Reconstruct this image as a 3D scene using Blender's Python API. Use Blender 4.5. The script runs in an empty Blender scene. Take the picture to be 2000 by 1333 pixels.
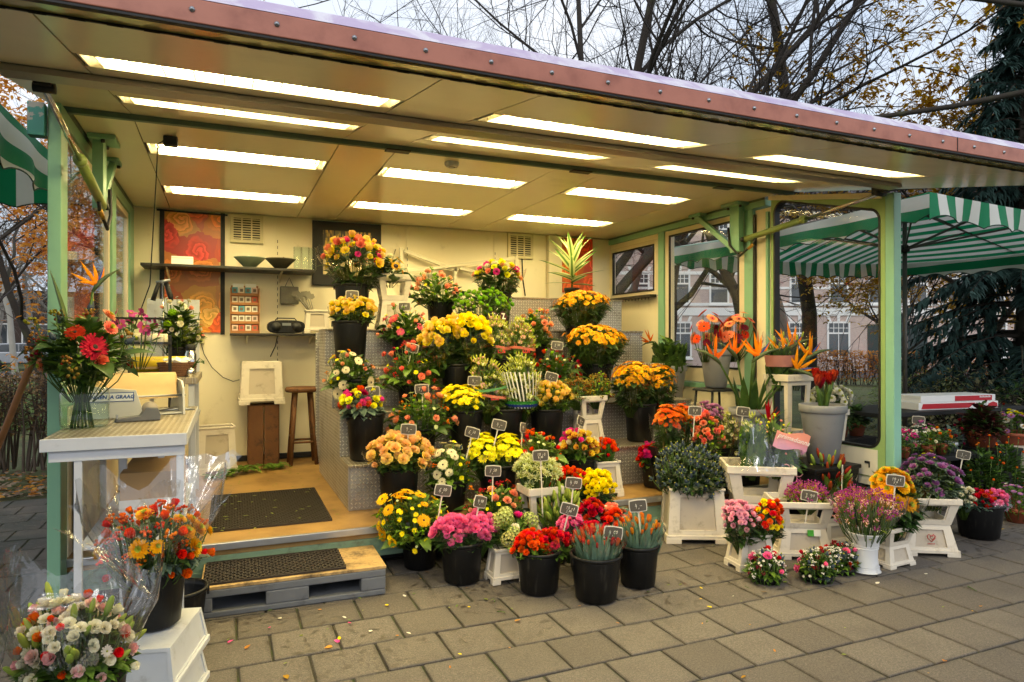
import bpy, bmesh, math, random
from mathutils import Vector, Matrix, Quaternion
R = math.radians
rnd = random.Random(7)
scene = bpy.context.scene
col = scene.collection

# ------------------------------------------------------------------ camera, sky, sun, exposure
CAM = Vector((0, 0, 1.45)); YAW = R(23.14)
cam_d = bpy.data.cameras.new('camera'); cam = bpy.data.objects.new('camera', cam_d); col.objects.link(cam)
cam.location = CAM; cam.rotation_euler = (R(90.15), 0, -YAW)
cam_d.sensor_width = 36; cam_d.lens = 36 * 1312.4 / 2000; cam_d.clip_start = .05; cam_d.clip_end = 600
scene.camera = cam

world = bpy.data.worlds.new('World'); scene.world = world; world.use_nodes = True
wt = world.node_tree; wt.nodes.clear()
def wn(t, **k):
    n = wt.nodes.new(t)
    for a, b in k.items(): setattr(n, a, b)
    return n
w_out = wn('ShaderNodeOutputWorld'); w_bg = wn('ShaderNodeBackground'); w_bg.inputs['Strength'].default_value = .1
w_sky = wn('ShaderNodeTexSky', sky_type='NISHITA', sun_disc=False)
SUN_EL, SUN_AZ = R(38), R(200)
w_sky.sun_elevation = SUN_EL; w_sky.sun_rotation = SUN_AZ; w_sky.air_density = 1.5; w_sky.dust_density = 3
w_tc = wn('ShaderNodeTexCoord'); w_nz = wn('ShaderNodeTexNoise'); w_nz.inputs['Scale'].default_value = 2.2; w_nz.inputs['Detail'].default_value = 6
w_nz.inputs['Roughness'].default_value = .55
w_rp = wn('ShaderNodeValToRGB')
w_rp.color_ramp.elements[0].position = .34; w_rp.color_ramp.elements[0].color = (.60, .70, .86, 1)
w_rp.color_ramp.elements[1].position = .66; w_rp.color_ramp.elements[1].color = (.97, .98, 1, 1)
w_sc = wn('ShaderNodeVectorMath', operation='SCALE'); w_sc.inputs['Scale'].default_value = 9.0
w_mx = wn('ShaderNodeMix', data_type='RGBA'); w_mx.inputs['Factor'].default_value = .88
wl = wt.links.new
wl(w_tc.outputs['Generated'], w_nz.inputs['Vector']); wl(w_nz.outputs['Fac'], w_rp.inputs['Fac']); wl(w_rp.outputs['Color'], w_sc.inputs[0])
wl(w_sky.outputs['Color'], w_mx.inputs['A']); wl(w_sc.outputs['Vector'], w_mx.inputs['B']); wl(w_mx.outputs['Result'], w_bg.inputs['Color'])
wl(w_bg.outputs['Background'], w_out.inputs['Surface'])

sun_d = bpy.data.lights.new('sun', 'SUN'); sun_d.energy = .5; sun_d.angle = R(20); sun_d.color = (1, .96, .9)
sun = bpy.data.objects.new('sun', sun_d); col.objects.link(sun)
# the sun stands behind the camera, high in the cloud
sun_dir = Vector((math.sin(SUN_AZ) * math.cos(SUN_EL), math.cos(SUN_AZ) * math.cos(SUN_EL), math.sin(SUN_EL)))
sun.rotation_euler = sun_dir.to_track_quat('Z', 'Y').to_euler()

vs = scene.view_settings
vs.view_transform = 'Standard'; vs.look = 'None'; vs.gamma = 1; vs.use_curve_mapping = False; vs.exposure = 0.55
scene.render.engine = 'CYCLES'
cy = scene.cycles
cy.max_bounces = 7; cy.diffuse_bounces = 3; cy.glossy_bounces = 3; cy.transmission_bounces = 3; cy.transparent_max_bounces = 14
cy.caustics_reflective = False; cy.caustics_refractive = False; cy.sample_clamp_indirect = 4.0; cy.blur_glossy = 1.0
cy.use_denoising = True
try: cy.denoiser = 'OPENIMAGEDENOISE'
except Exception: pass
cy.use_adaptive_sampling = True; cy.adaptive_threshold = .02
LAMP_STRENGTH = 31.0
LAMP_COLOR = (1.0, .81, .38)

# ------------------------------------------------------------------ colours and materials
def C(h):
    h = h.lstrip('#'); o = []
    for i in (0, 2, 4):
        c = int(h[i:i + 2], 16) / 255
        o.append(c / 12.92 if c <= .04045 else ((c + .055) / 1.055) ** 2.4)
    return tuple(o)

class NT:
    def __init__(s, name):
        s.m = bpy.data.materials.new(name); s.m.use_nodes = True; s.t = s.m.node_tree; s.t.nodes.clear()
        s.out = s.n('ShaderNodeOutputMaterial')
    def n(s, t, **k):
        x = s.t.nodes.new(t)
        for a, b in k.items(): setattr(x, a, b)
        return x
    def l(s, a, b): s.t.links.new(a, b)
    def inp(s, node, key, v):
        if hasattr(v, 'is_output') or isinstance(v, bpy.types.NodeSocket): s.l(v, node.inputs[key])
        else:
            if isinstance(v, tuple) and len(v) == 3 and node.inputs[key].type == 'RGBA': v = v + (1,)
            node.inputs[key].default_value = v
    def math(s, op, a, b=0.0, c=None):
        x = s.n('ShaderNodeMath', operation=op); s.inp(x, 0, a); s.inp(x, 1, b)
        if c is not None: s.inp(x, 2, c)
        return x.outputs[0]
    def mix(s, fac, a, b, mode='MIX'):
        x = s.n('ShaderNodeMix', data_type='RGBA', blend_type=mode); s.inp(x, 'Factor', fac); s.inp(x, 'A', a); s.inp(x, 'B', b)
        return x.outputs['Result']
    def noise(s, scale, detail=4, vec=None, rough=.55, dist=0):
        x = s.n('ShaderNodeTexNoise'); x.inputs['Scale'].default_value = scale; x.inputs['Detail'].default_value = detail
        x.inputs['Roughness'].default_value = rough; x.inputs['Distortion'].default_value = dist
        if vec is not None: s.l(vec, x.inputs['Vector'])
        return x.outputs['Fac']
    def ramp(s, fac, stops):
        x = s.n('ShaderNodeValToRGB'); e = x.color_ramp.elements
        while len(e) < len(stops): e.new(.5)
        for i, (p, c) in enumerate(stops): e[i].position = p; e[i].color = tuple(c) + (1,) if len(c) == 3 else c
        s.l(fac, x.inputs['Fac']); return x.outputs['Color']
    def smooth(s, v, a, b):
        x = s.n('ShaderNodeMapRange', interpolation_type='SMOOTHSTEP'); s.inp(x, 'Value', v); s.inp(x, 'From Min', a); s.inp(x, 'From Max', b)
        return x.outputs['Result']
    def obj(s): return s.n('ShaderNodeTexCoord').outputs['Object']
    def gen(s): return s.n('ShaderNodeTexCoord').outputs['Generated']
    def pos(s): return s.n('ShaderNodeNewGeometry').outputs['Position']
    def rand(s): return s.n('ShaderNodeObjectInfo').outputs['Random']
    def sep(s, v):
        x = s.n('ShaderNodeSeparateXYZ'); s.l(v, x.inputs[0]); return x.outputs
    def comb(s, x_, y_, z_=0.0):
        x = s.n('ShaderNodeCombineXYZ'); s.inp(x, 0, x_); s.inp(x, 1, y_); s.inp(x, 2, z_); return x.outputs[0]
    def bump(s, h, strength=.3, dist=.01):
        x = s.n('ShaderNodeBump'); x.inputs['Strength'].default_value = strength; x.inputs['Distance'].default_value = dist
        s.l(h, x.inputs['Height']); return x.outputs['Normal']
    def hsv(s, colr, h=.5, sa=1., v=1.):
        x = s.n('ShaderNodeHueSaturation'); s.inp(x, 'Hue', h); s.inp(x, 'Saturation', sa); s.inp(x, 'Value', v); s.inp(x, 'Color', colr); return x.outputs[0]
    def pbr(s, colr, rough=.5, metal=0., normal=None, spec=.5, transl=0., alpha=None):
        p = s.n('ShaderNodeBsdfPrincipled'); s.inp(p, 'Base Color', colr); s.inp(p, 'Roughness', rough); s.inp(p, 'Metallic', metal)
        p.inputs['Specular IOR Level'].default_value = spec
        if normal is not None: s.l(normal, p.inputs['Normal'])
        o = p.outputs[0]
        if transl > 0:
            t = s.n('ShaderNodeBsdfTranslucent'); s.inp(t, 'Color', colr); mx = s.n('ShaderNodeMixShader'); mx.inputs[0].default_value = transl
            s.l(o, mx.inputs[1]); s.l(t.outputs[0], mx.inputs[2]); o = mx.outputs[0]
        s.l(o, s.out.inputs['Surface']); return s.m

_mc = {}
def mat(name, c, rough=.5, metal=0., var=.12, scale=14., bump=.0, bscale=60., dirt=None, dscale=4., dlo=.5, dhi=.75, spec=.5, transl=0., rv=0., world_space=False):
    """plain painted / plastic / metal surface with uneven tone, optional grime and fine relief"""
    if name in _mc: return _mc[name]
    n = NT(name); co = n.pos() if world_space else n.obj()
    f = n.noise(scale, 5, co)
    c = C(c) if isinstance(c, str) else c
    cc = n.mix(n.math('MULTIPLY', f, 1.0), tuple(x * (1 - var) for x in c), tuple(min(1, x * (1 + var)) for x in c))
    if dirt:
        d = n.smooth(n.noise(dscale, 7, co, .65), dlo, dhi); cc = n.mix(d, cc, C(dirt) if isinstance(dirt, str) else dirt)
    if rv: cc = n.hsv(cc, v=n.math('ADD', 1 - rv / 2, n.math('MULTIPLY', n.rand(), rv)))
    nb = n.bump(n.noise(bscale, 4, co), bump, .004) if bump else None
    rr = n.math('ADD', rough - .06, n.math('MULTIPLY', n.noise(scale * 2, 3, co), .12))
    _mc[name] = n.pbr(cc, rr, metal, nb, spec, transl); return _mc[name]

def petal_mat(name, inner, outer=None, hv=.035, vv=.3, transl=.25, lo=.15, hi=.9, rough=.6, radial=False):
    if name in _mc: return _mc[name]
    n = NT(name); inner = C(inner); outer = C(outer) if outer else tuple(min(1, x * 1.15) for x in inner)
    co = n.obj(); g = n.sep(co)
    f = n.math('POWER', n.math('ADD', n.math('MULTIPLY', g[0], g[0]), n.math('MULTIPLY', g[1], g[1])), .5) if radial else g[2]
    f = n.smooth(n.math('ADD', f, n.math('MULTIPLY', n.noise(7, 3, co), .12)), lo * .6, hi * .6)
    cc = n.mix(f, inner, outer); rd = n.rand()
    cc = n.hsv(cc, h=n.math('ADD', .5 - hv / 2, n.math('MULTIPLY', rd, hv)), sa=1.08, v=n.math('ADD', 1 - vv / 2, n.math('MULTIPLY', n.math('FRACT', n.math('MULTIPLY', rd, 7.31)), vv)))
    _mc[name] = n.pbr(cc, rough, transl=transl, spec=.25); return _mc[name]

def leaf_mat(name, a, b, rough=.42, transl=.22, scale=9.):
    if name in _mc: return _mc[name]
    n = NT(name); f = n.noise(scale, 3, n.pos()); cc = n.mix(n.smooth(f, .3, .7), C(a), C(b))
    cc = n.hsv(cc, v=n.math('ADD', .85, n.math('MULTIPLY', n.rand(), .3)))
    _mc[name] = n.pbr(cc, rough, transl=transl, spec=.4); return _mc[name]

def glass_mat(name, tint=(1, 1, 1), base=.05, edge=.55, rough=.0, streak=0.0):
    if name in _mc: return _mc[name]
    n = NT(name); t = n.n('ShaderNodeBsdfTransparent'); n.inp(t, 'Color', tint); g = n.n('ShaderNodeBsdfGlossy'); g.inputs['Roughness'].default_value = rough
    lw_ = n.n('ShaderNodeLayerWeight'); lw_.inputs['Blend'].default_value = .5
    f = n.math('ADD', n.math('MULTIPLY', n.math('POWER', lw_.outputs['Facing'], 5.), edge), base)
    if streak:
        q = n.sep(n.obj()); co = n.comb(n.math('MULTIPLY', q[0], 2.6), n.math('MULTIPLY', q[1], 2.6), n.math('MULTIPLY', q[2], .7)); nb = n.noise(5, 3, co, .5, .8); nrm = n.bump(nb, .55, .03); n.l(nrm, g.inputs['Normal'])
        f = n.math('ADD', f, n.math('MULTIPLY', n.smooth(n.noise(8, 3, co, .5, 1.4), .60, .72), streak))
    mx = n.n('ShaderNodeMixShader'); n.l(f, mx.inputs[0]); n.l(t.outputs[0], mx.inputs[1]); n.l(g.outputs[0], mx.inputs[2]); n.l(mx.outputs[0], n.out.inputs['Surface'])
    _mc[name] = n.m; return n.m

def emit_mat(name, c, s):
    if name in _mc: return _mc[name]
    n = NT(name); e = n.n('ShaderNodeEmission'); n.inp(e, 'Color', c); e.inputs['Strength'].default_value = s; n.l(e.outputs[0], n.out.inputs['Surface'])
    _mc[name] = n.m; return n.m

# ------------------------------------------------------------------ mesh building
class MB:
    def __init__(s): s.v = []; s.f = []; s.m = []; s.sm = []
    def add(s, vs, fs, mi=0, smooth=False):
        b = len(s.v); s.v.extend([tuple(v) for v in vs])
        for f in fs: s.f.append(tuple(b + i for i in f)); s.m.append(mi); s.sm.append(smooth)
        return s
    def quad(s, a, b, c, d, mi=0): return s.add([a, b, c, d], [(0, 1, 2, 3)], mi)
    def box(s, x0, x1, y0, y1, z0, z1, mi=0, M=None):
        vs = [Vector((x, y, z)) for z in (z0, z1) for y in (y0, y1) for x in (x0, x1)]
        if M is not None: vs = [M @ v for v in vs]
        return s.add(vs, [(0, 2, 3, 1), (4, 5, 7, 6), (0, 1, 5, 4), (2, 6, 7, 3), (0, 4, 6, 2), (1, 3, 7, 5)], mi)
    def cbox(s, x0, x1, y0, y1, z0, z1, c=.006, mi=0):
        """box with chamfered vertical and top edges"""
        def ring(d, z): return [(x0 + d + c, y0 + d, z), (x1 - d - c, y0 + d, z), (x1 - d, y0 + d + c, z), (x1 - d, y1 - d - c, z), (x1 - d - c, y1 - d, z), (x0 + d + c, y1 - d, z), (x0 + d, y1 - d - c, z), (x0 + d, y0 + d + c, z)]
        vs = ring(0, z0) + ring(0, z1 - c) + ring(c, z1); n = 8; fs = []
        for k in range(2):
            for i in range(n): fs.append((k * n + i, k * n + (i + 1) % n, (k + 1) * n + (i + 1) % n, (k + 1) * n + i))
        fs.append(tuple(range(2 * n, 3 * n))); fs.append(tuple(reversed(range(n))))
        return s.add(vs, fs, mi)
    def bar(s, a, b, w, h, mi=0, up=(0, 0, 1)):
        a, b = Vector(a), Vector(b); d = (b - a); L = d.length; d.normalize(); u = Vector(up)
        if abs(d.dot(u)) > .98: u = Vector((1, 0, 0))
        x = d.cross(u).normalized(); y = x.cross(d).normalized(); vs = []
        for p in (a, b):
            for sx, sy in ((-1, -1), (1, -1), (1, 1), (-1, 1)): vs.append(p + x * sx * w / 2 + y * sy * h / 2)
        return s.add(vs, [(3, 2, 1, 0), (4, 5, 6, 7), (0, 1, 5, 4), (1, 2, 6, 5), (2, 3, 7, 6), (3, 0, 4, 7)], mi)
    def tube(s, pts, rad, n=8, mi=0, cap=True, smooth=True):
        pts = [Vector(p) for p in pts]; k = len(pts)
        if not hasattr(rad, '__len__'): rad = [rad] * k
        vs = []; prev = None
        for i, p in enumerate(pts):
            d = (pts[min(i + 1, k - 1)] - pts[max(i - 1, 0)])
            if d.length < 1e-9: d = Vector((0, 0, 1))
            d.normalize()
            if prev is None:
                u = Vector((0, 0, 1)) if abs(d.z) < .9 else Vector((1, 0, 0)); x = d.cross(u).normalized()
            else:
                x = prev - d * prev.dot(d)
                x = x.normalized() if x.length > 1e-6 else d.orthogonal().normalized()
            prev = x; y = d.cross(x)
            for j in range(n):
                a = 2 * math.pi * j / n; vs.append(p + (x * math.cos(a) + y * math.sin(a)) * rad[i])
        fs = [(i * n + j, i * n + (j + 1) % n, (i + 1) * n + (j + 1) % n, (i + 1) * n + j) for i in range(k - 1) for j in range(n)]
        if cap and n > 2: fs.append(tuple(reversed(range(n)))); fs.append(tuple((k - 1) * n + j for j in range(n)))
        return s.add(vs, fs, mi, smooth)
    def lathe(s, prof, n=24, mi=0, c=(0, 0, 0), smooth=True, sx=1., sy=1.):
        vs = []; 
        for r, z in prof:
            for j in range(n):
                a = 2 * math.pi * j / n; vs.append((c[0] + r * math.cos(a) * sx, c[1] + r * math.sin(a) * sy, c[2] + z))
        fs = [(i * n + j, i * n + (j + 1) % n, (i + 1) * n + (j + 1) % n, (i + 1) * n + j) for i in range(len(prof) - 1) for j in range(n)]
        return s.add(vs, fs, mi, smooth)
    def disc(s, r, z, n=24, mi=0, c=(0, 0), up=True):
        vs = [(c[0] + r * math.cos(2 * math.pi * j / n), c[1] + r * math.sin(2 * math.pi * j / n), z) for j in range(n)]
        return s.add(vs, [tuple(range(n)) if up else tuple(reversed(range(n)))], mi)
    def ball(s, c, r, mi=0, seg=6, rings=4, sz=1., smooth=True):
        c = Vector(c); vs = [c + Vector((0, 0, -r * sz))]; fs = []
        for i in range(1, rings):
            t = math.pi * i / rings
            for j in range(seg):
                a = 2 * math.pi * j / seg; vs.append(c + Vector((r * math.sin(t) * math.cos(a), r * math.sin(t) * math.sin(a), -r * math.cos(t) * sz)))
        vs.append(c + Vector((0, 0, r * sz))); last = len(vs) - 1
        for j in range(seg): fs.append((0, 1 + (j + 1) % seg, 1 + j)); fs.append((last, 1 + (rings - 2) * seg + j, 1 + (rings - 2) * seg + (j + 1) % seg))
        for i in range(rings - 2):
            for j in range(seg): fs.append((1 + i * seg + j, 1 + i * seg + (j + 1) % seg, 1 + (i + 1) * seg + (j + 1) % seg, 1 + (i + 1) * seg + j))
        return s.add(vs, fs, mi, smooth)
    def prism(s, poly, y0, y1, mi=0, axis='y', M=None):
        """extrude a polygon given in (x,z) along y (or (y,z) along x, (x,y) along z)"""
        def p(q, t): return Vector({'y': (q[0], t, q[1]), 'x': (t, q[0], q[1]), 'z': (q[0], q[1], t)}[axis])
        n = len(poly); vs = [p(q, y0) for q in poly] + [p(q, y1) for q in poly]
        if M is not None: vs = [M @ v for v in vs]
        fs = [tuple(range(n)), tuple(reversed(range(n, 2 * n)))] + [(i, n + i, n + (i + 1) % n, (i + 1) % n) for i in range(n)]
        return s.add(vs, fs, mi)
    def leaf(s, p, d, up, L, w, bend=.25, mi=0, seg=3):
        """a pointed blade from p along d"""
        p, d, up = Vector(p), Vector(d).normalized(), Vector(up); x = d.cross(up)
        x = x.normalized() if x.length > 1e-4 else d.orthogonal().normalized()
        nn = x.cross(d).normalized(); vs = []; fs = []
        for i in range(seg + 1):
            t = i / seg; c = p + d * L * t - Vector((0, 0, 1)) * bend * L * t * t
            ww = w * .5 * math.sin(math.pi * min(1, .12 + .88 * t) ** .8) if i < seg else 0
            if i < seg: vs += [c - x * ww + nn * ww * .35, c, c + x * ww + nn * ww * .35]
            else: vs += [c]
        for i in range(seg - 1): b = i * 3; fs += [(b, b + 1, b + 4, b + 3), (b + 1, b + 2, b + 5, b + 4)]
        b = (seg - 1) * 3; fs += [(b, b + 1, b + 3), (b + 1, b + 2, b + 3)]
        return s.add(vs, fs, mi, True)
    def mesh(s, name, mats):
        me = bpy.data.meshes.new(name); me.from_pydata(s.v, [], s.f)
        mats = mats if isinstance(mats, (list, tuple)) else [mats]
        for m in mats: me.materials.append(m)
        me.polygons.foreach_set('material_index', s.m); me.polygons.foreach_set('use_smooth', s.sm); me.update(); return me
    def build(s, name, mats, parent=None, bevel=0, kind=None, loc=None, rot=None, fix=True):
        me = s.mesh(name, mats)
        if fix:
            bm = bmesh.new(); bm.from_mesh(me); bmesh.ops.recalc_face_normals(bm, faces=bm.faces); bm.to_mesh(me); bm.free()
        return link(name, me, parent, bevel, kind, loc, rot)

def link(name, me, parent=None, bevel=0, kind=None, loc=None, rot=None, scale=None):
    o = bpy.data.objects.new(name, me); col.objects.link(o)
    if parent is not None: o.parent = parent
    if loc is not None: o.location = loc
    if rot is not None: o.rotation_euler = rot
    if scale is not None: o.scale = scale
    if bevel:
        b = o.modifiers.new('b', 'BEVEL'); b.width = bevel; b.segments = 2; b.limit_method = 'ANGLE'; b.angle_limit = R(40)
    if kind: o['kind'] = kind
    return o
def tag(o, label, cat, group=None, kind=None):
    o['label'] = label; o['category'] = cat
    if group: o['group'] = group
    if kind: o['kind'] = kind
    return o
def thing(name, label, cat, loc=(0, 0, 0), rz=0, group=None):
    o = bpy.data.objects.new(name, None); col.objects.link(o); o.empty_display_size = .1
    o.location = loc; o.rotation_euler = (0, 0, rz); return tag(o, label, cat, group)
def text_mesh(body, size, mt, extrude=.0006, name='lettering', bold=0.0, shear=0.0):
    cu = bpy.data.curves.new(name, 'FONT'); cu.body = body; cu.size = size; cu.extrude = extrude; cu.align_x = 'CENTER'; cu.align_y = 'CENTER'
    cu.offset = bold; cu.resolution_u = 2; cu.shear = shear
    ob = bpy.data.objects.new(name, cu); col.objects.link(ob); dg = bpy.context.evaluated_depsgraph_get(); dg.update()
    me = bpy.data.meshes.new_from_object(ob.evaluated_get(dg)); bpy.data.objects.remove(ob); bpy.data.curves.remove(cu)
    me.materials.clear(); me.materials.append(mt); me.name = name; return me

# shared materials
M_green = mat('kiosk_green_paint', '#7fae8f', .38, var=.10, scale=3, dirt='#5a6f5c', dscale=5, dlo=.6, dhi=.85)
M_pale = mat('pale_outer_panel', '#ddd8c8', .42, var=.05, scale=2, dirt='#b3a587', dscale=3, dlo=.62, dhi=.95)
M_cream = mat('cream_wall_panel', '#efe4c4', .42, var=.05, scale=2, dirt='#a8966c', dscale=5, dlo=.56, dhi=.92)
M_ceil = mat('cream_ceiling_panel', '#f7ecca', .2, var=.04, scale=1.5, dirt='#c0b494', dscale=2, dlo=.6, dhi=.95)
M_dark = mat('dark_gasket', '#141414', .55)
n_ = NT('black_plastic'); q_ = n_.sep(n_.obj()); rd_ = n_.n('ShaderNodeObjectInfo').outputs['Random']
dr1 = n_.noise(1, 4, n_.comb(n_.math('ADD', n_.math('MULTIPLY', q_[0], 42.), n_.math('MULTIPLY', rd_, 90.)), n_.math('MULTIPLY', q_[1], 42.), n_.math('MULTIPLY', q_[2], 5.)))
sc1 = n_.noise(60, 4, n_.obj(), .7)
cc_ = n_.mix(n_.math('MULTIPLY', n_.smooth(dr1, .56, .74), .55), C('#08090b'), C('#3a3831')); cc_ = n_.mix(n_.math('MULTIPLY', n_.smooth(sc1, .60, .72), .5), cc_, C('#302f2c'))
M_black = n_.pbr(cc_, n_.math('ADD', .34, n_.math('MULTIPLY', dr1, .25)), spec=.35, normal=n_.bump(n_.noise(90, 3, n_.obj()), .1, .003)); _mc['black_plastic'] = M_black
M_blackflat = mat('black_flat', '#0b0b0c', .6)
M_grey = mat('grey_bucket_plastic', '#7d7f84', .5, var=.12, scale=8, dirt='#5f6064', dscale=7, dlo=.55, dhi=.8)
M_white = mat('white_plastic', '#d3d5d6', .45, var=.08, dirt='#8d8676', dscale=8, dlo=.52, dhi=.85, bump=.1, bscale=40)
M_crate = mat('cream_crate_plastic', '#dcd2c0', .5, var=.08, scale=9, dirt='#7d6c50', dscale=9, dlo=.52, dhi=.85)
M_crate_panel = mat('crate_panel', '#bdb19e', .55, var=.08, scale=9, dirt='#7d6f58', dscale=11, dlo=.52, dhi=.85)
M_alu = mat('aluminium', '#b9bcc2', .32, metal=.85, var=.08, scale=20, dirt='#6d6f70', dscale=8, dlo=.6, dhi=.9)
M_steel = mat('steel', '#9fa2a6', .3, metal=.9, var=.1)
M_chrome = mat('chrome', '#d8d8d8', .12, metal=1., var=.05)
M_wood = mat('wood_pole', '#8a5a32', .6, var=.3, scale=18)
M_shelf = mat('dark_shelf', '#232019', .5)
M_whiteprint = mat('white_print', '#f2f0e8', .6, var=.03)
M_signb = mat('sign_border', '#e0d8c4', .5, var=.05)
M_chalk = mat('chalk_pen', '#ece8da', .6, var=.02)
M_slate = mat('sign_slate', '#5a544a', .35, var=.15)  # dark boards lightened in colour for the lamps reflected in them
M_cello = glass_mat('cellophane', (.97, .975, .98), .06, .7, .06, .38)
M_film = glass_mat('stiff_film', (.95, .96, .97), .13, .8, .10, .35)
M_glass = glass_mat('window_glass', (.97, .98, .97), .035, .9)
M_jar = glass_mat('jar_glass', (.93, .97, .96), .035, 1.0, .01)
# ------------------------------------------------------------------ ground
n = NT('ground_earth'); co = n.pos()
gc = n.mix(n.smooth(n.noise(.6, 6, co), .4, .6), C('#4a5230'), C('#5f6a3a')); gc = n.mix(n.smooth(n.noise(9, 5, co), .5, .75), gc, C('#6b5a40'))
M_ground = n.pbr(gc, .9, normal=n.bump(n.noise(25, 5, co), .6, .05))
g = MB(); g.quad((-200, -60, -.03), (260, -60, -.03), (260, 320, -.03), (-200, 320, -.03))
g.build('ground', M_ground, kind='structure')['label'] = 'park lawn and earth around the kiosk'

n = NT('joint_sand'); co = n.pos()
M_joint = n.pbr(n.mix(n.smooth(n.noise(5, 5, co), .45, .6), C('#38352a'), C('#3d4526')), .95, normal=n.bump(n.noise(120, 3, co), .5, .01))
g = MB(); g.quad((-9, -3, -.011), (16, -3, -.011), (16, 7.55, -.011), (-9, 7.55, -.011))
pavement = g.build('pavement', M_joint, kind='structure')

n = NT('concrete_tile'); co = n.pos(); p = n.sep(co)
base = n.mix(n.rand(), C('#605952'), C('#716a61'))
base = n.mix(n.smooth(n.noise(260, 3, co), .42, .66), n.hsv(base, v=.74), n.hsv(base, v=1.26))
base = n.mix(n.math('MULTIPLY', n.smooth(n.noise(3.1, 6, co), .45, .75), .45), base, C('#4f4943'))
base = n.mix(n.smooth(n.noise(95, 4, co, .65), .40, .64), n.hsv(base, v=.82), n.hsv(base, v=1.14))
oc_ = n.sep(n.obj()); ed = n.smooth(n.math('ADD', n.math('MAXIMUM', n.math('ABSOLUTE', oc_[0]), n.math('ABSOLUTE', oc_[1])), n.math('MULTIPLY', n.noise(14, 5, co, .65), .06)), .150, .182)
base = n.mix(n.math('MULTIPLY', ed, .34), base, C('#37342a'))                # soil and moss creeping in from the joints
base = n.mix(n.math('MULTIPLY', n.smooth(n.noise(1.1, 5, co, .6), .5, .72), .35), base, C('#46413a'))
left = n.smooth(p[0], -.75, -1.5)                                        # tiles left of the kiosk darkened in colour, standing in for unlit ground
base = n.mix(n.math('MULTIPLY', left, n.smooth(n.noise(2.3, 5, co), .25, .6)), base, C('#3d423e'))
drip = n.smooth(n.noise(23, 2, co, .45), .565, .62)                      # water spilt in front of the step and the buckets
near = n.math('MULTIPLY', n.smooth(p[1], 2.3, 3.3), n.smooth(n.noise(1.7, 3, co), .42, .55))
base = n.mix(n.math('MULTIPLY', n.math('MULTIPLY', drip, near), .8), base, C('#332b22'))
wet = n.math('MULTIPLY', drip, near)
M_tile = n.pbr(base, n.math('SUBTRACT', .78, n.math('MULTIPLY', wet, .35)), normal=n.bump(n.noise(140, 5, co, .7), .55, .005))
tile_b = MB(); tile_b.cbox(-.1478, .1478, -.1458, .1458, -.045, 0, .004); tile_me = tile_b.mesh('tile', M_tile)
tiles = []; PX, PY, Y0 = .3065, .302, 3.555
for r in range(-22, 14):
    yc = Y0 + PY * r + PY / 2
    if yc > 7.45 or yc < -1: continue
    x0 = .055 if r % 2 == 0 else .205
    for k in range(-22, 36):
        xc = x0 + PX * k + PX / 2
        D = xc * math.sin(YAW) + yc * math.cos(YAW); S = xc * math.cos(YAW) - yc * math.sin(YAW)
        hidden = -.5 < xc < 4.2 and yc > 4.75
        vis = D > 1.2 and abs(S) < D * .80 + .25 and D * .53 > 1.2 and not hidden
        tiles.append((0 if vis else 1, D, xc, yc))
tiles.sort(); rest = MB()
for i, (h, D, x, y) in enumerate(tiles):
    dz = rnd.uniform(-.003, .001)
    if i < 300:
        link('tile', tile_me, pavement, loc=(x, y, dz), rot=(rnd.gauss(0, .003), rnd.gauss(0, .003), rnd.gauss(0, .004)))
    elif D > 0: rest.cbox(x - .1478, x + .1478, y - .1458, y + .1458, -.045, dz, .004)
rest.build('far_tiles', M_tile, pavement, kind='stuff')

# ------------------------------------------------------------------ kiosk shell
FS = .183
def fz(y): return 2.73 + (y - 4.3) * FS
kiosk = thing('flower_kiosk', 'cream and green market trailer kiosk with raised flap and lit display', 'kiosk', (0, 0, 0))
n = NT('plywood_floor'); co = n.pos()
M_floor = n.pbr(n.mix(n.smooth(n.noise(3, 7, co, .65), .35, .75), C('#a8834a'), C('#7a5a30')), .45, normal=n.bump(n.noise(30, 5, co), .15, .004))
g = MB(); g.box(-.82, 4.42, 4.315, 7.24, .2, .27); deck = g.build('deck', M_floor, kiosk)
g = MB(); g.box(-.82, 4.42, 4.285, 4.313, .235, .276); g.build('deck_edge_trim', M_alu, deck, .003)
M_skirt = mat('green_skirt', '#6d8a74', .5, var=.15, scale=4, dirt='#4b3d2c', dscale=5, dlo=.45, dhi=.7)
g = MB(); g.box(-.82, 4.42, 4.30, 4.34, .085, .2); g.box(-.82, 4.42, 4.295, 4.312, .085, .115); g.build('skirt', M_skirt, kiosk, .003)
g = MB(); g.box(-.7, 4.3, 4.5, 4.6, .0, .2); g.box(-.7, 4.3, 6.6, 6.7, .0, .2); g.build('chassis', M_blackflat, kiosk)
# back wall in panels with cover strips
bw = MB(); bw.box(-.85, 4.45, 7.215, 7.26, .2, 2.85); back = bw.build('back_wall', M_cream, kiosk)
xs = [-.8, .49, 1.83, 2.86, 3.52]
for a, b in zip(xs, xs[1:]):
    g = MB(); g.box(a + .004, b - .004, 7.2, 7.2145, .275, 2.72); g.build('wall_panel', M_cream, back, .002)
for x in xs[1:4]:
    g = MB(); g.box(x - .012, x + .012, 7.188, 7.2, 1.1, 2.70)
    for k in range(22): g.box(x - .003, x + .003, 7.186, 7.1885, 1.2 + k * .06, 1.23 + k * .06, 1)
    g.build('slotted_rail', [M_cream, M_dark], back)
g = MB(); g.box(3.52, 3.68, 7.12, 7.2, .275, 2.72); g.box(3.68, 4.39, 7.165, 7.2, .275, 2.72); g.build('corner_column', M_cream, back, .003)
g = MB(); g.box(-.79, 4.38, 7.182, 7.198, .275, .33); g.build('skirting_board', M_dark, back)

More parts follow.
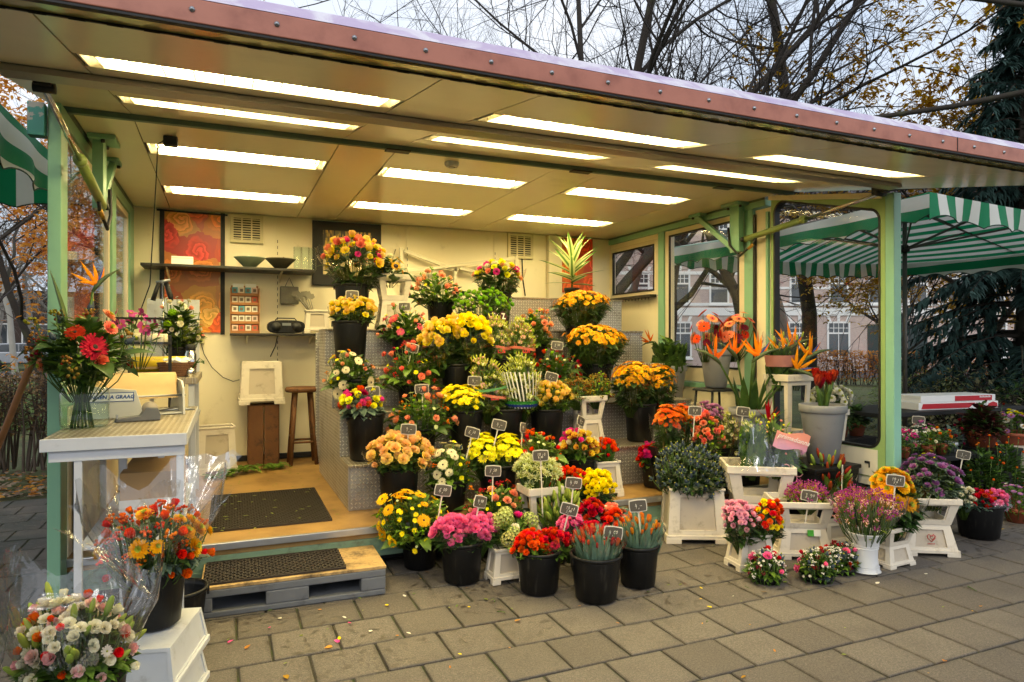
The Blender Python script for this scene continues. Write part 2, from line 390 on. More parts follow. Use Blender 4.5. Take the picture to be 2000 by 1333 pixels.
# left side wall: posts, lower panel, two glazed bays
lw = MB(); lw.box(-.84, -.79, 4.36, 7.2, .2, 1.10); lwall = lw.build('side_wall', M_cream, kiosk)
for (y0, y1, zt) in ((4.14, 4.36, 2.70), (5.88, 6.08, 2.70), (6.93, 7.19, 2.70)):
    g = MB(); g.box(-.845, -.785, y0, y1 if y1 != 4.36 else 4.30, .0 if y0 < 4.2 else 1.1, zt); g.build('post', M_green, kiosk, .004)
for z0_, z1_ in ((2.62, 2.70), (1.10, 1.16)):
    g = MB(); g.box(-.843, -.787, 4.305, 7.185, z0_, z1_); g.build('window_rail', M_green, kiosk, .004)
for y0, y1 in ((4.32, 5.86), (6.10, 6.92)):
    g = MB(); w = .05
    g.box(-.835, -.80, y0, y0 + w, 1.165, 2.615); g.box(-.835, -.80, y1 - w, y1, 1.165, 2.615); g.box(-.835, -.80, y0 + w, y1 - w, 2.565, 2.615); g.box(-.835, -.80, y0 + w, y1 - w, 1.165, 1.215)
    fr = g.build('window_frame', mat('cream_window_frame', '#d9cdb0', .4), kiosk, .003)
    g = MB(); g.box(-.822, -.816, y0 + w, y1 - w, 1.215, 2.565); g.build('pane', M_glass, fr)
# right side wall
rw = MB(); rw.box(4.395, 4.44, 4.72, 7.2, .2, 1.0); rw.box(4.395, 4.44, 6.16, 7.2, 1.0, 1.97); rw.box(4.395, 4.44, 5.95, 6.08, 1.0, 2.64); rw.box(4.395, 4.44, 6.0, 7.2, 2.60, 2.72); rw.build('side_wall', M_cream, kiosk)
for (y0, y1, z0) in ((4.71, 4.82, .27), (6.05, 6.15, .27)):
    g = MB(); g.box(4.37, 4.45, y0, y1, z0, 2.7); g.build('post', M_green, kiosk, .004)
g = MB(); g.box(4.36, 4.45, 4.55, 7.2, 2.655, 2.71); g.build('window_rail', M_green, kiosk, .004)
g = MB(); g.box(4.372, 4.448, 4.83, 6.04, 1.0, 1.05); g.build('window_rail', M_green, kiosk, .004)
for y0, y1, z0, z1 in ((4.83, 6.04, 1.06, 2.65), (6.17, 7.18, 1.98, 2.60)):
    g = MB(); w = .07
    for a in ((y0, y0 + w, z0, z1), (y1 - w, y1, z0, z1), (y0 + w, y1 - w, z1 - .05, z1), (y0 + w, y1 - w, z0, z0 + .14 if z0 < 1.5 else z0 + .05)): g.box(4.385, 4.43, *a)
    fr = g.build('window_frame', mat('cream_window_frame', '#d9cdb0', .4), kiosk, .003)
    g = MB(); g.box(4.405, 4.411, y0 + w, y1 - w, z0 + (.14 if z0 < 1.5 else .05), z1 - .05); g.build('pane', M_glass, fr)
    g = MB(); zz = z0 + (.14 if z0 < 1.5 else .05)
    for a in ((y0 + w, y0 + w + .018, zz, z1 - .05), (y1 - w - .018, y1 - w, zz, z1 - .05), (y0 + w + .018, y1 - w - .018, z1 - .068, z1 - .05), (y0 + w + .018, y1 - w - .018, zz, zz + .018)): g.box(4.380, 4.404, *a)
    g.build('gasket', M_dark, fr)
g = MB(); g.box(4.30, 4.385, 6.2, 7.15, 1.955, 1.985)
for k in range(14): g.tube([(4.31, 6.24 + k * .066, 1.956), (4.31, 6.24 + k * .066, 1.93)], .004, 5)
g.build('hook_ledge', M_shelf, kiosk)
# the swung-out wing panel with its round-cornered window
def round_loop(y0, y1, z0, z1a, z1b, r=.1, k=6):
    out = []
    for cyy, czz, a0 in ((y1 - r, z1b - r, 0), (y0 + r, z1a - r, 90), (y0 + r, z0 + r, 180), (y1 - r, z0 + r, 270)):
        for i in range(k + 1): a = R(a0 + 90 * i / k); out.append((cyy + r * math.cos(a), czz + r * math.sin(a)))
    return out
def loop_ring(mb, inner, outer, x0, x1, mi=0):
    nn = len(inner); vs = [(x, *q) for x in (x0, x1) for L in (inner, outer) for q in L]; fs = []
    for i in range(nn):
        j = (i + 1) % nn; a, b, c, d = i, nn + i, 2 * nn + i, 3 * nn + i; a2, b2, c2, d2 = j, nn + j, 2 * nn + j, 3 * nn + j
        fs += [(a, a2, b2, b), (c, d, d2, c2), (a, c, c2, a2), (b, b2, d2, d)]
    mb.add(vs, fs, mi)
wy0, wy1 = 3.40, 4.50
inn = round_loop(wy0 + .035, wy1 - .03, .67, fz(wy0) - .12, fz(wy1) - .10, .10)
k7 = 7; oc = [(wy1, fz(wy1) - .03), (wy0, fz(wy0) - .03), (wy0, .46), (wy1, .46)]; outl = [oc[i // k7] for i in range(28)]
g = MB(); loop_ring(g, inn, outl, 4.38, 4.43); wing = g.build('wing_panel', mat('wing_green', '#8fae6e', .4, var=.1, scale=3, dirt='#6d7a50', dscale=4, dlo=.6, dhi=.9), kiosk)
inn2 = round_loop(wy0 + .052, wy1 - .047, .687, fz(wy0) - .137, fz(wy1) - .117, .088)
g = MB(); loop_ring(g, inn2, inn, 4.376, 4.434); g.build('gasket', M_dark, wing)
g = MB(); g.add([(4.404, *q) for q in inn2], [tuple(range(28))]); g.build('pane', M_glass, wing)
g = MB(); g.box(4.383, 4.427, wy0, wy1, .40, .66 - .20); g.build('wing_sill', M_pale, wing)
g = MB(); g.box(4.374, 4.379, wy0 + .06, wy1 - .02, .47, .665); g.build('lower_panel', M_pale, wing)
g = MB(); g.box(4.366, 4.374, 3.52, 3.56, .56, .575); g.box(4.366, 4.374, 3.52, 3.527, .53, .56); g.build('latch', M_dark, wing)
g = MB(); g.box(4.375, 4.45, 3.325, 3.395, .0, fz(3.33) - .03); g.build('post', mat('teal_post', '#86b9a4', .4, var=.08, scale=3), kiosk, .004)
g = MB(); g.box(4.39, 4.44, 4.505, 4.70, .27, 2.64); g.build('pillar', M_cream, kiosk, .004)
g = MB(); g.box(4.362, 4.389, 4.52, 4.545, .27, 2.6); g.build('edge_strip', M_green, kiosk, .002)
g = MB(); g.box(4.37, 4.388, 4.68, 4.708, .3, 2.6); g.build('rubber_seal', M_dark, kiosk)

g = MB(); vs = [(x, y, fz(y) + o) for o in (-.075, -.032) for y in (3.42, 4.52) for x in (4.366, 4.379)]
g.add(vs, [(0, 2, 3, 1), (4, 5, 7, 6), (0, 1, 5, 4), (2, 6, 7, 3), (0, 4, 6, 2), (1, 3, 7, 5)]); hb = g.build('wing_header', M_cream, wing, .002)
# ceiling: backing, panels, seams
BAY = [(-.47, .67), (1.06, 2.23), (2.64, 3.83)]
g = MB(); g.box(-.83, 4.43, 4.3, 7.21, 2.80, 2.92); roofb = g.build('roof', M_cream, kiosk)
def ceil_piece(x0, x1, y0, y1, flap=False, parent=None):
    g = MB(); e = .003
    if flap:
        zz = lambda y, o: fz(y) + o
        vs = [(x, y, zz(y, o)) for o in (0, .012) for y in (y0 + e, y1 - e) for x in (x0 + e, x1 - e)]
        g.add(vs, [(0, 2, 3, 1), (4, 5, 7, 6), (0, 1, 5, 4), (2, 6, 7, 3), (0, 4, 6, 2), (1, 3, 7, 5)])
    else: g.box(x0 + e, x1 - e, y0 + e, y1 - e, 2.73, 2.742)
    return g.build('ceiling_panel', M_ceil, parent)
xb = [-.785, -.48, .675, 1.05, 2.235, 2.63, 3.84, 4.365]
for i in range(7):
    a, b = xb[i], xb[i + 1]
    if i % 2 == 0: ceil_piece(a, b, 4.315, 7.2, parent=roofb)
    else:
        for y0, y1 in ((4.315, 4.87), (5.14, 6.14), (6.44, 7.2)): ceil_piece(a, b, y0, y1, parent=roofb)
g = MB()
for x in xb[1:-1]: g.box(x - .012, x + .012, 4.32, 7.2, 2.743, 2.75)
g.build('seam_backing', M_dark, roofb)
for x0_, x1_, y0_ in ((-.838, -.788, 4.32), (4.368, 4.445, 4.56)):
    g = MB(); g.box(x0_, x1_, y0_, 7.195, 2.702 if x0_ < 0 else 2.712, 2.798); g.build('head_strip', mat('hinge_green', '#4c6356', .5, var=.3, scale=12), kiosk)
# flap
g = MB(); o0, o1 = .052, .10; vs = [(x, y, fz(y) + o) for o in (o0, o1) for y in (2.07, 4.28) for x in (-.88, 4.5)]
g.add(vs, [(0, 2, 3, 1), (4, 5, 7, 6), (0, 1, 5, 4), (2, 6, 7, 3), (0, 4, 6, 2), (1, 3, 7, 5)]); flap = g.build('canopy_flap', M_pale, kiosk)
xb2 = [-.86, -.48, .675, 1.05, 2.235, 2.63, 3.84, 4.46]
for i in range(7):
    a, b = xb2[i], xb2[i + 1]
    if i % 2 == 0: ceil_piece(a, b, 2.15, 4.275, True, flap)
    else:
        for y0, y1 in ((2.15, 2.68), (2.91, 3.60), (3.83, 4.275)): ceil_piece(a, b, y0, y1, True, flap)
def slab(mb, x0, x1, y0, y1, oa, ob, mi=0):
    vs = [(x, y, fz(y) + o) for o in (oa, ob) for y in (y0, y1) for x in (x0, x1)]
    mb.add(vs, [(0, 2, 3, 1), (4, 5, 7, 6), (0, 1, 5, 4), (2, 6, 7, 3), (0, 4, 6, 2), (1, 3, 7, 5)], mi)
g = MB()
for x in xb2[1:-1]: slab(g, x - .012, x + .012, 2.16, 4.27, .013, .02)
g.build('seam_backing', M_dark, flap)
g = MB(); slab(g, -.88, 4.48, 2.010, 2.139, -.001, .012)
n = NT('polished_strip'); nm = n.bump(n.noise(4, 3, n.pos(), .5), .10, .02)
g.build('polished_strip', n.pbr(C('#b9b272'), .16, .35, nm), flap)  # yellow-green reflection put into the strip's base colour
g = MB(); slab(g, -.88, 4.48, 2.140, 2.15, -.007, .004)
for k in range(60): slab(g, -.84 + k * .09, -.80 + k * .09, 2.137, 2.141, -.010, -.004)
g.build('rubber_seal', M_dark, flap)
n = NT('pink_fascia'); co = n.pos()
M_pink = n.pbr(n.mix(n.smooth(n.noise(9, 6, co), .4, .8), C('#b87460'), C('#935444')), .45)
n = NT('mauve_top'); co = n.pos()
M_mauve = n.pbr(n.mix(n.smooth(n.noise(7, 6, co, .6, .8), .38, .62), C('#b7a3c4'), C('#d9d4de')), .35, normal=n.bump(n.noise(18, 4, co), .2, .01))
g = MB(); zf = fz(2.0); g.box(-.9, 4.5, 1.985, 2.008, zf - .002, zf + .062); fascia = g.build('fascia', M_pink, flap, .003)
g = MB(); g.box(-.9, 4.5, 1.988, 2.009, zf - .0095, zf - .003); g.build('drip_edge', M_blackflat, flap)
g = MB(); g.add([(x, y, z) for x in (-.9, 4.5) for y, z in ((1.987, zf + .064), (2.045, zf + .118), (2.3, zf + .168), (2.3, zf + .1), (2.012, zf + .064))], [(0, 1, 6, 5), (1, 2, 7, 6), (2, 3, 8, 7), (3, 4, 9, 8), (4, 0, 5, 9), (0, 1, 2, 3, 4), (5, 6, 7, 8, 9)])
g.build('top_edge', M_mauve, flap)
rv = MB(); rv.lathe([(.0, -.006), (.0045, -.005), (.0065, -.002), (.008, 0)], 10); rv_me = rv.mesh('rivet', M_steel)
for k in range(-4, 21): link('rivet', rv_me, fascia, loc=(.133 + .2145 * k, 1.983, zf + .032), rot=(R(-90), 0, 0))
g = MB(); g.box(3.02, 3.024, 1.983, 1.986, zf, zf + .062); g.build('joint', M_dark, fascia)
# hinge, beam, rams and brackets
g = MB(); g.box(-.86, 4.42, 4.276, 4.312, 2.695, 2.729)
for x in (.95, 2.3, 3.6): g.box(x, x + .16, 4.26, 4.33, 2.688, 2.697, 1)
g.build('hinge_bar', [mat('hinge_green', '#4c6356', .5, var=.3, scale=12), M_dark], kiosk, .003)
g = MB(); g.cbox(-.79, 4.12, 3.065, 3.155, fz(3.1) - .034, fz(3.1) - .002, .010); g.build('lift_beam', mat('grey_beam', '#9b958f', .35, metal=.5, var=.12, scale=40), flap)
def ram(a, b, sx):
    a, b = Vector(a), Vector(b); mid = a.lerp(b, .5); g = MB()
    g.tube([a, mid], .026, 12, 0); g.tube([mid, b], .013, 10, 1); g.tube([mid - (mid - a).normalized() * .03, mid + (b - mid).normalized() * .01], .032, 12, 0)
    g.tube([b + Vector((-.04, 0, 0)), b + Vector((.04, 0, 0))], .02, 10, 2); g.box(b.x - .03, b.x + .03, b.y - .05, b.y + .05, b.z, b.z + .05, 2)
    g.tube([a + Vector((-.03, 0, 0)), a + Vector((.03, 0, 0))], .022, 10, 2)
    h0 = a.lerp(b, .12); g.tube([h0, h0 + Vector((0, .05, -.07)), h0 + Vector((sx * .02, .2, -.16)), h0 + Vector((sx * .02, .33, -.05)), h0 + Vector((sx * .01, .36, .12))], .011, 8, 2)
    g.tube([h0 + Vector((0, .05, -.07)), h0 + Vector((sx * .01, .1, -.11))], .015, 8, 3)
    g.build('gas_ram', [mat('ram_green', '#7d8f4c', .4, var=.15), M_chrome, M_blackflat, mat('brass', '#b08a3a', .3, metal=.8)], kiosk)
ram((-.70, 4.86, 2.30), (-.68, 3.28, fz(3.28) - .05), 1); ram((4.30, 4.74, 2.38), (4.26, 3.34, fz(3.34) - .05), -1)
for x, s in ((-.72, 1), (4.32, -1)):
    g = MB(); g.box(x - .03, x + .03, 4.8, 4.92, 2.28, 2.725); g.box(x - .09 if s < 0 else x - .05, x + .05 if s < 0 else x + .10, 4.75, 4.97, 2.70, 2.728); g.bar((x, 4.9, 2.32), (x, 5.42, 2.70), .04, .05); g.box(x - .045, x + .045, 5.33, 5.5, 2.70, 2.728)
    for yy in (4.78, 4.94, 5.45): g.tube([(x + s * .03, yy, 2.70), (x + s * .03, yy, 2.68)], .013, 6, 1)
    g.build('lift_bracket', [M_green, M_dark], kiosk, .003)
g = MB(); g.box(-.925, -.85, 4.10, 4.17, 2.51, 2.68)
n = NT('peeling_teal'); co = n.pos()
g.build('side_header', n.pbr(n.mix(n.smooth(n.noise(8, 5, co, .6), .53, .56), C('#2f7f73'), C('#9a978c')), .5), kiosk, .003)

# ------------------------------------------------------------------ lit ceiling lights
M_lamp = emit_mat('lit_tube_panel', LAMP_COLOR, LAMP_STRENGTH)
M_lampbox = mat('lamp_reflector', '#e9e2cf', .35, var=.03)
blade = MB(); blade.box(-.002, .002, -.115, .115, 0, .022); blade_me = blade.mesh('louvre_blade', mat('louvre_white', '#f0ead8', .35, var=.02, transl=.3))
rows = [('nearest the pink fascia', 2.68, 2.91, True), ('behind the lift beam', 3.60, 3.83, True), ('just inside the hinge', 4.87, 5.14, False), ('nearest the back wall', 6.14, 6.44, False)]
cols = ['above the work table', 'above the stepped display', 'at the windowed end']
for rn, y0, y1, fl in rows:
    for ci, (x0, x1) in enumerate(BAY):
        yc, xc = (y0 + y1) / 2, (x0 + x1) / 2
        t = thing('ceiling_light', f'lit fluorescent ceiling light {cols[ci]}, in the row {rn}', 'ceiling light', (xc, yc, fz(yc) if fl else 2.73), 0, 'lit fluorescent lights in the kiosk ceiling')
        if fl: t.rotation_euler = (math.atan(FS), 0, 0)
        w, d = (x1 - x0) / 2 - .004, (y1 - y0) / 2 - .004
        if fl: d *= 1.01
        g = MB(); e = .006
        g.box(-w, w, -d, -d + e, 0, .05); g.box(-w, w, d - e, d, 0, .05); g.box(-w, -w + e, -d + e, d - e, 0, .05); g.box(w - e, w, -d + e, d - e, 0, .05); g.box(-w + e, w - e, -d + e, d - e, .044, .05)
        g.build('housing', M_lampbox, t)
        g = MB(); g.box(-w + .07, w - .07, -d + .035, d - .035, .028, .042); g.build('tube_panel', M_lamp, t)
        for k in range(11):
            link('louvre_blade', blade_me, t, loc=(-w + .05 + (2 * w - .1) * k / 10, 0, .002), scale=(1, (d - .008) / .115, 1))

# ------------------------------------------------------------------ stepped display of chequer plate
def chequer(name, axes, tint='#c2bfba'):
    n = NT(name); p = n.sep(n.pos()); s = 36.0
    u = n.math('MULTIPLY', p[axes[0]], s); v = n.math('MULTIPLY', p[axes[1]], s)
    fu = n.math('FLOOR', u); fv = n.math('FLOOR', v); lu = n.math('SUBTRACT', n.math('FRACT', u), .5); lv = n.math('SUBTRACT', n.math('FRACT', v), .5)
    par = n.math('SUBTRACT', n.math('MULTIPLY', n.math('MODULO', n.math('ADD', n.math('ADD', fu, fv), 1000.), 2.), 2.), 1.)
    al = n.math('MULTIPLY', n.math('ADD', lu, n.math('MULTIPLY', lv, par)), .707); ac = n.math('MULTIPLY', n.math('SUBTRACT', n.math('MULTIPLY', lv, par), lu), .707)
    d = n.math('ADD', n.math('POWER', n.math('ABSOLUTE', n.math('DIVIDE', al, .46)), 2.), n.math('POWER', n.math('ABSOLUTE', n.math('DIVIDE', ac, .14)), 2.))
    h = n.smooth(d, 1.1, .35); dirt = n.smooth(n.noise(5, 6, n.pos()), .45, .8)
    cc = n.mix(h, n.mix(dirt, tuple(x * .85 for x in C(tint)), C('#857b6e')), C('#f2efe8'))  # bright highlights of the raised bars painted into the colour
    return n.pbr(cc, n.math('SUBTRACT', .42, n.math('MULTIPLY', h, .14)), .75, n.bump(h, .9, .006))
M_ckx = chequer('chequer_plate_front', (0, 2)); M_cky = chequer('chequer_plate_side', (1, 2)); M_ckz = chequer('chequer_plate_top', (0, 1), '#b5a88f')
stairs = thing('stepped_display_stand', 'stepped flower stand of silver chequer plate against the back wall', 'display stand', (.8, 4.77, .27))
SY = [4.77, 5.15, 5.55, 5.95, 6.35, 6.75]; SZ = [.27, .592, .922, 1.247, 1.572, 1.922]
def sbox(name, m, *a, bevel=.003):
    g = MB(); g.box(a[0] - .8, a[1] - .8, a[2] - 4.77, a[3] - 4.77, a[4] - .27, a[5] - .27); return g.build(name, m, stairs, bevel)
for i in range(5):
    xa, xb_ = (.8, 4.03) if i < 4 else (2.62, 4.03)
    sbox('riser', M_ckx, xa + .006, xb_ - .006, SY[i] + .004, SY[i] + .02, SZ[i] + .001, SZ[i + 1] - .019)
    sbox('tread', M_ckz, xa - .006, xb_ + .006, SY[i] - .012, SY[i + 1] + .003, SZ[i + 1] - .018, SZ[i + 1] - (0 if i < 4 else 0))
for sx in (0, 1):
    for i in range(5):
        if i == 4 and sx == 0: x = 2.62
        else: x = .8 if sx == 0 else 4.03
        sbox('side_panel', M_cky, x - .004, x + .004, SY[i] + .006, SY[i + 1] + .004, .272 if i < 4 or sx else 1.575, SZ[i + 1] - .019, bevel=0)
sbox('back_panel', M_ckx, .81, 4.02, 6.745, 6.75, .28, 1.55, bevel=0)

# ------------------------------------------------------------------ pallet step and mats
step = thing('pallet_step', 'grey plastic pallet topped with worn plywood, used as a step', 'pallet', (.375, 4.08, 0), R(-1.2))
g = MB(); x0, x1, y0, y1 = -.485, .485, -.215, .215
g.box(x0, x1, y0, y1, .0, .032); g.box(x0, x1, y0, y1, .105, .146)
for a, b in ((x0, -.43), (-.165, .06), (.345, x1)):
    g.box(a, b, y0, y0 + .09, .032, .105); g.box(a, b, y1 - .09, y1, .032, .105)
g.build('pallet_body', mat('grey_pallet', '#64676c', .6, var=.15, scale=20, dirt='#3f3f3e', dscale=9, dlo=.5, dhi=.8), step, .006)
n = NT('worn_plywood'); co = n.obj(); p = n.sep(co)
wv = n.noise(6, 5, n.comb(n.math('MULTIPLY', p[0], 1.), n.math('MULTIPLY', p[1], 9.)), .6)
M_ply = n.pbr(n.mix(n.smooth(n.noise(6, 7, co, .75), .44, .68), n.mix(wv, C('#a68552'), C('#c9a970')), C('#4a3a26')), .6, normal=n.bump(wv, .2, .004))
for k in range(4):
    ya = y0 + (y1 - y0) * k / 4; g = MB(); g.box(x0 - .004, x1 + .003, ya + .001, ya + (y1 - y0) / 4 - .001, .147, .164); g.build('plank', M_ply, step, .002)
M_rubber = mat('rubber_mat', '#2a221c', .7, var=.25, scale=30, dirt='#5a4630', dscale=14, dlo=.6, dhi=.85)
def rubber_mat(name, label, x0, x1, y0, y1, z, rows_, nseg, rz=0):
    g = MB(); cx, cyy = (x0 + x1) / 2, (y0 + y1) / 2; W, H = x1 - x0, y1 - y0
    dy = H / rows_; dx = W / nseg
    for r in range(rows_ + 1):
        pts = []
        for k in range(nseg + 1):
            off = dy * .42 * (1 if (k + r) % 2 else -1)
            pts.append((-W / 2 + k * dx, -H / 2 + r * dy + (off if 0 < r < rows_ else 0), .006))
        for a, b in zip(pts, pts[1:]): g.bar(a, b, .010, .012)
    o = tag(g.build(name, M_rubber, None, loc=(cx, cyy, z), rot=(0, 0, rz)), label, 'door mat')
    b = MB(); b.box(-W / 2, W / 2, -H / 2, H / 2, .0, .002); b.build('backing', M_blackflat, o); return o
rubber_mat('rubber_mat', 'large dark rubber ring mat lying on the kiosk floor', -.09, .66, 4.57, 5.62, .271, 46, 44, R(-.5))
rubber_mat('rubber_mat', 'smaller dark rubber ring mat lying on the pallet step', -.10, .64, 3.90, 4.27, .1645, 15, 40, R(-1.2))
# ------------------------------------------------------------------ bloom shapes (unit diameter, facing +z)
def ring(mb, n, r0, r1, z0, z1, w, rot=0., cup=.1, curl=0., mi=0, seg=3, jit=0., rg=rnd, point=.0):
    for i in range(n):
        a = rot + 2 * math.pi * i / n + rg.uniform(-jit, jit); ca, sa = math.cos(a), math.sin(a); vs = []; fs = []
        k = 1 + rg.uniform(-jit, jit)
        for j in range(seg + 1):
            t = j / seg; rr = r0 + (r1 * k - r0) * t; z = z0 + (z1 - z0) * t ** .8 - curl * t * t
            ww = w * (math.sin(math.pi * (.18 + .62 * t)) if point == 0 else math.sin(math.pi * (.15 + .75 * t)) * (1 - point * t))
            for s in (-1, 0, 1):
                vs.append((ca * rr - sa * ww * s * .5, sa * rr + ca * ww * s * .5, z + cup * abs(s) * w * (1 - .4 * t) * (1 if z1 < .3 else .0) - (0.05 * w if s and z1 >= .3 else 0)))
        for j in range(seg):
            for s in range(2): b = j * 3 + s; fs.append((b, b + 1, b + 4, b + 3))
        mb.add(vs, fs, mi, True)
def sh_rose(rg):
    m = MB(); ring(m, 5, .10, .50, .02, .34, .52, 0, curl=.10, jit=.06, rg=rg); ring(m, 5, .09, .40, .08, .47, .46, .6, curl=.05, jit=.08, rg=rg)
    ring(m, 4, .06, .28, .12, .54, .38, .2, jit=.1, rg=rg); ring(m, 3, .03, .16, .2, .56, .26, .9, jit=.1, rg=rg); ring(m, 3, .0, .06, .25, .55, .14, .1, rg=rg)
    m.lathe([(.0, -.12), (.10, -.02), (.12, .06)], 6, 1); return m
def sh_bud(rg):
    m = MB(); ring(m, 4, .08, .34, .0, .62, .50, 0, jit=.06, rg=rg); ring(m, 4, .06, .26, .05, .72, .42, .7, jit=.08, rg=rg); ring(m, 3, .03, .13, .2, .74, .26, .3, jit=.1, rg=rg)
    m.lathe([(.0, -.12), (.14, -.02), (.22, .12)], 6, 1); return m
def sh_gerb(rg):
    m = MB(); ring(m, 22, .10, .50, .04, .07, .12, 0, cup=.2, jit=.06, rg=rg); ring(m, 18, .09, .38, .07, .12, .11, .14, cup=.2, jit=.07, rg=rg)
    m.lathe([(.10, .07), (.095, .12), (.05, .14), (.0, .13)], 12, 1); ring(m, 16, .06, .2, .11, .16, .07, .1, rg=rg); return m
def sh_mum(rg):
    m = MB(); ring(m, 20, .08, .5, .05, .10, .13, 0, curl=-.06, jit=.08, rg=rg); ring(m, 18, .07, .42, .10, .22, .13, .17, curl=-.04, jit=.08, rg=rg)
    ring(m, 14, .05, .31, .14, .34, .13, .1, jit=.1, rg=rg); ring(m, 9, .03, .17, .18, .40, .10, .2, jit=.1, mi=1, rg=rg); ring(m, 6, .0, .07, .2, .4, .07, .2, mi=1, rg=rg); return m
def sh_daisy(rg):
    m = MB(); ring(m, 13, .06, .5, .06, .12, .20, 0, jit=.1, rg=rg, seg=2); ring(m, 10, .05, .36, .1, .2, .18, .2, jit=.1, rg=rg, seg=2); m.ball((0, 0, .12), .10, 1, 6, 4, .6); return m
def sh_carn(rg):
    m = MB()
    for i, (n_, r, z, w) in enumerate(((9, .5, .18, .36), (9, .46, .30, .34), (8, .38, .40, .30), (6, .27, .46, .26), (4, .14, .48, .2))):
        ring(m, n_, .06, r, .02, z, w, i * .37, curl=-.03, jit=.14, rg=rg, seg=3)
    m.v = [(x + rg.uniform(-.02, .02), y + rg.uniform(-.02, .02), z + rg.uniform(-.03, .03)) for x, y, z in m.v]; return m
def sh_pom(rg):
    m = MB(); m.ball((0, 0, .3), .42, 0, 8, 6, .85)
    for i in range(26):
        t = math.acos(1 - 1.6 * (i + .5) / 26); a = i * 2.4; m.ball((.42 * math.sin(t) * math.cos(a), .42 * math.sin(t) * math.sin(a), .3 + .36 * math.cos(t)), .09, 0, 5, 3)
    return m
def sh_berries(rg):
    m = MB()
    for i in range(9):
        p = Vector((rg.uniform(-.35, .35), rg.uniform(-.35, .35), rg.uniform(.0, .6))); m.ball(p, .12, 0, 6, 4); m.tube([(0, 0, -.4), p], .015, 3, 1)
    return m
def sh_tulip(rg):
    m = MB(); m.lathe([(.0, .0), (.14, .06), (.2, .3), (.17, .6), (.08, .86), (.0, .95)], 7, 0); ring(m, 3, .1, .16, .1, .9, .3, .2, rg=rg); m.tube([(0, 0, 0), (0, 0, -.9)], .035, 4, 1); return m
def sh_lilybud(rg):
    m = MB(); m.lathe([(.0, 0), (.10, .06), (.15, .35), (.14, .65), (.08, .92), (.0, 1.)], 6, 0); m.tube([(0, 0, 0), (0, 0, -.5)], .03, 4, 1); return m
def sh_cluster(rg):            # many small starry florets: iberis, nerine
    m = MB()
    for i in range(22):
        t = math.acos(1 - 1.2 * (i + .5) / 22); a = i * 2.4; d = Vector((math.sin(t) * math.cos(a), math.sin(t) * math.sin(a), math.cos(t)))
        m.leaf(d * .2, d, (0, 0, 1), .32, .11, 0); m.leaf(d * .2, d, d.orthogonal(), .3, .11, 0); m.tube([(0, 0, -.3), d * .2], .012, 3, 1)
    return m
def sh_statice(rg):
    m = MB()
    for i in range(12):
        p = Vector((rg.uniform(-.4, .4), rg.uniform(-.4, .4), rg.uniform(.1, .75))); m.ball(p, rg.uniform(.06, .105), 0, 5, 4); m.tube([(0, 0, -.5), p], .012, 3, 1)
    return m
def sh_kale(rg):
    m = MB(); ring(m, 9, .1, .62, .0, .32, .4, 0, curl=.1, jit=.1, mi=1, rg=rg); ring(m, 8, .08, .48, .05, .4, .34, .4, jit=.12, rg=rg); ring(m, 7, .05, .34, .1, .46, .28, .2, jit=.12, rg=rg); ring(m, 5, .02, .18, .15, .48, .2, .2, jit=.12, rg=rg)
    m.v = [(x + rg.uniform(-.02, .02), y + rg.uniform(-.02, .02), z + rg.uniform(-.04, .04)) for x, y, z in m.v]; return m
def sh_thistle(rg):
    m = MB(); m.lathe([(.0, .0), (.16, .08), (.19, .3), (.12, .55), (.04, .75), (.0, .8)], 7, 0)
    for i in range(10): a = i * .63; m.leaf((.1 * math.cos(a), .1 * math.sin(a), .08), (math.cos(a), math.sin(a), .3), (0, 0, 1), .42, .10, .0, 1, 2)
    m.ball((0, 0, .74), .085, 2, 5, 3); return m
def sh_hydr(rg):
    m = MB()
    for i in range(46):
        t = math.acos(1 - 1.5 * (i + .5) / 46); a = i * 2.4; d = Vector((math.sin(t) * math.cos(a), math.sin(t) * math.sin(a), math.cos(t))); c = d * .42 + Vector((0, 0, .2)); x = d.orthogonal().normalized(); y = d.cross(x)
        for s in range(4): q = x * math.cos(s * 1.571) + y * math.sin(s * 1.571); m.leaf(c, q + d * .4, d, .13, .12, 0, 0, 2)
    return m
def sh_lisi(rg):               # open cup and a few pointed buds
    m = MB(); ring(m, 5, .05, .3, .1, .32, .36, 0, jit=.1, rg=rg); ring(m, 4, .04, .2, .12, .38, .3, .5, jit=.1, rg=rg)
    for i in range(4): a = i * 1.57 + .4; m.tube([(.12 * math.cos(a), .12 * math.sin(a), 0), (.28 * math.cos(a), .28 * math.sin(a), .4), (.32 * math.cos(a), .32 * math.sin(a), .75)], [.03, .07, .01], 5, 1)
    return m
def sh_strel(rg):
    m = MB(); m.tube([(0, 0, 0), (.25, 0, .10), (.6, 0, .14), (1.05, 0, .10)], [.045, .075, .05, .004], 7, 1)
    for i, (dx, dz, L, y) in enumerate(((-.35, .9, .72, .02), (.15, 1., .78, -.04), (.5, .85, .66, .05), (-.7, .55, .55, -.05), (.75, .55, .5, .02))):
        m.leaf((.18 + .04 * i, y, .1), (dx, y * 4, dz), (0, 1, 0), L, .11, -.05, 0, 4)
    m.leaf((.3, 0, .14), (.8, .1, .5), (0, 1, 0), .5, .06, 0, 2, 3); return m
def sh_sunfl(rg):
    m = MB(); ring(m, 18, .2, .5, .03, .08, .12, 0, jit=.08, rg=rg, point=.5); ring(m, 16, .2, .42, .06, .13, .11, .17, jit=.08, rg=rg, point=.5); m.lathe([(.24, .04), (.22, .10), (.1, .13), (0, .12)], 14, 1); return m
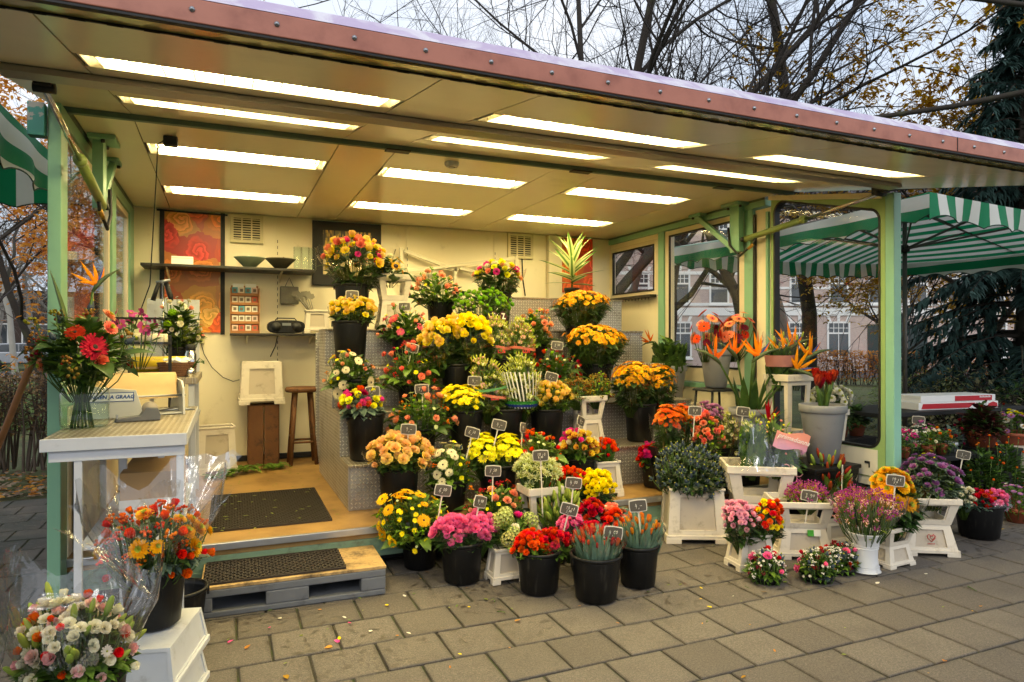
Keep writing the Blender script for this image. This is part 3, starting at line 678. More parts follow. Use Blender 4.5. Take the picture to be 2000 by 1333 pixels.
def sh_orchid(rg):
    m = MB(); ring(m, 3, .03, .5, .05, .12, .34, 0, rg=rg); ring(m, 2, .03, .48, .09, .12, .5, .5, rg=rg); ring(m, 3, .0, .16, .1, .22, .12, .2, mi=1, rg=rg); return m
def sh_amar(rg):
    m = MB(); ring(m, 6, .06, .26, .0, .85, .36, 0, jit=.08, rg=rg); ring(m, 5, .04, .18, .05, .8, .3, .5, jit=.1, rg=rg); m.lathe([(.0, -.2), (.08, -.1), (.1, .1)], 6, 1); return m
SH = {'rose': sh_rose, 'bud': sh_bud, 'gerbera': sh_gerb, 'chrysanthemum': sh_mum, 'daisy': sh_daisy, 'carnation': sh_carn, 'button': sh_pom, 'berry': sh_berries, 'tulip': sh_tulip, 'lily': sh_lilybud,
      'iberis': sh_cluster, 'statice': sh_statice, 'kale': sh_kale, 'thistle': sh_thistle, 'hydrangea': sh_hydr, 'lisianthus': sh_lisi, 'strelitzia': sh_strel, 'sunflower': sh_sunfl, 'orchid': sh_orchid, 'amaryllis': sh_amar}
NAME = {'bud': 'rose_bud', 'button': 'button_flower', 'berry': 'berry_sprig', 'lily': 'lily_bud', 'statice': 'statice_spray', 'iberis': 'star_flower_cluster', 'kale': 'kale_head'}
LG = leaf_mat('leaf_green', '#43661f', '#6c8a30'); LD = leaf_mat('leaf_dark', '#2b461b', '#46622a'); LE = leaf_mat('leaf_eucalyptus', '#4a6152', '#64786a'); LY = leaf_mat('leaf_yellowgreen', '#6f8426', '#8a9a33')
LT = leaf_mat('leaf_tulip', '#5f8069', '#7f9c83', .5); LK = leaf_mat('leaf_kale', '#5b6b5a', '#76866b'); LS = leaf_mat('stem_green', '#3d5a22', '#55702e')
def P(k, *a, **kw): return petal_mat('petal_' + k, *a, **kw)
COL = {  # name: petal material
 'yellow': P('yellow', '#fbe21c', '#ffec4a', hv=.015, vv=.2), 'lemon': P('lemon', '#f4ea20', '#fcf75a', hv=.015, vv=.2), 'yellowpink': P('yellowpink', '#fbe440', '#fbdc86', hv=.03, vv=.2, lo=.4, hi=1.), 'peachyellow': P('peachyellow', '#f8dc6a', '#f6cc92', hv=.03, vv=.2), 'peach': P('peach', '#f0a07a', '#f7b592'),
 'salmon': P('salmon', '#f0876c', '#f49a80'), 'pink': P('pink', '#e0508c', '#f07fb0'), 'lightpink': P('lightpink', '#ee5f98', '#f88cb6', hv=.02), 'gerbpink': P('gerbpink', '#ea6f7c', '#f58d92'), 'hot': P('hot', '#d83a86', '#ea5aa0'),
 'palepink': P('palepink', '#f29ab4', '#fac4d0', hv=.02), 'red': P('red', '#a80d14', '#d0181c'), 'orangered': P('orangered', '#d8320f', '#ee5420'), 'orange': P('orange', '#e06a10', '#f08a24'), 'bronze': P('bronze', '#b8560a', '#dd8a12', hv=.03), 'gold': P('gold', '#ec9a14', '#f8bf2c', hv=.02, radial=True),
 'white': P('white', '#ece6d4', '#f4f0e4', vv=.15), 'cream': P('cream', '#ece2bc', '#f6efd6', vv=.15), 'blush': P('blush', '#eedcc8', '#efb9b2', vv=.2), 'ivorygreen': P('ivorygreen', '#d8dca0', '#ecebc4', vv=.2), 'lime': P('lime', '#6f9a1c', '#8cb62a'), 'green': P('green', '#5f8f22', '#7aa82e'),
 'coral': P('coral', '#f28468', '#f9a488', radial=True), 'apricot': P('apricot', '#ee6f80', '#fbb488', radial=True, lo=.2, hi=.7), 'lavender': P('lavender', '#b078a8', '#c894b8'), 'purple': P('purple', '#7a2f7c', '#9b4a98'), 'magenta': P('magenta', '#8a2a6c', '#b04a90'), 'violet': P('violet', '#5f3f8a', '#7d5aa6'),
 'kalep': P('kalep', '#b85a9a', '#96699a'), 'blue': P('blue', '#363f4c', '#4b5660', transl=.1), 'burgundy': P('burgundy', '#5a1420', '#7d2230'), 'lilyred': P('lilyred', '#8a2a24', '#a8523a', vv=.4), 'lilygreen': P('lilygreen', '#7d9a3a', '#a8b85a'), 'orangeberry': P('orangeberry', '#d8480e', '#e86a20'), 'redberry': P('redberry', '#9a1a1a', '#b83024'),
 'amarred': P('amarred', '#560808', '#9a1c10'), 'strelorange': P('strelorange', '#ee7208', '#f88f18'), 'sun': P('sun', '#f5bc1c', '#fbd038', hv=.02), 'tulipred': P('tulipred', '#a03a30', '#c4604a'), 'tuliporange': P('tuliporange', '#c8682e', '#e09048'), 'redyellow': P('redyellow', '#b01c28', '#f0d060', lo=.5, hi=1.0), 'orchid': P('orchid', '#c85a9a', '#de86b8'), 'hydr': P('hydr', '#93a050', '#b9c078', hv=.08), 'hyper': P('hyper', '#8a4a1e', '#93803a', hv=.10, vv=.5), 'wine': P('wine', '#6a1030', '#98204a'),
}
CENTER = {'dark': mat('centre_dark', '#2a1510', .8), 'yellow': mat('centre_yellow', '#c8901a', .8), 'lime': mat('centre_lime', '#a9b02a', .7), 'green': LS, 'bronze': mat('centre_bronze', '#b8600f', .8), 'tipyel': mat('thistle_tip', '#a8a832', .8), 'beak': mat('strelitzia_beak', '#4a5a34', .5, var=.3, scale=8), 'blue': mat('strelitzia_blue', '#2a3a8a', .5), 'kale': LK}
_bl = {}
def bloom(shape, colr, c2='green', v=0):
    k = (shape, colr, c2, v)
    if k not in _bl:
        m = SH[shape](random.Random(hash(shape) % 97 * 0 + sum(map(ord, shape)) + v * 13))
        mats = [COL[colr], CENTER[c2]]
        if shape == 'thistle': mats = [COL[colr], LE, CENTER['tipyel']]
        if shape == 'strelitzia': mats = [COL[colr], CENTER['beak'], CENTER['blue']]
        _bl[k] = m.mesh(NAME.get(shape, shape + '_bloom'), mats)
    return _bl[k]

def dome(nn, rg, tmax=98, start=0.):
    for i in range(nn):
        t = (i + .5) / nn; th = math.acos(1 - t * (1 - math.cos(R(tmax)))); ph = start + i * 2.39996 + rg.uniform(-.2, .2)
        yield th + rg.uniform(-.04, .04), ph

def sleeve(t, zr, rr, zt, rt, rg, name='wrapping', m=None, lobes=5, rise=.05, lean=(0, 0), half=False):
    """crumpled clear wrap, open at the top"""
    g = MB(); nn, hh = 40, 7; vs = []
    ph = rg.uniform(0, 6)
    for j in range(hh):
        u = j / (hh - 1)
        for i in range(nn):
            a = 2 * math.pi * i / nn; w = 1 + .035 * u * math.sin(a * 7 + ph + u * 3) + .025 * math.sin(a * 13 + ph * 2 - u * 5) + .05 * u * math.sin(a * lobes + ph)
            r = rr + (rt - rr) * u ** .8; z = zr + (zt - zr) * u + (rise * (.5 + .5 * math.sin(a * lobes + ph)) if j == hh - 1 else 0)
            vs.append((r * w * math.cos(a) + lean[0] * u, r * w * math.sin(a) + lean[1] * u, z))
    fs = [(j * nn + i, j * nn + (i + 1) % nn, (j + 1) * nn + (i + 1) % nn, (j + 1) * nn + i) for j in range(hh - 1) for i in range(nn)]
    g.add(vs, fs, 0, True); return g.build(name, m or M_cello, t, fix=False)

def foliage(t, nn, size, mt, R_, zb, H, zlow, rg, up=.5, name='foliage', aspect=.5, droop=.3, tall=False, share=.62, rn=.1):
    """leaves through the head of a bunch and down its neck"""
    g = MB()
    for i in range(nn):
        a = rg.uniform(0, 6.283); L = size * rg.uniform(.7, 1.3)
        if tall:
            rr = R_ * .8 * math.sqrt(rg.random()); z = rg.uniform(zlow, zb + H * .5); d = Vector((math.cos(a) * .35, math.sin(a) * .35, rg.uniform(.6, 1.6)))
        elif rg.random() < share:
            th = math.acos(1 - rg.random() * 1.05); k = rg.uniform(.5, .9); rr = R_ * k * math.sin(th); z = zb + H * k * max(math.cos(th), -.15) * .95
            d = Vector((math.cos(a), math.sin(a), rg.uniform(-.25, 1.0) * up + .6 * math.cos(th)))
        else:
            u = rg.random(); rr = (rn * .8 + (R_ * .95 - rn * .8) * u) * rg.uniform(.82, 1.); z = zlow + (zb - zlow) * u; d = Vector((math.cos(a), math.sin(a), rg.uniform(-.4, .9)))
        g.leaf(Vector((rr * math.cos(a), rr * math.sin(a), z)) - d.normalized() * L * .5, d, (rg.uniform(-.3, .3), rg.uniform(-.3, .3), 1), L, L * aspect, rg.uniform(0, droop), 0, 3)
    return g.build(name, mt, t, kind='stuff', fix=False)

def bouquet(name, label, pos, spec, group='cut flower bunches on sale', cat='bouquet', seed=None):
    """pos: (x, y, z of lowest blooms, z of the top, half width, z of the container's rim, radius of the neck)"""
    x, y, zb, zt, Rr, zr, rn = pos; rg = random.Random(seed if seed is not None else sum(map(ord, name + label)))
    t = thing(name, label, cat, (x, y, zr), 0, group)
    zb -= zr; zt -= zr; H = max(zt - zb, .03); lean = spec.get('lean', (0, 0))
    flat = spec.get('flat', .8 if spec.get('wrap') else 1.0)
    lump = rg.uniform(0, 6.28); wob = (rg.gauss(0, .16), rg.gauss(0, .12))
    stems = MB(); bl = spec['blooms']; tot = sum(b[3] for b in bl)
    order = []; dn = spec.get('dense', 1.75); sz_ = .93 if dn > 1.2 else 1.0
    for b in bl: order += [b[:4] + (b[4] * sz_,)] * int(round(b[3] * (dn if b[0] in ('rose', 'bud', 'daisy', 'carnation', 'lisianthus', 'chrysanthemum') else 1.25 if dn > 1 else dn)))
    if spec.get('shuffle', True): rg.shuffle(order)
    for (th, ph), b in zip(dome(len(order), rg, spec.get('tmax', 90 if spec.get('wrap') else 96), rg.uniform(0, 6)), order):
        shape, colr, c2, _, size = b[:5]
        if shape == 'rose' and rg.random() < .28: shape = 'bud'
        elif shape == 'gerbera' and rg.random() < .1: size *= .7
        k = 1 + rg.uniform(-.28, .2); dep = spec.get('depth', .10)
        rr = (Rr * .92 - size * .3) * (1 + rg.gauss(0, .055) + .07 * math.sin(ph * 2 + lump) + .05 * math.sin(ph * 5 + lump * 3) + (.14 if rg.random() < .05 else 0))
        p = Vector((rr * math.sin(th) * math.cos(ph), rr * math.sin(th) * math.sin(ph) * .92, zb + (H - size * .3) * max(0, math.cos(th)) ** flat * (1 if th < 1.6 else 1)))
        p *= 1; p.z += rg.uniform(-dep, dep) * H + (-.02 if th > 1.57 else 0); p.z += H * (.10 * math.sin(2 * ph + lump) + .07 * math.sin(3 * ph - lump * 2)) * math.sin(th); p.x += lean[0] + wob[0] * H * math.cos(th); p.y += lean[1] + wob[1] * H * math.cos(th)
        nrm = Vector((math.sin(th) * math.cos(ph), math.sin(th) * math.sin(ph), math.cos(th) + spec.get('upness', .55)))
        nrm += Vector((rg.gauss(0, .15), rg.gauss(0, .15), 0))
        if shape in ('tulip', 'lily', 'statice', 'thistle', 'berry', 'iberis'): nrm.z += .6
        q = nrm.to_track_quat('Z', 'Y') @ Quaternion((0, 0, 1), rg.uniform(0, 6.28))
        o = bpy.data.objects.new(NAME.get(shape, shape + '_bloom'), bloom(shape, colr, c2, rg.randrange(3))); col.objects.link(o); o.parent = t
        o.location = p; o.rotation_mode = 'QUATERNION'; o.rotation_quaternion = q; o.scale = (size * k, size * k, size * k)
        foot = Vector((p.x * .25 * rn / max(rn, .05), p.y * .25, -.12)); mid = foot.lerp(p, .55) + Vector((p.x, p.y, 0)) * .12
        stems.tube([foot, mid, p], spec.get('stem', .0028), 4)
    stems.build('stems', LS, t, kind='stuff', fix=False)
    for lf in spec.get('leaves', [(90, .06, LD)]):
        nn, size, mt = lf[:3]; kw = lf[3] if len(lf) > 3 else {}
        foliage(t, int(nn * 1.3), size * 1.15, mt, Rr, zb, H, -.03, rg, up=kw.get('up', .5), aspect=kw.get('aspect', .5), droop=kw.get('droop', .3), tall=kw.get('up', 0) >= 1.2, share=.35 if spec.get('wrap') else .62, rn=rn)
    if spec.get('bigleaf'):
        nn, size, mt = spec['bigleaf']; m2 = MB(); m2.leaf((0, 0, 0), (1, 0, .25), (0, 0, 1), 1, .55, .35, 0, 4); key = ('leaf', mt.name)
        if key not in _bl: _bl[key] = m2.mesh('leaf', mt)
        for i in range(nn):
            a = 2 * math.pi * i / nn + rg.uniform(-.25, .25); zz = zb + H * rg.uniform(-.25, .35); L = size * rg.uniform(.75, 1.25)
            link('leaf', _bl[key], t, loc=(Rr * .72 * math.cos(a), Rr * .68 * math.sin(a), zz), rot=(rg.gauss(0, .3), rg.uniform(-.3, .45), a), scale=(L, L, L))
    if spec.get('wrap'):
        w = spec['wrap']; sleeve(t, -.02, max(rn * .8, .03), zb + H * w.get('h', .45), Rr * w.get('r', 1.06), rg, rise=w.get('rise', .05), lean=lean, m=w.get('m'))
    return t

# ------------------------------------------------------------------ containers
def bucket(kind, x, y, z0, zr, r, label, rg=rnd):
    h = zr - z0; m = {'b': M_black, 'g': M_grey, 'v': M_white}[kind]
    t = thing('vase' if kind == 'v' else 'bucket', label, 'vase' if kind == 'v' else 'bucket', (x, y, z0), rg.uniform(-.3, .3), {'b': 'black flower buckets', 'g': 'grey flower buckets', 'v': None}[kind])
    g = MB()
    if kind == 'v':
        k = r
        g.lathe([(0, .002), (.75 * k, .002), (.85 * k, .015), (.85 * k, .05 * h), (.80 * k, .07 * h), (.72 * k, .2 * h), (.66 * k, .4 * h), (.68 * k, .6 * h), (.82 * k, .85 * h), (.98 * k, .97 * h), (k, h), (.95 * k, h), (.78 * k, .83 * h), (.6 * k, .6 * h)], 32)
        g.build('body', M_white, t, fix=False); b = MB()
        for zz in (.12, .17, .6, .66): b.lathe([(.0 + k * (.745 if zz < .3 else .69 if zz < .63 else .715), zz * h), (k * (.775 if zz < .3 else .72 if zz < .63 else .745), zz * h + .004), (k * (.745 if zz < .3 else .69 if zz < .63 else .715), zz * h + .008)], 32)
        b.build('ridge', M_white, t, fix=False); return t
    rb = r * (.80 if kind == 'b' else .66)
    g.lathe([(0, .004), (rb - .012, .004), (rb, .014), (r - .006, h - .03), (r - .004, h - .004), (r - .010, h - .004), (r - .013, h - .03), (rb - .01, .03), (0, .03)], 32); g.build('body', m, t, fix=False)
    g = MB(); rw_ = .010 if kind == 'b' else .006
    g.lathe([(r - .007, h - .026 if kind == 'b' else h - .06), (r - .002, h - .022 if kind == 'b' else h - .058), (r + rw_ * .5, h - .016 if kind == 'b' else h - .05), (r + rw_ * .6, h - .004), (r, h), (r - .008, h - .001), (r - .011, h - .012)], 32); g.build('rim', m, t, fix=False)
    if kind == 'b' and h > .15:
        for s in (-1, 1):
            g = MB(); g.box(s * (r + .001) - .006, s * (r + .001) + .006, -.014, .014, h - .05, h - .012); g.build('handle_lug', m, t, .002)
    return t

def frust(mb, wx0, wy0, wx1, wy1, z0, z1, mi=0, cap=True):
    vs = [(sx * wx0, sy * wy0, z0) for sx, sy in ((-1, -1), (1, -1), (1, 1), (-1, 1))] + [(sx * wx1, sy * wy1, z1) for sx, sy in ((-1, -1), (1, -1), (1, 1), (-1, 1))]
    fs = [(0, 1, 5, 4), (1, 2, 6, 5), (2, 3, 7, 6), (3, 0, 4, 7)]
    mb.add(vs, fs, mi)
def side_pts(wx0, wy0, wx1, wy1, z0, z1):
    """for each of four sides: function (u in -1..1, v in 0..1, out) -> point"""
    def mk(side):
        def f(u_, v_, o=0.):
            wx = wx0 + (wx1 - wx0) * v_; wy = wy0 + (wy1 - wy0) * v_; z = z0 + (z1 - z0) * v_
            return {0: (u_ * wx, -wy - o, z), 1: (wx + o, u_ * wy, z), 2: (-u_ * wx, wy + o, z), 3: (-wx - o, -u_ * wy, z)}[side]
        return f
    return [mk(i) for i in range(4)]
def panel_side(mb, f, u0, u1, v0, v1, depth, mi_edge=0, mi_in=1, open_=False):
    """a wall side with a rectangular opening u0..u1, v0..v1; recessed panel or hole"""
    q = lambda a, b, o=0.: f(a, b, o)
    for (a0, a1, b0, b1) in ((-1, u0, 0, 1), (u1, 1, 0, 1), (u0, u1, 0, v0), (u0, u1, v1, 1)):
        mb.quad(q(a0, b0), q(a1, b0), q(a1, b1), q(a0, b1), mi_edge)
    for (a0, b0, a1, b1) in ((u0, v0, u1, v0), (u1, v0, u1, v1), (u1, v1, u0, v1), (u0, v1, u0, v0)):
        mb.quad(q(a0, b0), q(a1, b1), q(a1, b1, -depth), q(a0, b0, -depth), mi_edge)
    if not open_: mb.quad(q(u0, v0, -depth), q(u1, v0, -depth), q(u1, v1, -depth), q(u0, v1, -depth), mi_in)
def crate_base(t, wb, db, wt_, dt, z0, z1, top=True):
    h = z1 - z0; foot = min(.055, h * .2)
    g = MB()
    for f in side_pts(wb, db, wt_, dt, z0 + foot, z1): panel_side(g, f, -.62, .62, .12, .82, .012)
    g.build('body', [M_crate, M_crate_panel], t, fix=False)
    g = MB()
    for sx in (-1, 1):
        for sy in (-1, 1):
            a, b = sx * wb, sy * db; g.prism([(a * 1.06, b * 1.08), (a * .55, b * 1.08), (a * .62, b * .9), (a * .9, b * .62), (a * 1.06, b * .5)], z0, z0 + foot * .7, axis='z')
    for sx in (-1, 1): g.box(min(sx * wb * .96, sx * wb * 1.05), max(sx * wb * .96, sx * wb * 1.05), -db * 1.06, db * 1.06, z0 + foot * .55, z0 + foot + .004)
    for sy in (-1, 1): g.box(-wb * .955, wb * .955, min(sy * db * .96, sy * db * 1.065), max(sy * db * .96, sy * db * 1.065), z0 + foot * .55, z0 + foot + .004)
    g.build('foot_ring', M_crate, t, .003)
    if top:
        g = MB(); e = .012
        for a in ((-wt_ - e, wt_ + e, -dt - e, -dt + .004), (-wt_ - e, wt_ + e, dt - .004, dt + e), (-wt_ - e, -wt_ + .004, -dt + .004, dt - .004), (wt_ - .004, wt_ + e, -dt + .004, dt - .004)): g.box(*a, z1 - .012, z1 + .004)
        g.build('rim', M_crate, t, .003)
    else:
        g = MB(); g.box(-wt_, wt_, -dt, dt, z1 - .002, z1 + .004); g.build('top', M_crate, t, .003)
def crate_collar(t, wb, db, wt_, dt, z0, z1):
    g = MB(); rimh = min(.055, (z1 - z0) * .22)
    for f in side_pts(wb, db, wt_, dt, z0, z1 - rimh): panel_side(g, f, -.66, .66, .24, .94, .010, open_=True)
    for f in side_pts(wb - .008, db - .008, wt_ - .008, dt - .008, z0, z1 - rimh): panel_side(g, f, -.64, .64, .245, .935, .001, open_=True)
    g.build('collar_wall', M_crate, t, fix=False)
    g = MB(); e = .014
    for a in ((-wt_ - e, wt_ + e, -dt - e, -dt + .004), (-wt_ - e, wt_ + e, dt - .004, dt + e), (-wt_ - e, -wt_ + .004, -dt + .004, dt - .004), (wt_ - .004, wt_ + e, -dt + .004, dt - .004)): g.box(*a, z1 - rimh, z1)
    g.build('rim', M_crate, t, .005)
def crate(kind, x, y, z0, zr, r, label, rz=0.):
    """c: wide solid crate, s: small solid crate, t/k: solid base with an open collar on top"""
    h = zr - z0
    t = thing('flower_crate', label, 'crate', (x, y, z0), rz, 'cream plastic flower crates')
    if kind in ('c', 's'): crate_base(t, r * (.98 if kind == 'c' else 1.12), r * .74, r * .86, r * .62, 0, h)
    else:
        hb = h * .52; crate_base(t, r * .92, r * .76, r * .72, r * .58, 0, hb, top=False); crate_collar(t, r * .74, r * .6, r * .95, r * .78, hb + .004, h)
    return t
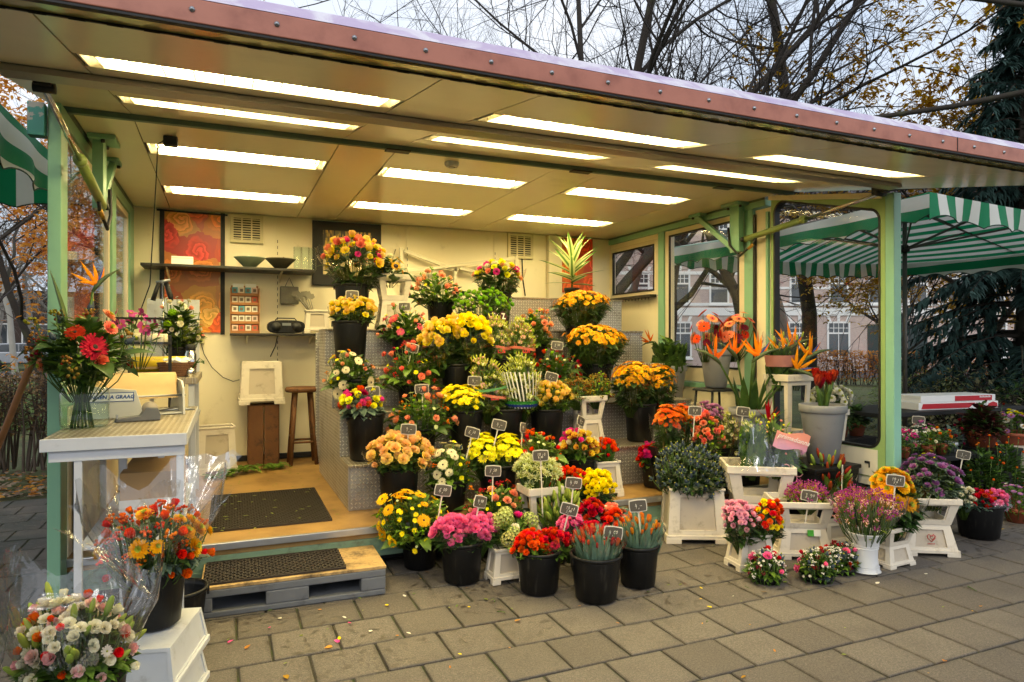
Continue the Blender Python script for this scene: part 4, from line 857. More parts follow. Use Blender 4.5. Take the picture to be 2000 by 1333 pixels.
# ------------------------------------------------------------------ the stock: containers and bunches
# container: kind, x, y, z of its foot, z of its rim, radius; then the bunches standing in it: x, y, z of lowest blooms, z of top, half width
W = dict(h=.35, r=1.06)
def pinkmix(a, b, c): return dict(blooms=[('rose', a, 'green', 10, .066), ('bud', a, 'green', 3, .055), ('button', 'lime', 'green', 8, .032), ('berry', b, 'green', 9, .05), ('daisy', c, 'lime', 5, .035)], leaves=[(150, .06, LG), (80, .05, LY), (70, .07, LD)], bigleaf=(18, .12, LG), upness=.15)
STOCK = [
 ('b', 1.058, 6.15, 1.572, 1.977, .157, 'the tall yellow and pink roses', [
  ('rose_bouquet', 'tall sleeve of yellow and pink roses on the highest left step', (1.090, 6.15, 2.17, 2.386, .33), dict(blooms=[('rose', 'yellowpink', 'green', 22, .085), ('rose', 'salmon', 'green', 14, .085), ('rose', 'hot', 'green', 2, .07)], leaves=[(240, .09, LD)], wrap=dict(h=.25, r=1.05, rise=.08), upness=.3))]),
 ('t', 1.433, 6.15, 1.572, 2.075, .156, 'the drooping sunflowers', [
  ('sunflower_bouquet', 'sunflowers with drooping leaves in the tall crate beside the tall roses', (1.39, 6.12, 2.05, 2.27, .15), dict(blooms=[('sunflower', 'sun', 'dark', 5, .10), ('rose', 'cream', 'green', 2, .06)], leaves=[(60, .10, LD)], bigleaf=(14, .16, LD), upness=0.))]),
 ('b', 1.886, 6.15, 1.572, 1.864, .132, 'the peach spray roses with long leaves', [
  ('mixed_bouquet', 'peach spray roses over broad dark leaves, below the white bracket bars', (1.871, 6.15, 1.86, 2.132, .275), dict(pinkmix('peach', 'lime', 'lemon'), bigleaf=(18, .13, LD)))]),
 ('b', 2.515, 6.25, 1.572, 1.953, .139, 'the yellow, cream and red roses', [
  ('rose_bouquet', 'clear sleeve of yellow, cream and red roses below the vent grille', (2.515, 6.25, 2.09, 2.261, .27), dict(blooms=[('rose', 'lemon', 'green', 16, .08), ('rose', 'cream', 'green', 9, .08), ('rose', 'hot', 'green', 6, .078), ('rose', 'peach', 'green', 5, .08)], leaves=[(190, .09, LD)], wrap=dict(h=.3, r=1.03, rise=.06), upness=.3))]),
 ('b', 2.171, 5.80, 1.247, 1.591, .141, 'the green button chrysanthemums', [
  ('chrysanthemum_bouquet', 'lime green button chrysanthemums in sleeves marked with a letter Z', (2.181, 5.80, 1.73, 1.931, .26), dict(blooms=[('button', 'green', 'green', 70, .046)], leaves=[(200, .07, LD)], wrap=dict(h=.2, r=1.0)))]),
 ('b', 3.205, 5.78, 1.247, 1.615, .147, 'the upper bronze chrysanthemums', [
  ('chrysanthemum_bouquet', 'bronze orange chrysanthemums below the dracaena plant', (3.205, 5.78, 1.80, 1.955, .30), dict(blooms=[('daisy', 'gold', 'bronze', 84, .062)], leaves=[(260, .09, LD)], wrap=dict(h=.2, r=1.0), upness=.4))]),
 ('b', .973, 5.75, 1.247, 1.635, .147, 'the short yellow roses on the third step', [
  ('rose_bouquet', 'low dome of golden yellow roses on the third step, at its left end', (.998, 5.75, 1.68, 1.822, .2), dict(blooms=[('rose', 'yellowpink', 'green', 34, .072)], leaves=[(130, .07, LD)], wrap=dict(h=.2, r=1.05), upness=.6))]),
 ('b', 1.462, 5.75, 1.247, 1.517, .138, 'the pink gerbera mix', [
  ('mixed_bouquet', 'pink gerberas with peach buds and green leaves', (1.452, 5.75, 1.50, 1.771, .235), dict(blooms=[('gerbera', 'gerbpink', 'yellow', 9, .095), ('bud', 'peach', 'green', 7, .05), ('daisy', 'lemon', 'lime', 7, .035), ('berry', 'lime', 'green', 6, .05)], leaves=[(170, .07, LG), (80, .07, LD)], bigleaf=(12, .11, LD), upness=.15))]),
 ('b', 1.788, 5.35, .922, 1.278, .137, 'the two big yellow rose bunches', [
  ('rose_bouquet', 'big bunch of yellow roses in clear film, left one of the pair in its bucket', (1.641, 5.35, 1.46, 1.65, .172), dict(blooms=[('rose', 'yellowpink', 'green', 26, .085)], leaves=[(150, .09, LD)], wrap=dict(h=.3), upness=.3, lean=(-.02, 0))),
  ('rose_bouquet', 'big bunch of yellow roses in clear film, right one of the pair in its bucket', (1.90, 5.30, 1.45, 1.68, .185), dict(blooms=[('rose', 'yellow', 'green', 26, .085), ('rose', 'yellowpink', 'green', 4, .09)], leaves=[(150, .09, LD)], wrap=dict(h=.3), upness=.3))]),
 ('b', 2.238, 5.35, .922, 1.317, .133, 'the upper pair of pale lisianthus sleeves', [
  ('lisianthus_bouquet', 'white and blush lisianthus in a pink banded sleeve, left of the upper pair', (2.134, 5.35, 1.40, 1.66, .125), dict(blooms=[('lisianthus', 'blush', 'lime', 16, .075), ('lisianthus', 'ivorygreen', 'lime', 10, .07)], leaves=[(70, .06, LG)], wrap=dict(h=.1), band='#d0735c')),
  ('lisianthus_bouquet', 'white and blush lisianthus in a pink banded sleeve, right of the upper pair', (2.354, 5.33, 1.39, 1.628, .125), dict(blooms=[('lisianthus', 'blush', 'lime', 16, .075), ('lisianthus', 'cream', 'lime', 8, .07)], leaves=[(70, .06, LG)], wrap=dict(h=.1), band='#d0735c'))]),
 ('b', 2.667, 5.75, 1.247, 1.44, .135, 'the small peach mix', [
  ('mixed_bouquet', 'small peach spray mix with big leaves beside the blush lisianthus', (2.657, 5.75, 1.47, 1.773, .2), dict(pinkmix('peach', 'orange', 'lemon'), bigleaf=(14, .12, LG)))]),
 ('b', 3.132, 5.35, .922, 1.262, .141, 'the middle bronze chrysanthemums', [
  ('chrysanthemum_bouquet', 'widest mass of bronze orange chrysanthemums, middle one of three', (3.132, 5.35, 1.44, 1.61, .305), dict(blooms=[('daisy', 'gold', 'bronze', 90, .062)], leaves=[(260, .09, LD)], wrap=dict(h=.2, r=1.0), upness=.4))]),
 ('b', .937, 5.35, .922, 1.168, .129, 'the white gerberas on the step', [
  ('mixed_bouquet', 'white gerberas with orange berries at the stair edge above the stool', (.929, 5.35, 1.13, 1.40, .22), dict(blooms=[('gerbera', 'cream', 'dark', 12, .095), ('bud', 'peach', 'green', 4, .05), ('berry', 'orange', 'green', 7, .05), ('daisy', 'lemon', 'lime', 7, .035)], leaves=[(150, .07, LG), (70, .06, LD)], bigleaf=(10, .10, LG), upness=.0))]),
 ('b', 1.403, 5.35, .922, 1.15, .125, 'the upper pink rose mix', [
  ('mixed_bouquet', 'pink roses with lime buttons and dark leaves on the second step', (1.402, 5.35, 1.13, 1.441, .25), pinkmix('salmon', 'redberry', 'lemon'))]),
 ('b', 2.066, 4.96, .592, .93, .139, 'the lower pair of lisianthus sleeves', [
  ('lisianthus_bouquet', 'blush lisianthus in a clear sleeve with pink and green bands', (1.921, 4.96, 1.02, 1.328, .13), dict(blooms=[('lisianthus', 'blush', 'lime', 16, .08), ('lisianthus', 'ivorygreen', 'lime', 12, .075)], leaves=[(110, .07, LG)], wrap=dict(h=.3), band='#cf7a62', band2='#5f9a62')),
  ('lisianthus_bouquet', 'white lisianthus in a striped sleeve with a green and blue foot band', (2.187, 4.93, 1.02, 1.326, .155), dict(blooms=[('lisianthus', 'ivorygreen', 'lime', 34, .08)], leaves=[(110, .07, LG)], wrap=dict(h=.4), stripes=True))]),
 ('b', 2.708, 5.35, .922, 1.108, .137, 'the red rose and button mix', [
  ('mixed_bouquet', 'small red roses with lime buttons and big dark leaves', (2.708, 5.35, 1.12, 1.404, .25), dict(blooms=[('bud', 'red', 'green', 13, .055), ('button', 'lime', 'green', 6, .035), ('berry', 'redberry', 'green', 8, .05), ('daisy', 'ivorygreen', 'lime', 9, .035)], leaves=[(170, .07, LG), (80, .07, LD)], bigleaf=(12, .13, LD), upness=.3))]),
 ('b', .951, 4.96, .592, .939, .139, 'the red and yellow roses', [
  ('rose_bouquet', 'red, pink and yellow roses leaning in grey sleeves on the first step', (.917, 4.96, .975, 1.094, .165), dict(blooms=[('rose', 'lemon', 'green', 8, .07), ('rose', 'hot', 'green', 6, .07), ('rose', 'orangered', 'green', 5, .07), ('rose', 'wine', 'green', 2, .07)], leaves=[(90, .09, LE)], wrap=dict(h=.5, r=1.1), upness=.2))]),
 ('b', 1.368, 4.96, .592, .809, .12, 'the lower pink rose mix', [
  ('mixed_bouquet', 'large round bunch of pink roses, white sprigs and lime buttons on the first step', (1.368, 4.96, .80, 1.10, .265), dict(pinkmix('peach', 'orange', 'ivorygreen'), bigleaf=(14, .13, LD)))]),
 ('b', 1.729, 4.96, .592, .931, .136, 'the yellow chrysanthemums on the first step', [
  ('chrysanthemum_bouquet', 'bright yellow chrysanthemums in a flared sleeve on the first step', (1.721, 4.96, .99, 1.123, .20), dict(blooms=[('daisy', 'yellow', 'lime', 80, .055)], leaves=[(140, .06, LG)], wrap=dict(h=.5, r=1.06), upness=.8))]),
 ('b', 2.43, 4.96, .592, .916, .143, 'the soft yellow roses on the first step', [
  ('rose_bouquet', 'rounded bunch of soft yellow roses beside the striped lisianthus sleeve', (2.468, 4.96, .96, 1.121, .185), dict(blooms=[('bud', 'yellowpink', 'green', 44, .07)], leaves=[(130, .07, LG)], wrap=dict(h=.4), upness=.5))]),
 ('t', 2.815, 4.96, .592, 1.009, .121, 'the rusty berry sprigs', [
  ('berry_bouquet', 'rusty red berry sprigs spilling from the slim cream crate', (2.700, 4.93, 1.00, 1.165, .125), dict(blooms=[('berry', 'hyper', 'green', 34, .06)], leaves=[(60, .04, LG)])),
  ('berry_bouquet', 'olive green berry sprigs standing in the slim cream crate', (2.899, 4.96, 1.02, 1.20, .13), dict(blooms=[('berry', 'hyper', 'green', 26, .06), ('button', 'lime', 'green', 10, .02)], leaves=[(90, .04, LY)]))]),
 ('b', 3.336, 4.96, .592, .926, .139, 'the lowest bronze chrysanthemums', [
  ('chrysanthemum_bouquet', 'bronze orange chrysanthemums in the bucket at the open end of the stand', (3.241, 4.93, 1.10, 1.285, .19), dict(blooms=[('daisy', 'gold', 'bronze', 56, .06)], leaves=[(170, .09, LD)], wrap=dict(h=.3), upness=.3)),
  ('chrysanthemum_bouquet', 'smaller bronze chrysanthemum sleeve leaning toward the window', (3.551, 4.98, 1.06, 1.265, .15), dict(blooms=[('daisy', 'gold', 'bronze', 40, .06)], leaves=[(120, .09, LD)], wrap=dict(h=.3), upness=.3))]),
 ('b', 1.092, 4.52, .27, .619, .14, 'the peach yellow roses by the stair foot', [
  ('rose_bouquet', 'broad bunch of peach yellow roses in film at the foot of the stand', (1.096, 4.52, .645, .815, .225), dict(blooms=[('rose', 'peachyellow', 'green', 44, .078)], leaves=[(150, .07, LD)], wrap=dict(h=.25, r=1.12), upness=.5))]),
 ('b', 1.454, 4.52, .27, .496, .126, 'the white gerbera and thistle mix', [
  ('mixed_bouquet', 'white gerberas with thistles and green leaves on the kiosk floor', (1.454, 4.52, .49, .755, .19), dict(blooms=[('gerbera', 'cream', 'dark', 17, .08), ('thistle', 'blue', 'green', 4, .06), ('daisy', 'lemon', 'lime', 8, .04), ('berry', 'orange', 'green', 4, .045)], leaves=[(170, .06, LG)], bigleaf=(12, .08, LG), upness=.05))]),
 ('b', 1.819, 4.52, .27, .578, .141, 'the lemon chrysanthemums on the floor', [
  ('chrysanthemum_bouquet', 'lemon yellow chrysanthemums on the kiosk floor, left half of the pair', (1.715, 4.52, .615, .795, .13), dict(blooms=[('daisy', 'lemon', 'lime', 46, .062)], leaves=[(120, .06, LD)], wrap=dict(h=.2), upness=.5)),
  ('chrysanthemum_bouquet', 'lemon yellow chrysanthemums on the kiosk floor, right half of the pair', (1.90, 4.50, .60, .785, .12), dict(blooms=[('daisy', 'lemon', 'lime', 42, .062)], leaves=[(120, .06, LD)], wrap=dict(h=.2), upness=.5))]),
 ('b', 2.16, 4.52, .27, .554, .126, 'the orange and lime mix', [
  ('mixed_bouquet', 'orange daisies, lime sprigs and white specks behind the white star flowers', (2.16, 4.52, .57, .80, .185), dict(blooms=[('bud', 'orangered', 'green', 11, .05), ('berry', 'orangeberry', 'green', 8, .045), ('daisy', 'ivorygreen', 'lime', 14, .03), ('button', 'lime', 'green', 6, .03)], leaves=[(170, .06, LY), (80, .06, LG)], bigleaf=(8, .10, LG), upness=.3))]),
 ('b', 2.484, 4.52, .27, .578, .125, 'the red and cream striped roses', [
  ('rose_bouquet', 'cream roses with wine red edges in a sleeve on the kiosk floor', (2.484, 4.52, .61, .775, .17), dict(blooms=[('bud', 'redyellow', 'green', 16, .07), ('bud', 'hot', 'green', 6, .07), ('rose', 'cream', 'green', 6, .06)], leaves=[(110, .08, LG)], wrap=dict(h=.4), upness=.3))]),
 ('s', 2.70, 4.50, .27, .54, .107, 'the red tulips', [
  ('tulip_bouquet', 'orange red tulips standing in the small cream crate on the kiosk floor', (2.72, 4.50, .60, .70, .095), dict(blooms=[('bud', 'orangered', 'green', 18, .055)], leaves=[(50, .09, LG, dict(aspect=.25, up=2.))], upness=.9))]),
 ('t', 1.969, 4.12, 0, .487, .122, 'the white star flowers', [
  ('star_flower_bouquet', 'dense white star flowers on bare green stems in a cream crate', (1.957, 4.12, .56, .70, .17), dict(blooms=[('iberis', 'ivorygreen', 'lime', 40, .075)], leaves=[(30, .12, LG, dict(aspect=.12, up=2.))], stem=.004, upness=.6))]),
 ('b', 2.354, 4.12, 0, .355, .126, 'the orange and yellow roses', [
  ('rose_bouquet', 'orange tulips packed tightly behind the bright yellow roses', (2.215, 4.18, .47, .575, .13), dict(blooms=[('bud', 'orangered', 'green', 34, .05)], leaves=[(60, .07, LG)], upness=.8)),
  ('rose_bouquet', 'tight dome of bright yellow roses above the red carnations', (2.395, 4.12, .39, .545, .135), dict(blooms=[('rose', 'yellow', 'green', 46, .06)], leaves=[(90, .06, LD)], wrap=dict(h=.2), upness=.5))]),
 ('b', 3.242, 4.60, .27, .477, .117, 'the red and pink roses at the deck edge', [
  ('rose_bouquet', 'small red and pink roses at the open end of the kiosk floor', (3.20, 4.60, .50, .63, .12), dict(blooms=[('rose', 'red', 'green', 12, .055), ('rose', 'orangered', 'green', 8, .055), ('rose', 'hot', 'green', 5, .055)], leaves=[(70, .06, LG)], upness=.6))]),
 ('b', 1.16, 4.232, 0, 0.255, .122, 'the yellow gerbera mix', [
  ('mixed_bouquet', 'big loose bunch of yellow gerberas beside the pallet step', (1.133, 4.20, .235, .515, .262), dict(blooms=[('gerbera', 'sun', 'dark', 17, .085), ('daisy', 'ivorygreen', 'lime', 14, .022), ('daisy', 'yellow', 'lime', 20, .036), ('berry', 'lime', 'green', 10, .05)], leaves=[(220, .065, LG), (110, .05, LY)], bigleaf=(14, .12, LG), upness=.05))]),
 ('b', 1.694, 4.275, 0, .207, .115, 'the pink rose and lime button mix', [
  ('mixed_bouquet', 'pink roses with lime buttons and broad leaves behind the solid pink roses', (1.683, 4.23, .25, .505, .235), dict(pinkmix('peach', 'redberry', 'lemon'), bigleaf=(14, .12, LD)))]),
 ('b', 1.33, 3.891, 0, 0.252, .134, 'the solid pink roses', [
  ('rose_bouquet', 'tight bunch of bright pink roses in film, left of the pink pair', (1.265, 3.88, .285, .40, .125), dict(blooms=[('rose', 'lightpink', 'green', 34, .062)], leaves=[(80, .07, LD)], wrap=dict(h=.35, r=1.08), upness=.7)),
  ('rose_bouquet', 'tight bunch of bright pink roses in film, right of the pink pair', (1.43, 3.87, .275, .40, .125), dict(blooms=[('rose', 'lightpink', 'green', 34, .062)], leaves=[(80, .07, LD)], wrap=dict(h=.35, r=1.08), upness=.7))]),
 ('s', 1.582, 3.805, 0, .205, .095, 'the green hydrangeas', [
  ('hydrangea_bouquet', 'green hydrangeas with one white and one pink carnation', (1.66, 3.80, .235, .405, .155), dict(blooms=[('hydrangea', 'hydr', 'green', 8, .12), ('carnation', 'cream', 'green', 2, .085), ('carnation', 'hot', 'green', 3, .08)], leaves=[(60, .06, LG)], upness=.1))]),
 ('b', 2.034, 4.02, 0, .217, .113, 'the green bud spikes', [
  ('bud_bouquet', 'green closed buds in blue and silver film', (2.046, 4.0, .26, .45, .17), dict(blooms=[('lily', 'lilygreen', 'green', 50, .085)], leaves=[(110, .09, LG, dict(aspect=.22, up=2.))], wrap=dict(h=.5), upness=1.2))]),
 ('b', 2.111, 3.72, 0, .202, .127, 'the carnation bunches', [
  ('carnation_bouquet', 'light pink carnations in film', (1.974, 3.70, .29, .395, .09), dict(blooms=[('carnation', 'lightpink', 'green', 14, .06)], leaves=[(40, .06, LE)], upness=.8)),
  ('carnation_bouquet', 'crimson carnations at the back of the carnation bucket', (2.175, 3.82, .345, .435, .10), dict(blooms=[('carnation', 'red', 'green', 16, .06)], leaves=[(40, .06, LE)], upness=.8)),
  ('carnation_bouquet', 'dark red carnations behind the closed tulips', (2.09, 3.64, .235, .335, .10), dict(blooms=[('carnation', 'red', 'green', 16, .06)], leaves=[(40, .06, LE)], wrap=dict(h=.4), upness=.8)),
  ('carnation_bouquet', 'orange red carnations in the middle of the carnation bucket', (2.252, 3.70, .25, .385, .10), dict(blooms=[('carnation', 'orangered', 'green', 18, .06)], leaves=[(40, .06, LE)], upness=.8)),
  ('carnation_bouquet', 'salmon and cream carnations above the right tulip bucket', (2.36, 3.78, .27, .40, .105), dict(blooms=[('carnation', 'salmon', 'green', 12, .055), ('carnation', 'cream', 'green', 5, .06)], leaves=[(40, .06, LE)], upness=.8))]),
 ('b', 1.687, 3.545, 0, 0.252, .134, 'the orange and the red rose bunch', [
  ('rose_bouquet', 'orange red roses sharing a bucket with a crimson bunch', (1.625, 3.54, .26, .355, .105), dict(blooms=[('rose', 'orangered', 'green', 24, .055)], leaves=[(60, .06, LG)], upness=.7)),
  ('rose_bouquet', 'crimson roses sharing a bucket with an orange bunch', (1.775, 3.53, .255, .35, .105), dict(blooms=[('rose', 'red', 'green', 24, .055)], leaves=[(60, .06, LG)], wrap=dict(h=.4), upness=.7))]),
 ('b', 1.935, 3.317, 0, 0.262, .145, 'the closed red tulips', [
  ('tulip_bouquet', 'closed red tulips with grey green leaves in the frontmost bucket', (1.941, 3.317, .30, .375, .15), dict(dense=1., blooms=[('tulip', 'tulipred', 'green', 44, .05)], leaves=[(260, .13, LT, dict(aspect=.16, up=3., droop=.1, z0=.0))], wrap=dict(h=.5, r=1.1), upness=1.2, tmax=80))]),
 ('b', 2.279, 3.411, 0, 0.252, .126, 'the closed orange tulips', [
  ('tulip_bouquet', 'closed orange tulips with grey green leaves behind the frontmost bucket', (2.294, 3.411, .29, .385, .145), dict(dense=1., blooms=[('tulip', 'tuliporange', 'green', 26, .052)], leaves=[(260, .14, LT, dict(aspect=.16, up=3., droop=.1, z0=.0))], wrap=dict(h=.5, r=1.1), upness=1.2, tmax=80))]),
 ('c', 3.209, 4.08, 0, .389, .221, 'the blue thistles', [
  ('thistle_bouquet', 'dense blue grey sea holly with yellow tips', (3.195, 4.08, .415, .69, .26), dict(blooms=[('thistle', 'blue', 'green', 120, .06)], leaves=[(330, .06, leaf_mat('leaf_seaholly', '#3f4a38', '#565f48')), (150, .06, LD)], upness=.4))]),
 ('k', 3.597, 3.843, 0, .572, .235, 'the pink banded sleeves', [
  ('greens_bouquet', 'slim clear sleeve of leafy green stems with white buds', (3.52, 3.80, .70, .91, .10), dict(blooms=[('lisianthus', 'ivorygreen', 'lime', 9, .06), ('button', 'lime', 'green', 8, .02)], leaves=[(160, .11, LG, dict(up=2.))], wrap=dict(h=.8, r=1.0), tube=True)),
  ('greens_bouquet', 'leafy green sleeve with a pink lettered band', (3.735, 3.78, .62, .915, .145), dict(blooms=[('button', 'peach', 'green', 14, .022), ('button', 'lemon', 'green', 8, .022), ('lily', 'lilygreen', 'green', 8, .05)], leaves=[(240, .10, LG, dict(up=1.5)), (80, .10, LD)], wrap=dict(h=.5, r=1.05), prima=True))]),
 ('s', 3.132, 3.401, 0, .215, .115, 'the pink and orange spray roses', [
  ('rose_bouquet', 'pale pink spray roses in film in the smallest cream crate', (3.045, 3.38, .28, .435, .105), dict(blooms=[('rose', 'palepink', 'green', 38, .045)], leaves=[(120, .06, LD)], wrap=dict(h=.15), upness=.2)),
  ('rose_bouquet', 'orange and yellow spray roses in film in the smallest cream crate', (3.235, 3.37, .25, .43, .105), dict(blooms=[('rose', 'orangered', 'green', 30, .045), ('rose', 'yellow', 'green', 8, .045)], leaves=[(100, .06, LD)], wrap=dict(h=.2), upness=.2))]),
 ('k', 3.637, 3.483, 0, .385, .19, 'the dried purple statice', [
  ('statice_bouquet', 'dried purple statice in the crate with a green label', (3.70, 3.48, .38, .475, .15), dict(blooms=[('statice', 'magenta', 'yellow', 34, .06)], leaves=[(40, .05, LY)], upness=.8))]),
 ('t', 4.06, 3.60, 0, .30, .117, 'the dark lily buds', [
  ('lily_bouquet', 'wine red and green lily buds in film below the grey bucket', (4.06, 3.60, .33, .63, .165), dict(blooms=[('lily', 'lilyred', 'green', 30, .085), ('lily', 'lilygreen', 'green', 12, .09)], leaves=[(200, .08, LG, dict(aspect=.25, up=1.2))], wrap=dict(h=.5, r=1.1), upness=.5))]),
 ('v', 3.727, 3.034, 0, .258, .107, 'the purple statice', [
  ('statice_bouquet', 'airy purple statice in clear film in the white vase', (3.737, 3.034, .33, .515, .205), dict(blooms=[('statice', 'magenta', 'yellow', 60, .055), ('statice', 'blush', 'yellow', 20, .05)], leaves=[(20, .05, LY)], wrap=dict(h=.55, r=1.06, rise=.08), upness=.4))]),
 ('t', 4.02, 3.10, 0, .26, .13, 'the golden chrysanthemums', [
  ('chrysanthemum_bouquet', 'large golden orange chrysanthemums in film by the trailer corner post', (4.06, 3.10, .36, .615, .18), dict(blooms=[('chrysanthemum', 'gold', 'lime', 17, .105)], leaves=[(240, .09, LD)], wrap=dict(h=.3, r=1.15), upness=.0))]),
 ('k', 4.481, 3.197, 0, .394, .185, 'the ornamental kale', [
  ('kale_bouquet', 'purple ornamental kale on long stems in the crate with a red heart', (4.56, 3.19, .46, .66, .205), dict(blooms=[('kale', 'kalep', 'kale', 34, .062)], leaves=[(420, .055, LK), (150, .05, LG)], upness=.7))]),
 ('b', 5.192, 3.254, 0, 0.258, .161, 'the white, red and pink roses on the pavement', [
  ('rose_bouquet', 'white roses in the black bucket standing apart on the pavement', (5.04, 3.27, .275, .375, .085), dict(blooms=[('rose', 'cream', 'green', 16, .05)], leaves=[(70, .06, LE)], upness=.5)),
  ('rose_bouquet', 'red roses between white and pink ones in the bucket standing apart', (5.12, 3.22, .262, .35, .10), dict(blooms=[('rose', 'red', 'green', 20, .05)], leaves=[(70, .06, LE)], upness=.5)),
  ('rose_bouquet', 'pink roses in the black bucket standing apart on the pavement', (5.28, 3.22, .245, .345, .105), dict(blooms=[('rose', 'lightpink', 'green', 20, .05), ('rose', 'orangered', 'green', 4, .05)], leaves=[(70, .06, LE)], wrap=dict(h=.4), upness=.5))]),
 ('b', -.262, 3.05, .318, .572, .123, 'the orange berry bouquet', [
  ('mixed_bouquet', 'bronze chrysanthemums, orange roses and orange berries in cellophane', (-.263, 3.03, .60, .80, .205), dict(dense=1.0, blooms=[('chrysanthemum', 'gold', 'lime', 18, .072), ('bud', 'orangered', 'green', 24, .045), ('berry', 'orangeberry', 'green', 36, .05)], tmax=95, leaves=[(240, .05, LE), (120, .05, LD)], wrap=dict(h=1.1, r=1.3, rise=.14, m=M_film), upness=.0))]),
 ('b', -.416, 2.46, .18, .46, .138, 'the white rose and lily bouquet', [
  ('mixed_bouquet', 'white roses, red buds and green lily buds in cellophane', (-.415, 2.44, .46, .655, .165), dict(dense=1.0, blooms=[('rose', 'cream', 'green', 56, .041), ('rose', 'blush', 'green', 16, .041), ('bud', 'orangered', 'green', 22, .036), ('lily', 'lilygreen', 'green', 34, .07), ('daisy', 'white', 'lime', 8, .035)], tmax=95, leaves=[(260, .055, LG), (160, .055, LD)], wrap=dict(h=1.1, r=1.4, rise=.14, m=M_film), upness=.1))]),
 ('b', -.70, 2.16, .18, .50, .111, 'the yellow fern bouquet', [
  ('mixed_bouquet', 'orange and yellow mixed flowers with lime sprigs in cellophane, cut by the frame edge', (-.665, 2.16, .49, .70, .115), dict(blooms=[('chrysanthemum', 'gold', 'lime', 7, .085), ('daisy', 'lemon', 'lime', 16, .03), ('bud', 'orangered', 'green', 4, .04)], leaves=[(160, .05, LY), (60, .06, LD)], wrap=dict(h=.9, r=1.2, rise=.1), upness=.1))]),
 ('b', -.219, 3.722, 0, .236, .142, None, []),
 ('g', 4.16, 5.62, .85, 1.222, .15, 'the leafy greenery', [
  ('greens_bouquet', 'leafy greenery and one bird of paradise before the window', (4.136, 5.62, 1.25, 1.60, .20), dict(blooms=[('strelitzia', 'strelorange', 'green', 1, .22)], leaves=[(200, .10, LD, dict(up=1.2)), (60, .09, LG)], tmax=60))]),
 ('g', 4.105, 4.89, 1.04, 1.394, .144, 'the coral gerberas', [
  ('gerbera_bouquet', 'coral and red gerberas on bare stems, the smaller of two groups in the bucket', (3.965, 4.87, 1.47, 1.74, .165), dict(blooms=[('gerbera', 'apricot', 'dark', 5, .115), ('gerbera', 'coral', 'dark', 2, .115), ('gerbera', 'orangered', 'dark', 5, .105), ('gerbera', 'wine', 'dark', 3, .10)], leaves=[(2, .05, LG)], dense=1.35, stem=.004, upness=.0, tmax=92)),
  ('gerbera_bouquet', 'apricot, coral and red gerberas on bare stems, the larger of two groups in the bucket', (4.27, 4.85, 1.45, 1.735, .215), dict(blooms=[('gerbera', 'apricot', 'dark', 10, .115), ('gerbera', 'coral', 'dark', 4, .115), ('gerbera', 'orangered', 'dark', 5, .105), ('gerbera', 'wine', 'dark', 3, .10)], leaves=[(2, .05, LG)], dense=1.35, stem=.004, upness=.0, tmax=92))]),
 ('g', 3.898, 4.25, .50, .923, .153, 'the birds of paradise', []),
 ('g', 4.125, 3.72, .55, .989, .165, 'the red amaryllis', []),
]
short_used = set()
n_signlettered = []
def wrap_band(t, z0, z1, r0, r1, hexc, name='paper_band', a0=-200, a1=20, slant=0.):
    g = MB(); N = 20; vs = []
    for j, (z, r) in enumerate(((z0, r0), (z1, r1))):
        for i in range(N + 1):
            a = R(a0 + (a1 - a0) * i / N); vs.append((r * math.cos(a), r * math.sin(a), z + slant * math.sin(a * 2)))
    g.add(vs, [(i, i + 1, N + 2 + i, N + 1 + i) for i in range(N)], 0, True)
    return g.build(name, mat('band_' + hexc, hexc, .5), t, fix=False)
CR = {}
for kind, x, y, z0, zr, r, short, bunches in STOCK:
    lab = {'b': 'black plastic bucket', 'g': 'tall grey plastic bucket', 'v': 'white waisted plastic vase', 'c': 'wide cream plastic crate', 's': 'small solid cream plastic crate', 't': 'slim two-tier cream crate', 'k': 'two-tier cream crate with open collar'}[kind]
    lab = lab + (' holding ' + short if short else ' standing empty beside the pallet step')
    if kind in 'bgv': CR[short] = bucket(kind, x, y, z0, zr, r, lab)
    else: CR[short] = crate(kind, x, y, z0, zr, r, lab, {'the blue thistles': R(-25), 'the pink banded sleeves': R(-32), 'the dried purple statice': R(-28), 'the ornamental kale': R(-30), 'the pink and orange spray roses': R(-8)}.get(short, R(rnd.uniform(-8, 4))))
    for nm, lb, (bx, by, zb, zt, rr), spec in bunches:
        t = bouquet(nm, lb, (bx, by, zb, zt, rr, zr, r), spec)
        if spec.get('band'): wrap_band(t, zb - zr - .0, zb - zr + .022, rr * 1.07, rr * 1.09, spec['band'], slant=.012)
        if spec.get('band2'): wrap_band(t, zb - zr + .06, zb - zr + .08, rr * 1.08, rr * 1.1, spec['band2'], slant=-.012)
        if spec.get('stripes'):
            for k in range(16):
                a = R(-190 + k * 13); g = MB(); q = [Vector((rr * (.72 + .33 * u) * math.cos(a - .35 * u), rr * (.72 + .33 * u) * math.sin(a - .35 * u), -.0 + (zb + .2 - zr) * u)) for u in (0, .33, .66, 1)]
                tn = [Vector((-math.sin(a), math.cos(a), 0)) * .006] * 4; vs = []
                for p_, d_ in zip(q, tn): vs += [p_ - d_, p_ + d_]
                g.add(vs, [(0, 1, 3, 2), (2, 3, 5, 4), (4, 5, 7, 6)], 0, True); g.build('printed_stripe', M_whiteprint, t, fix=False)
            wrap_band(t, .035, .06, rr * .86, rr * .9, '#2f8a36', slant=.0); wrap_band(t, .015, .034, rr * .83, rr * .86, '#1c2f8a')
def find_label(s): return next(o for o in bpy.data.objects if o.get('label', '').startswith(s))
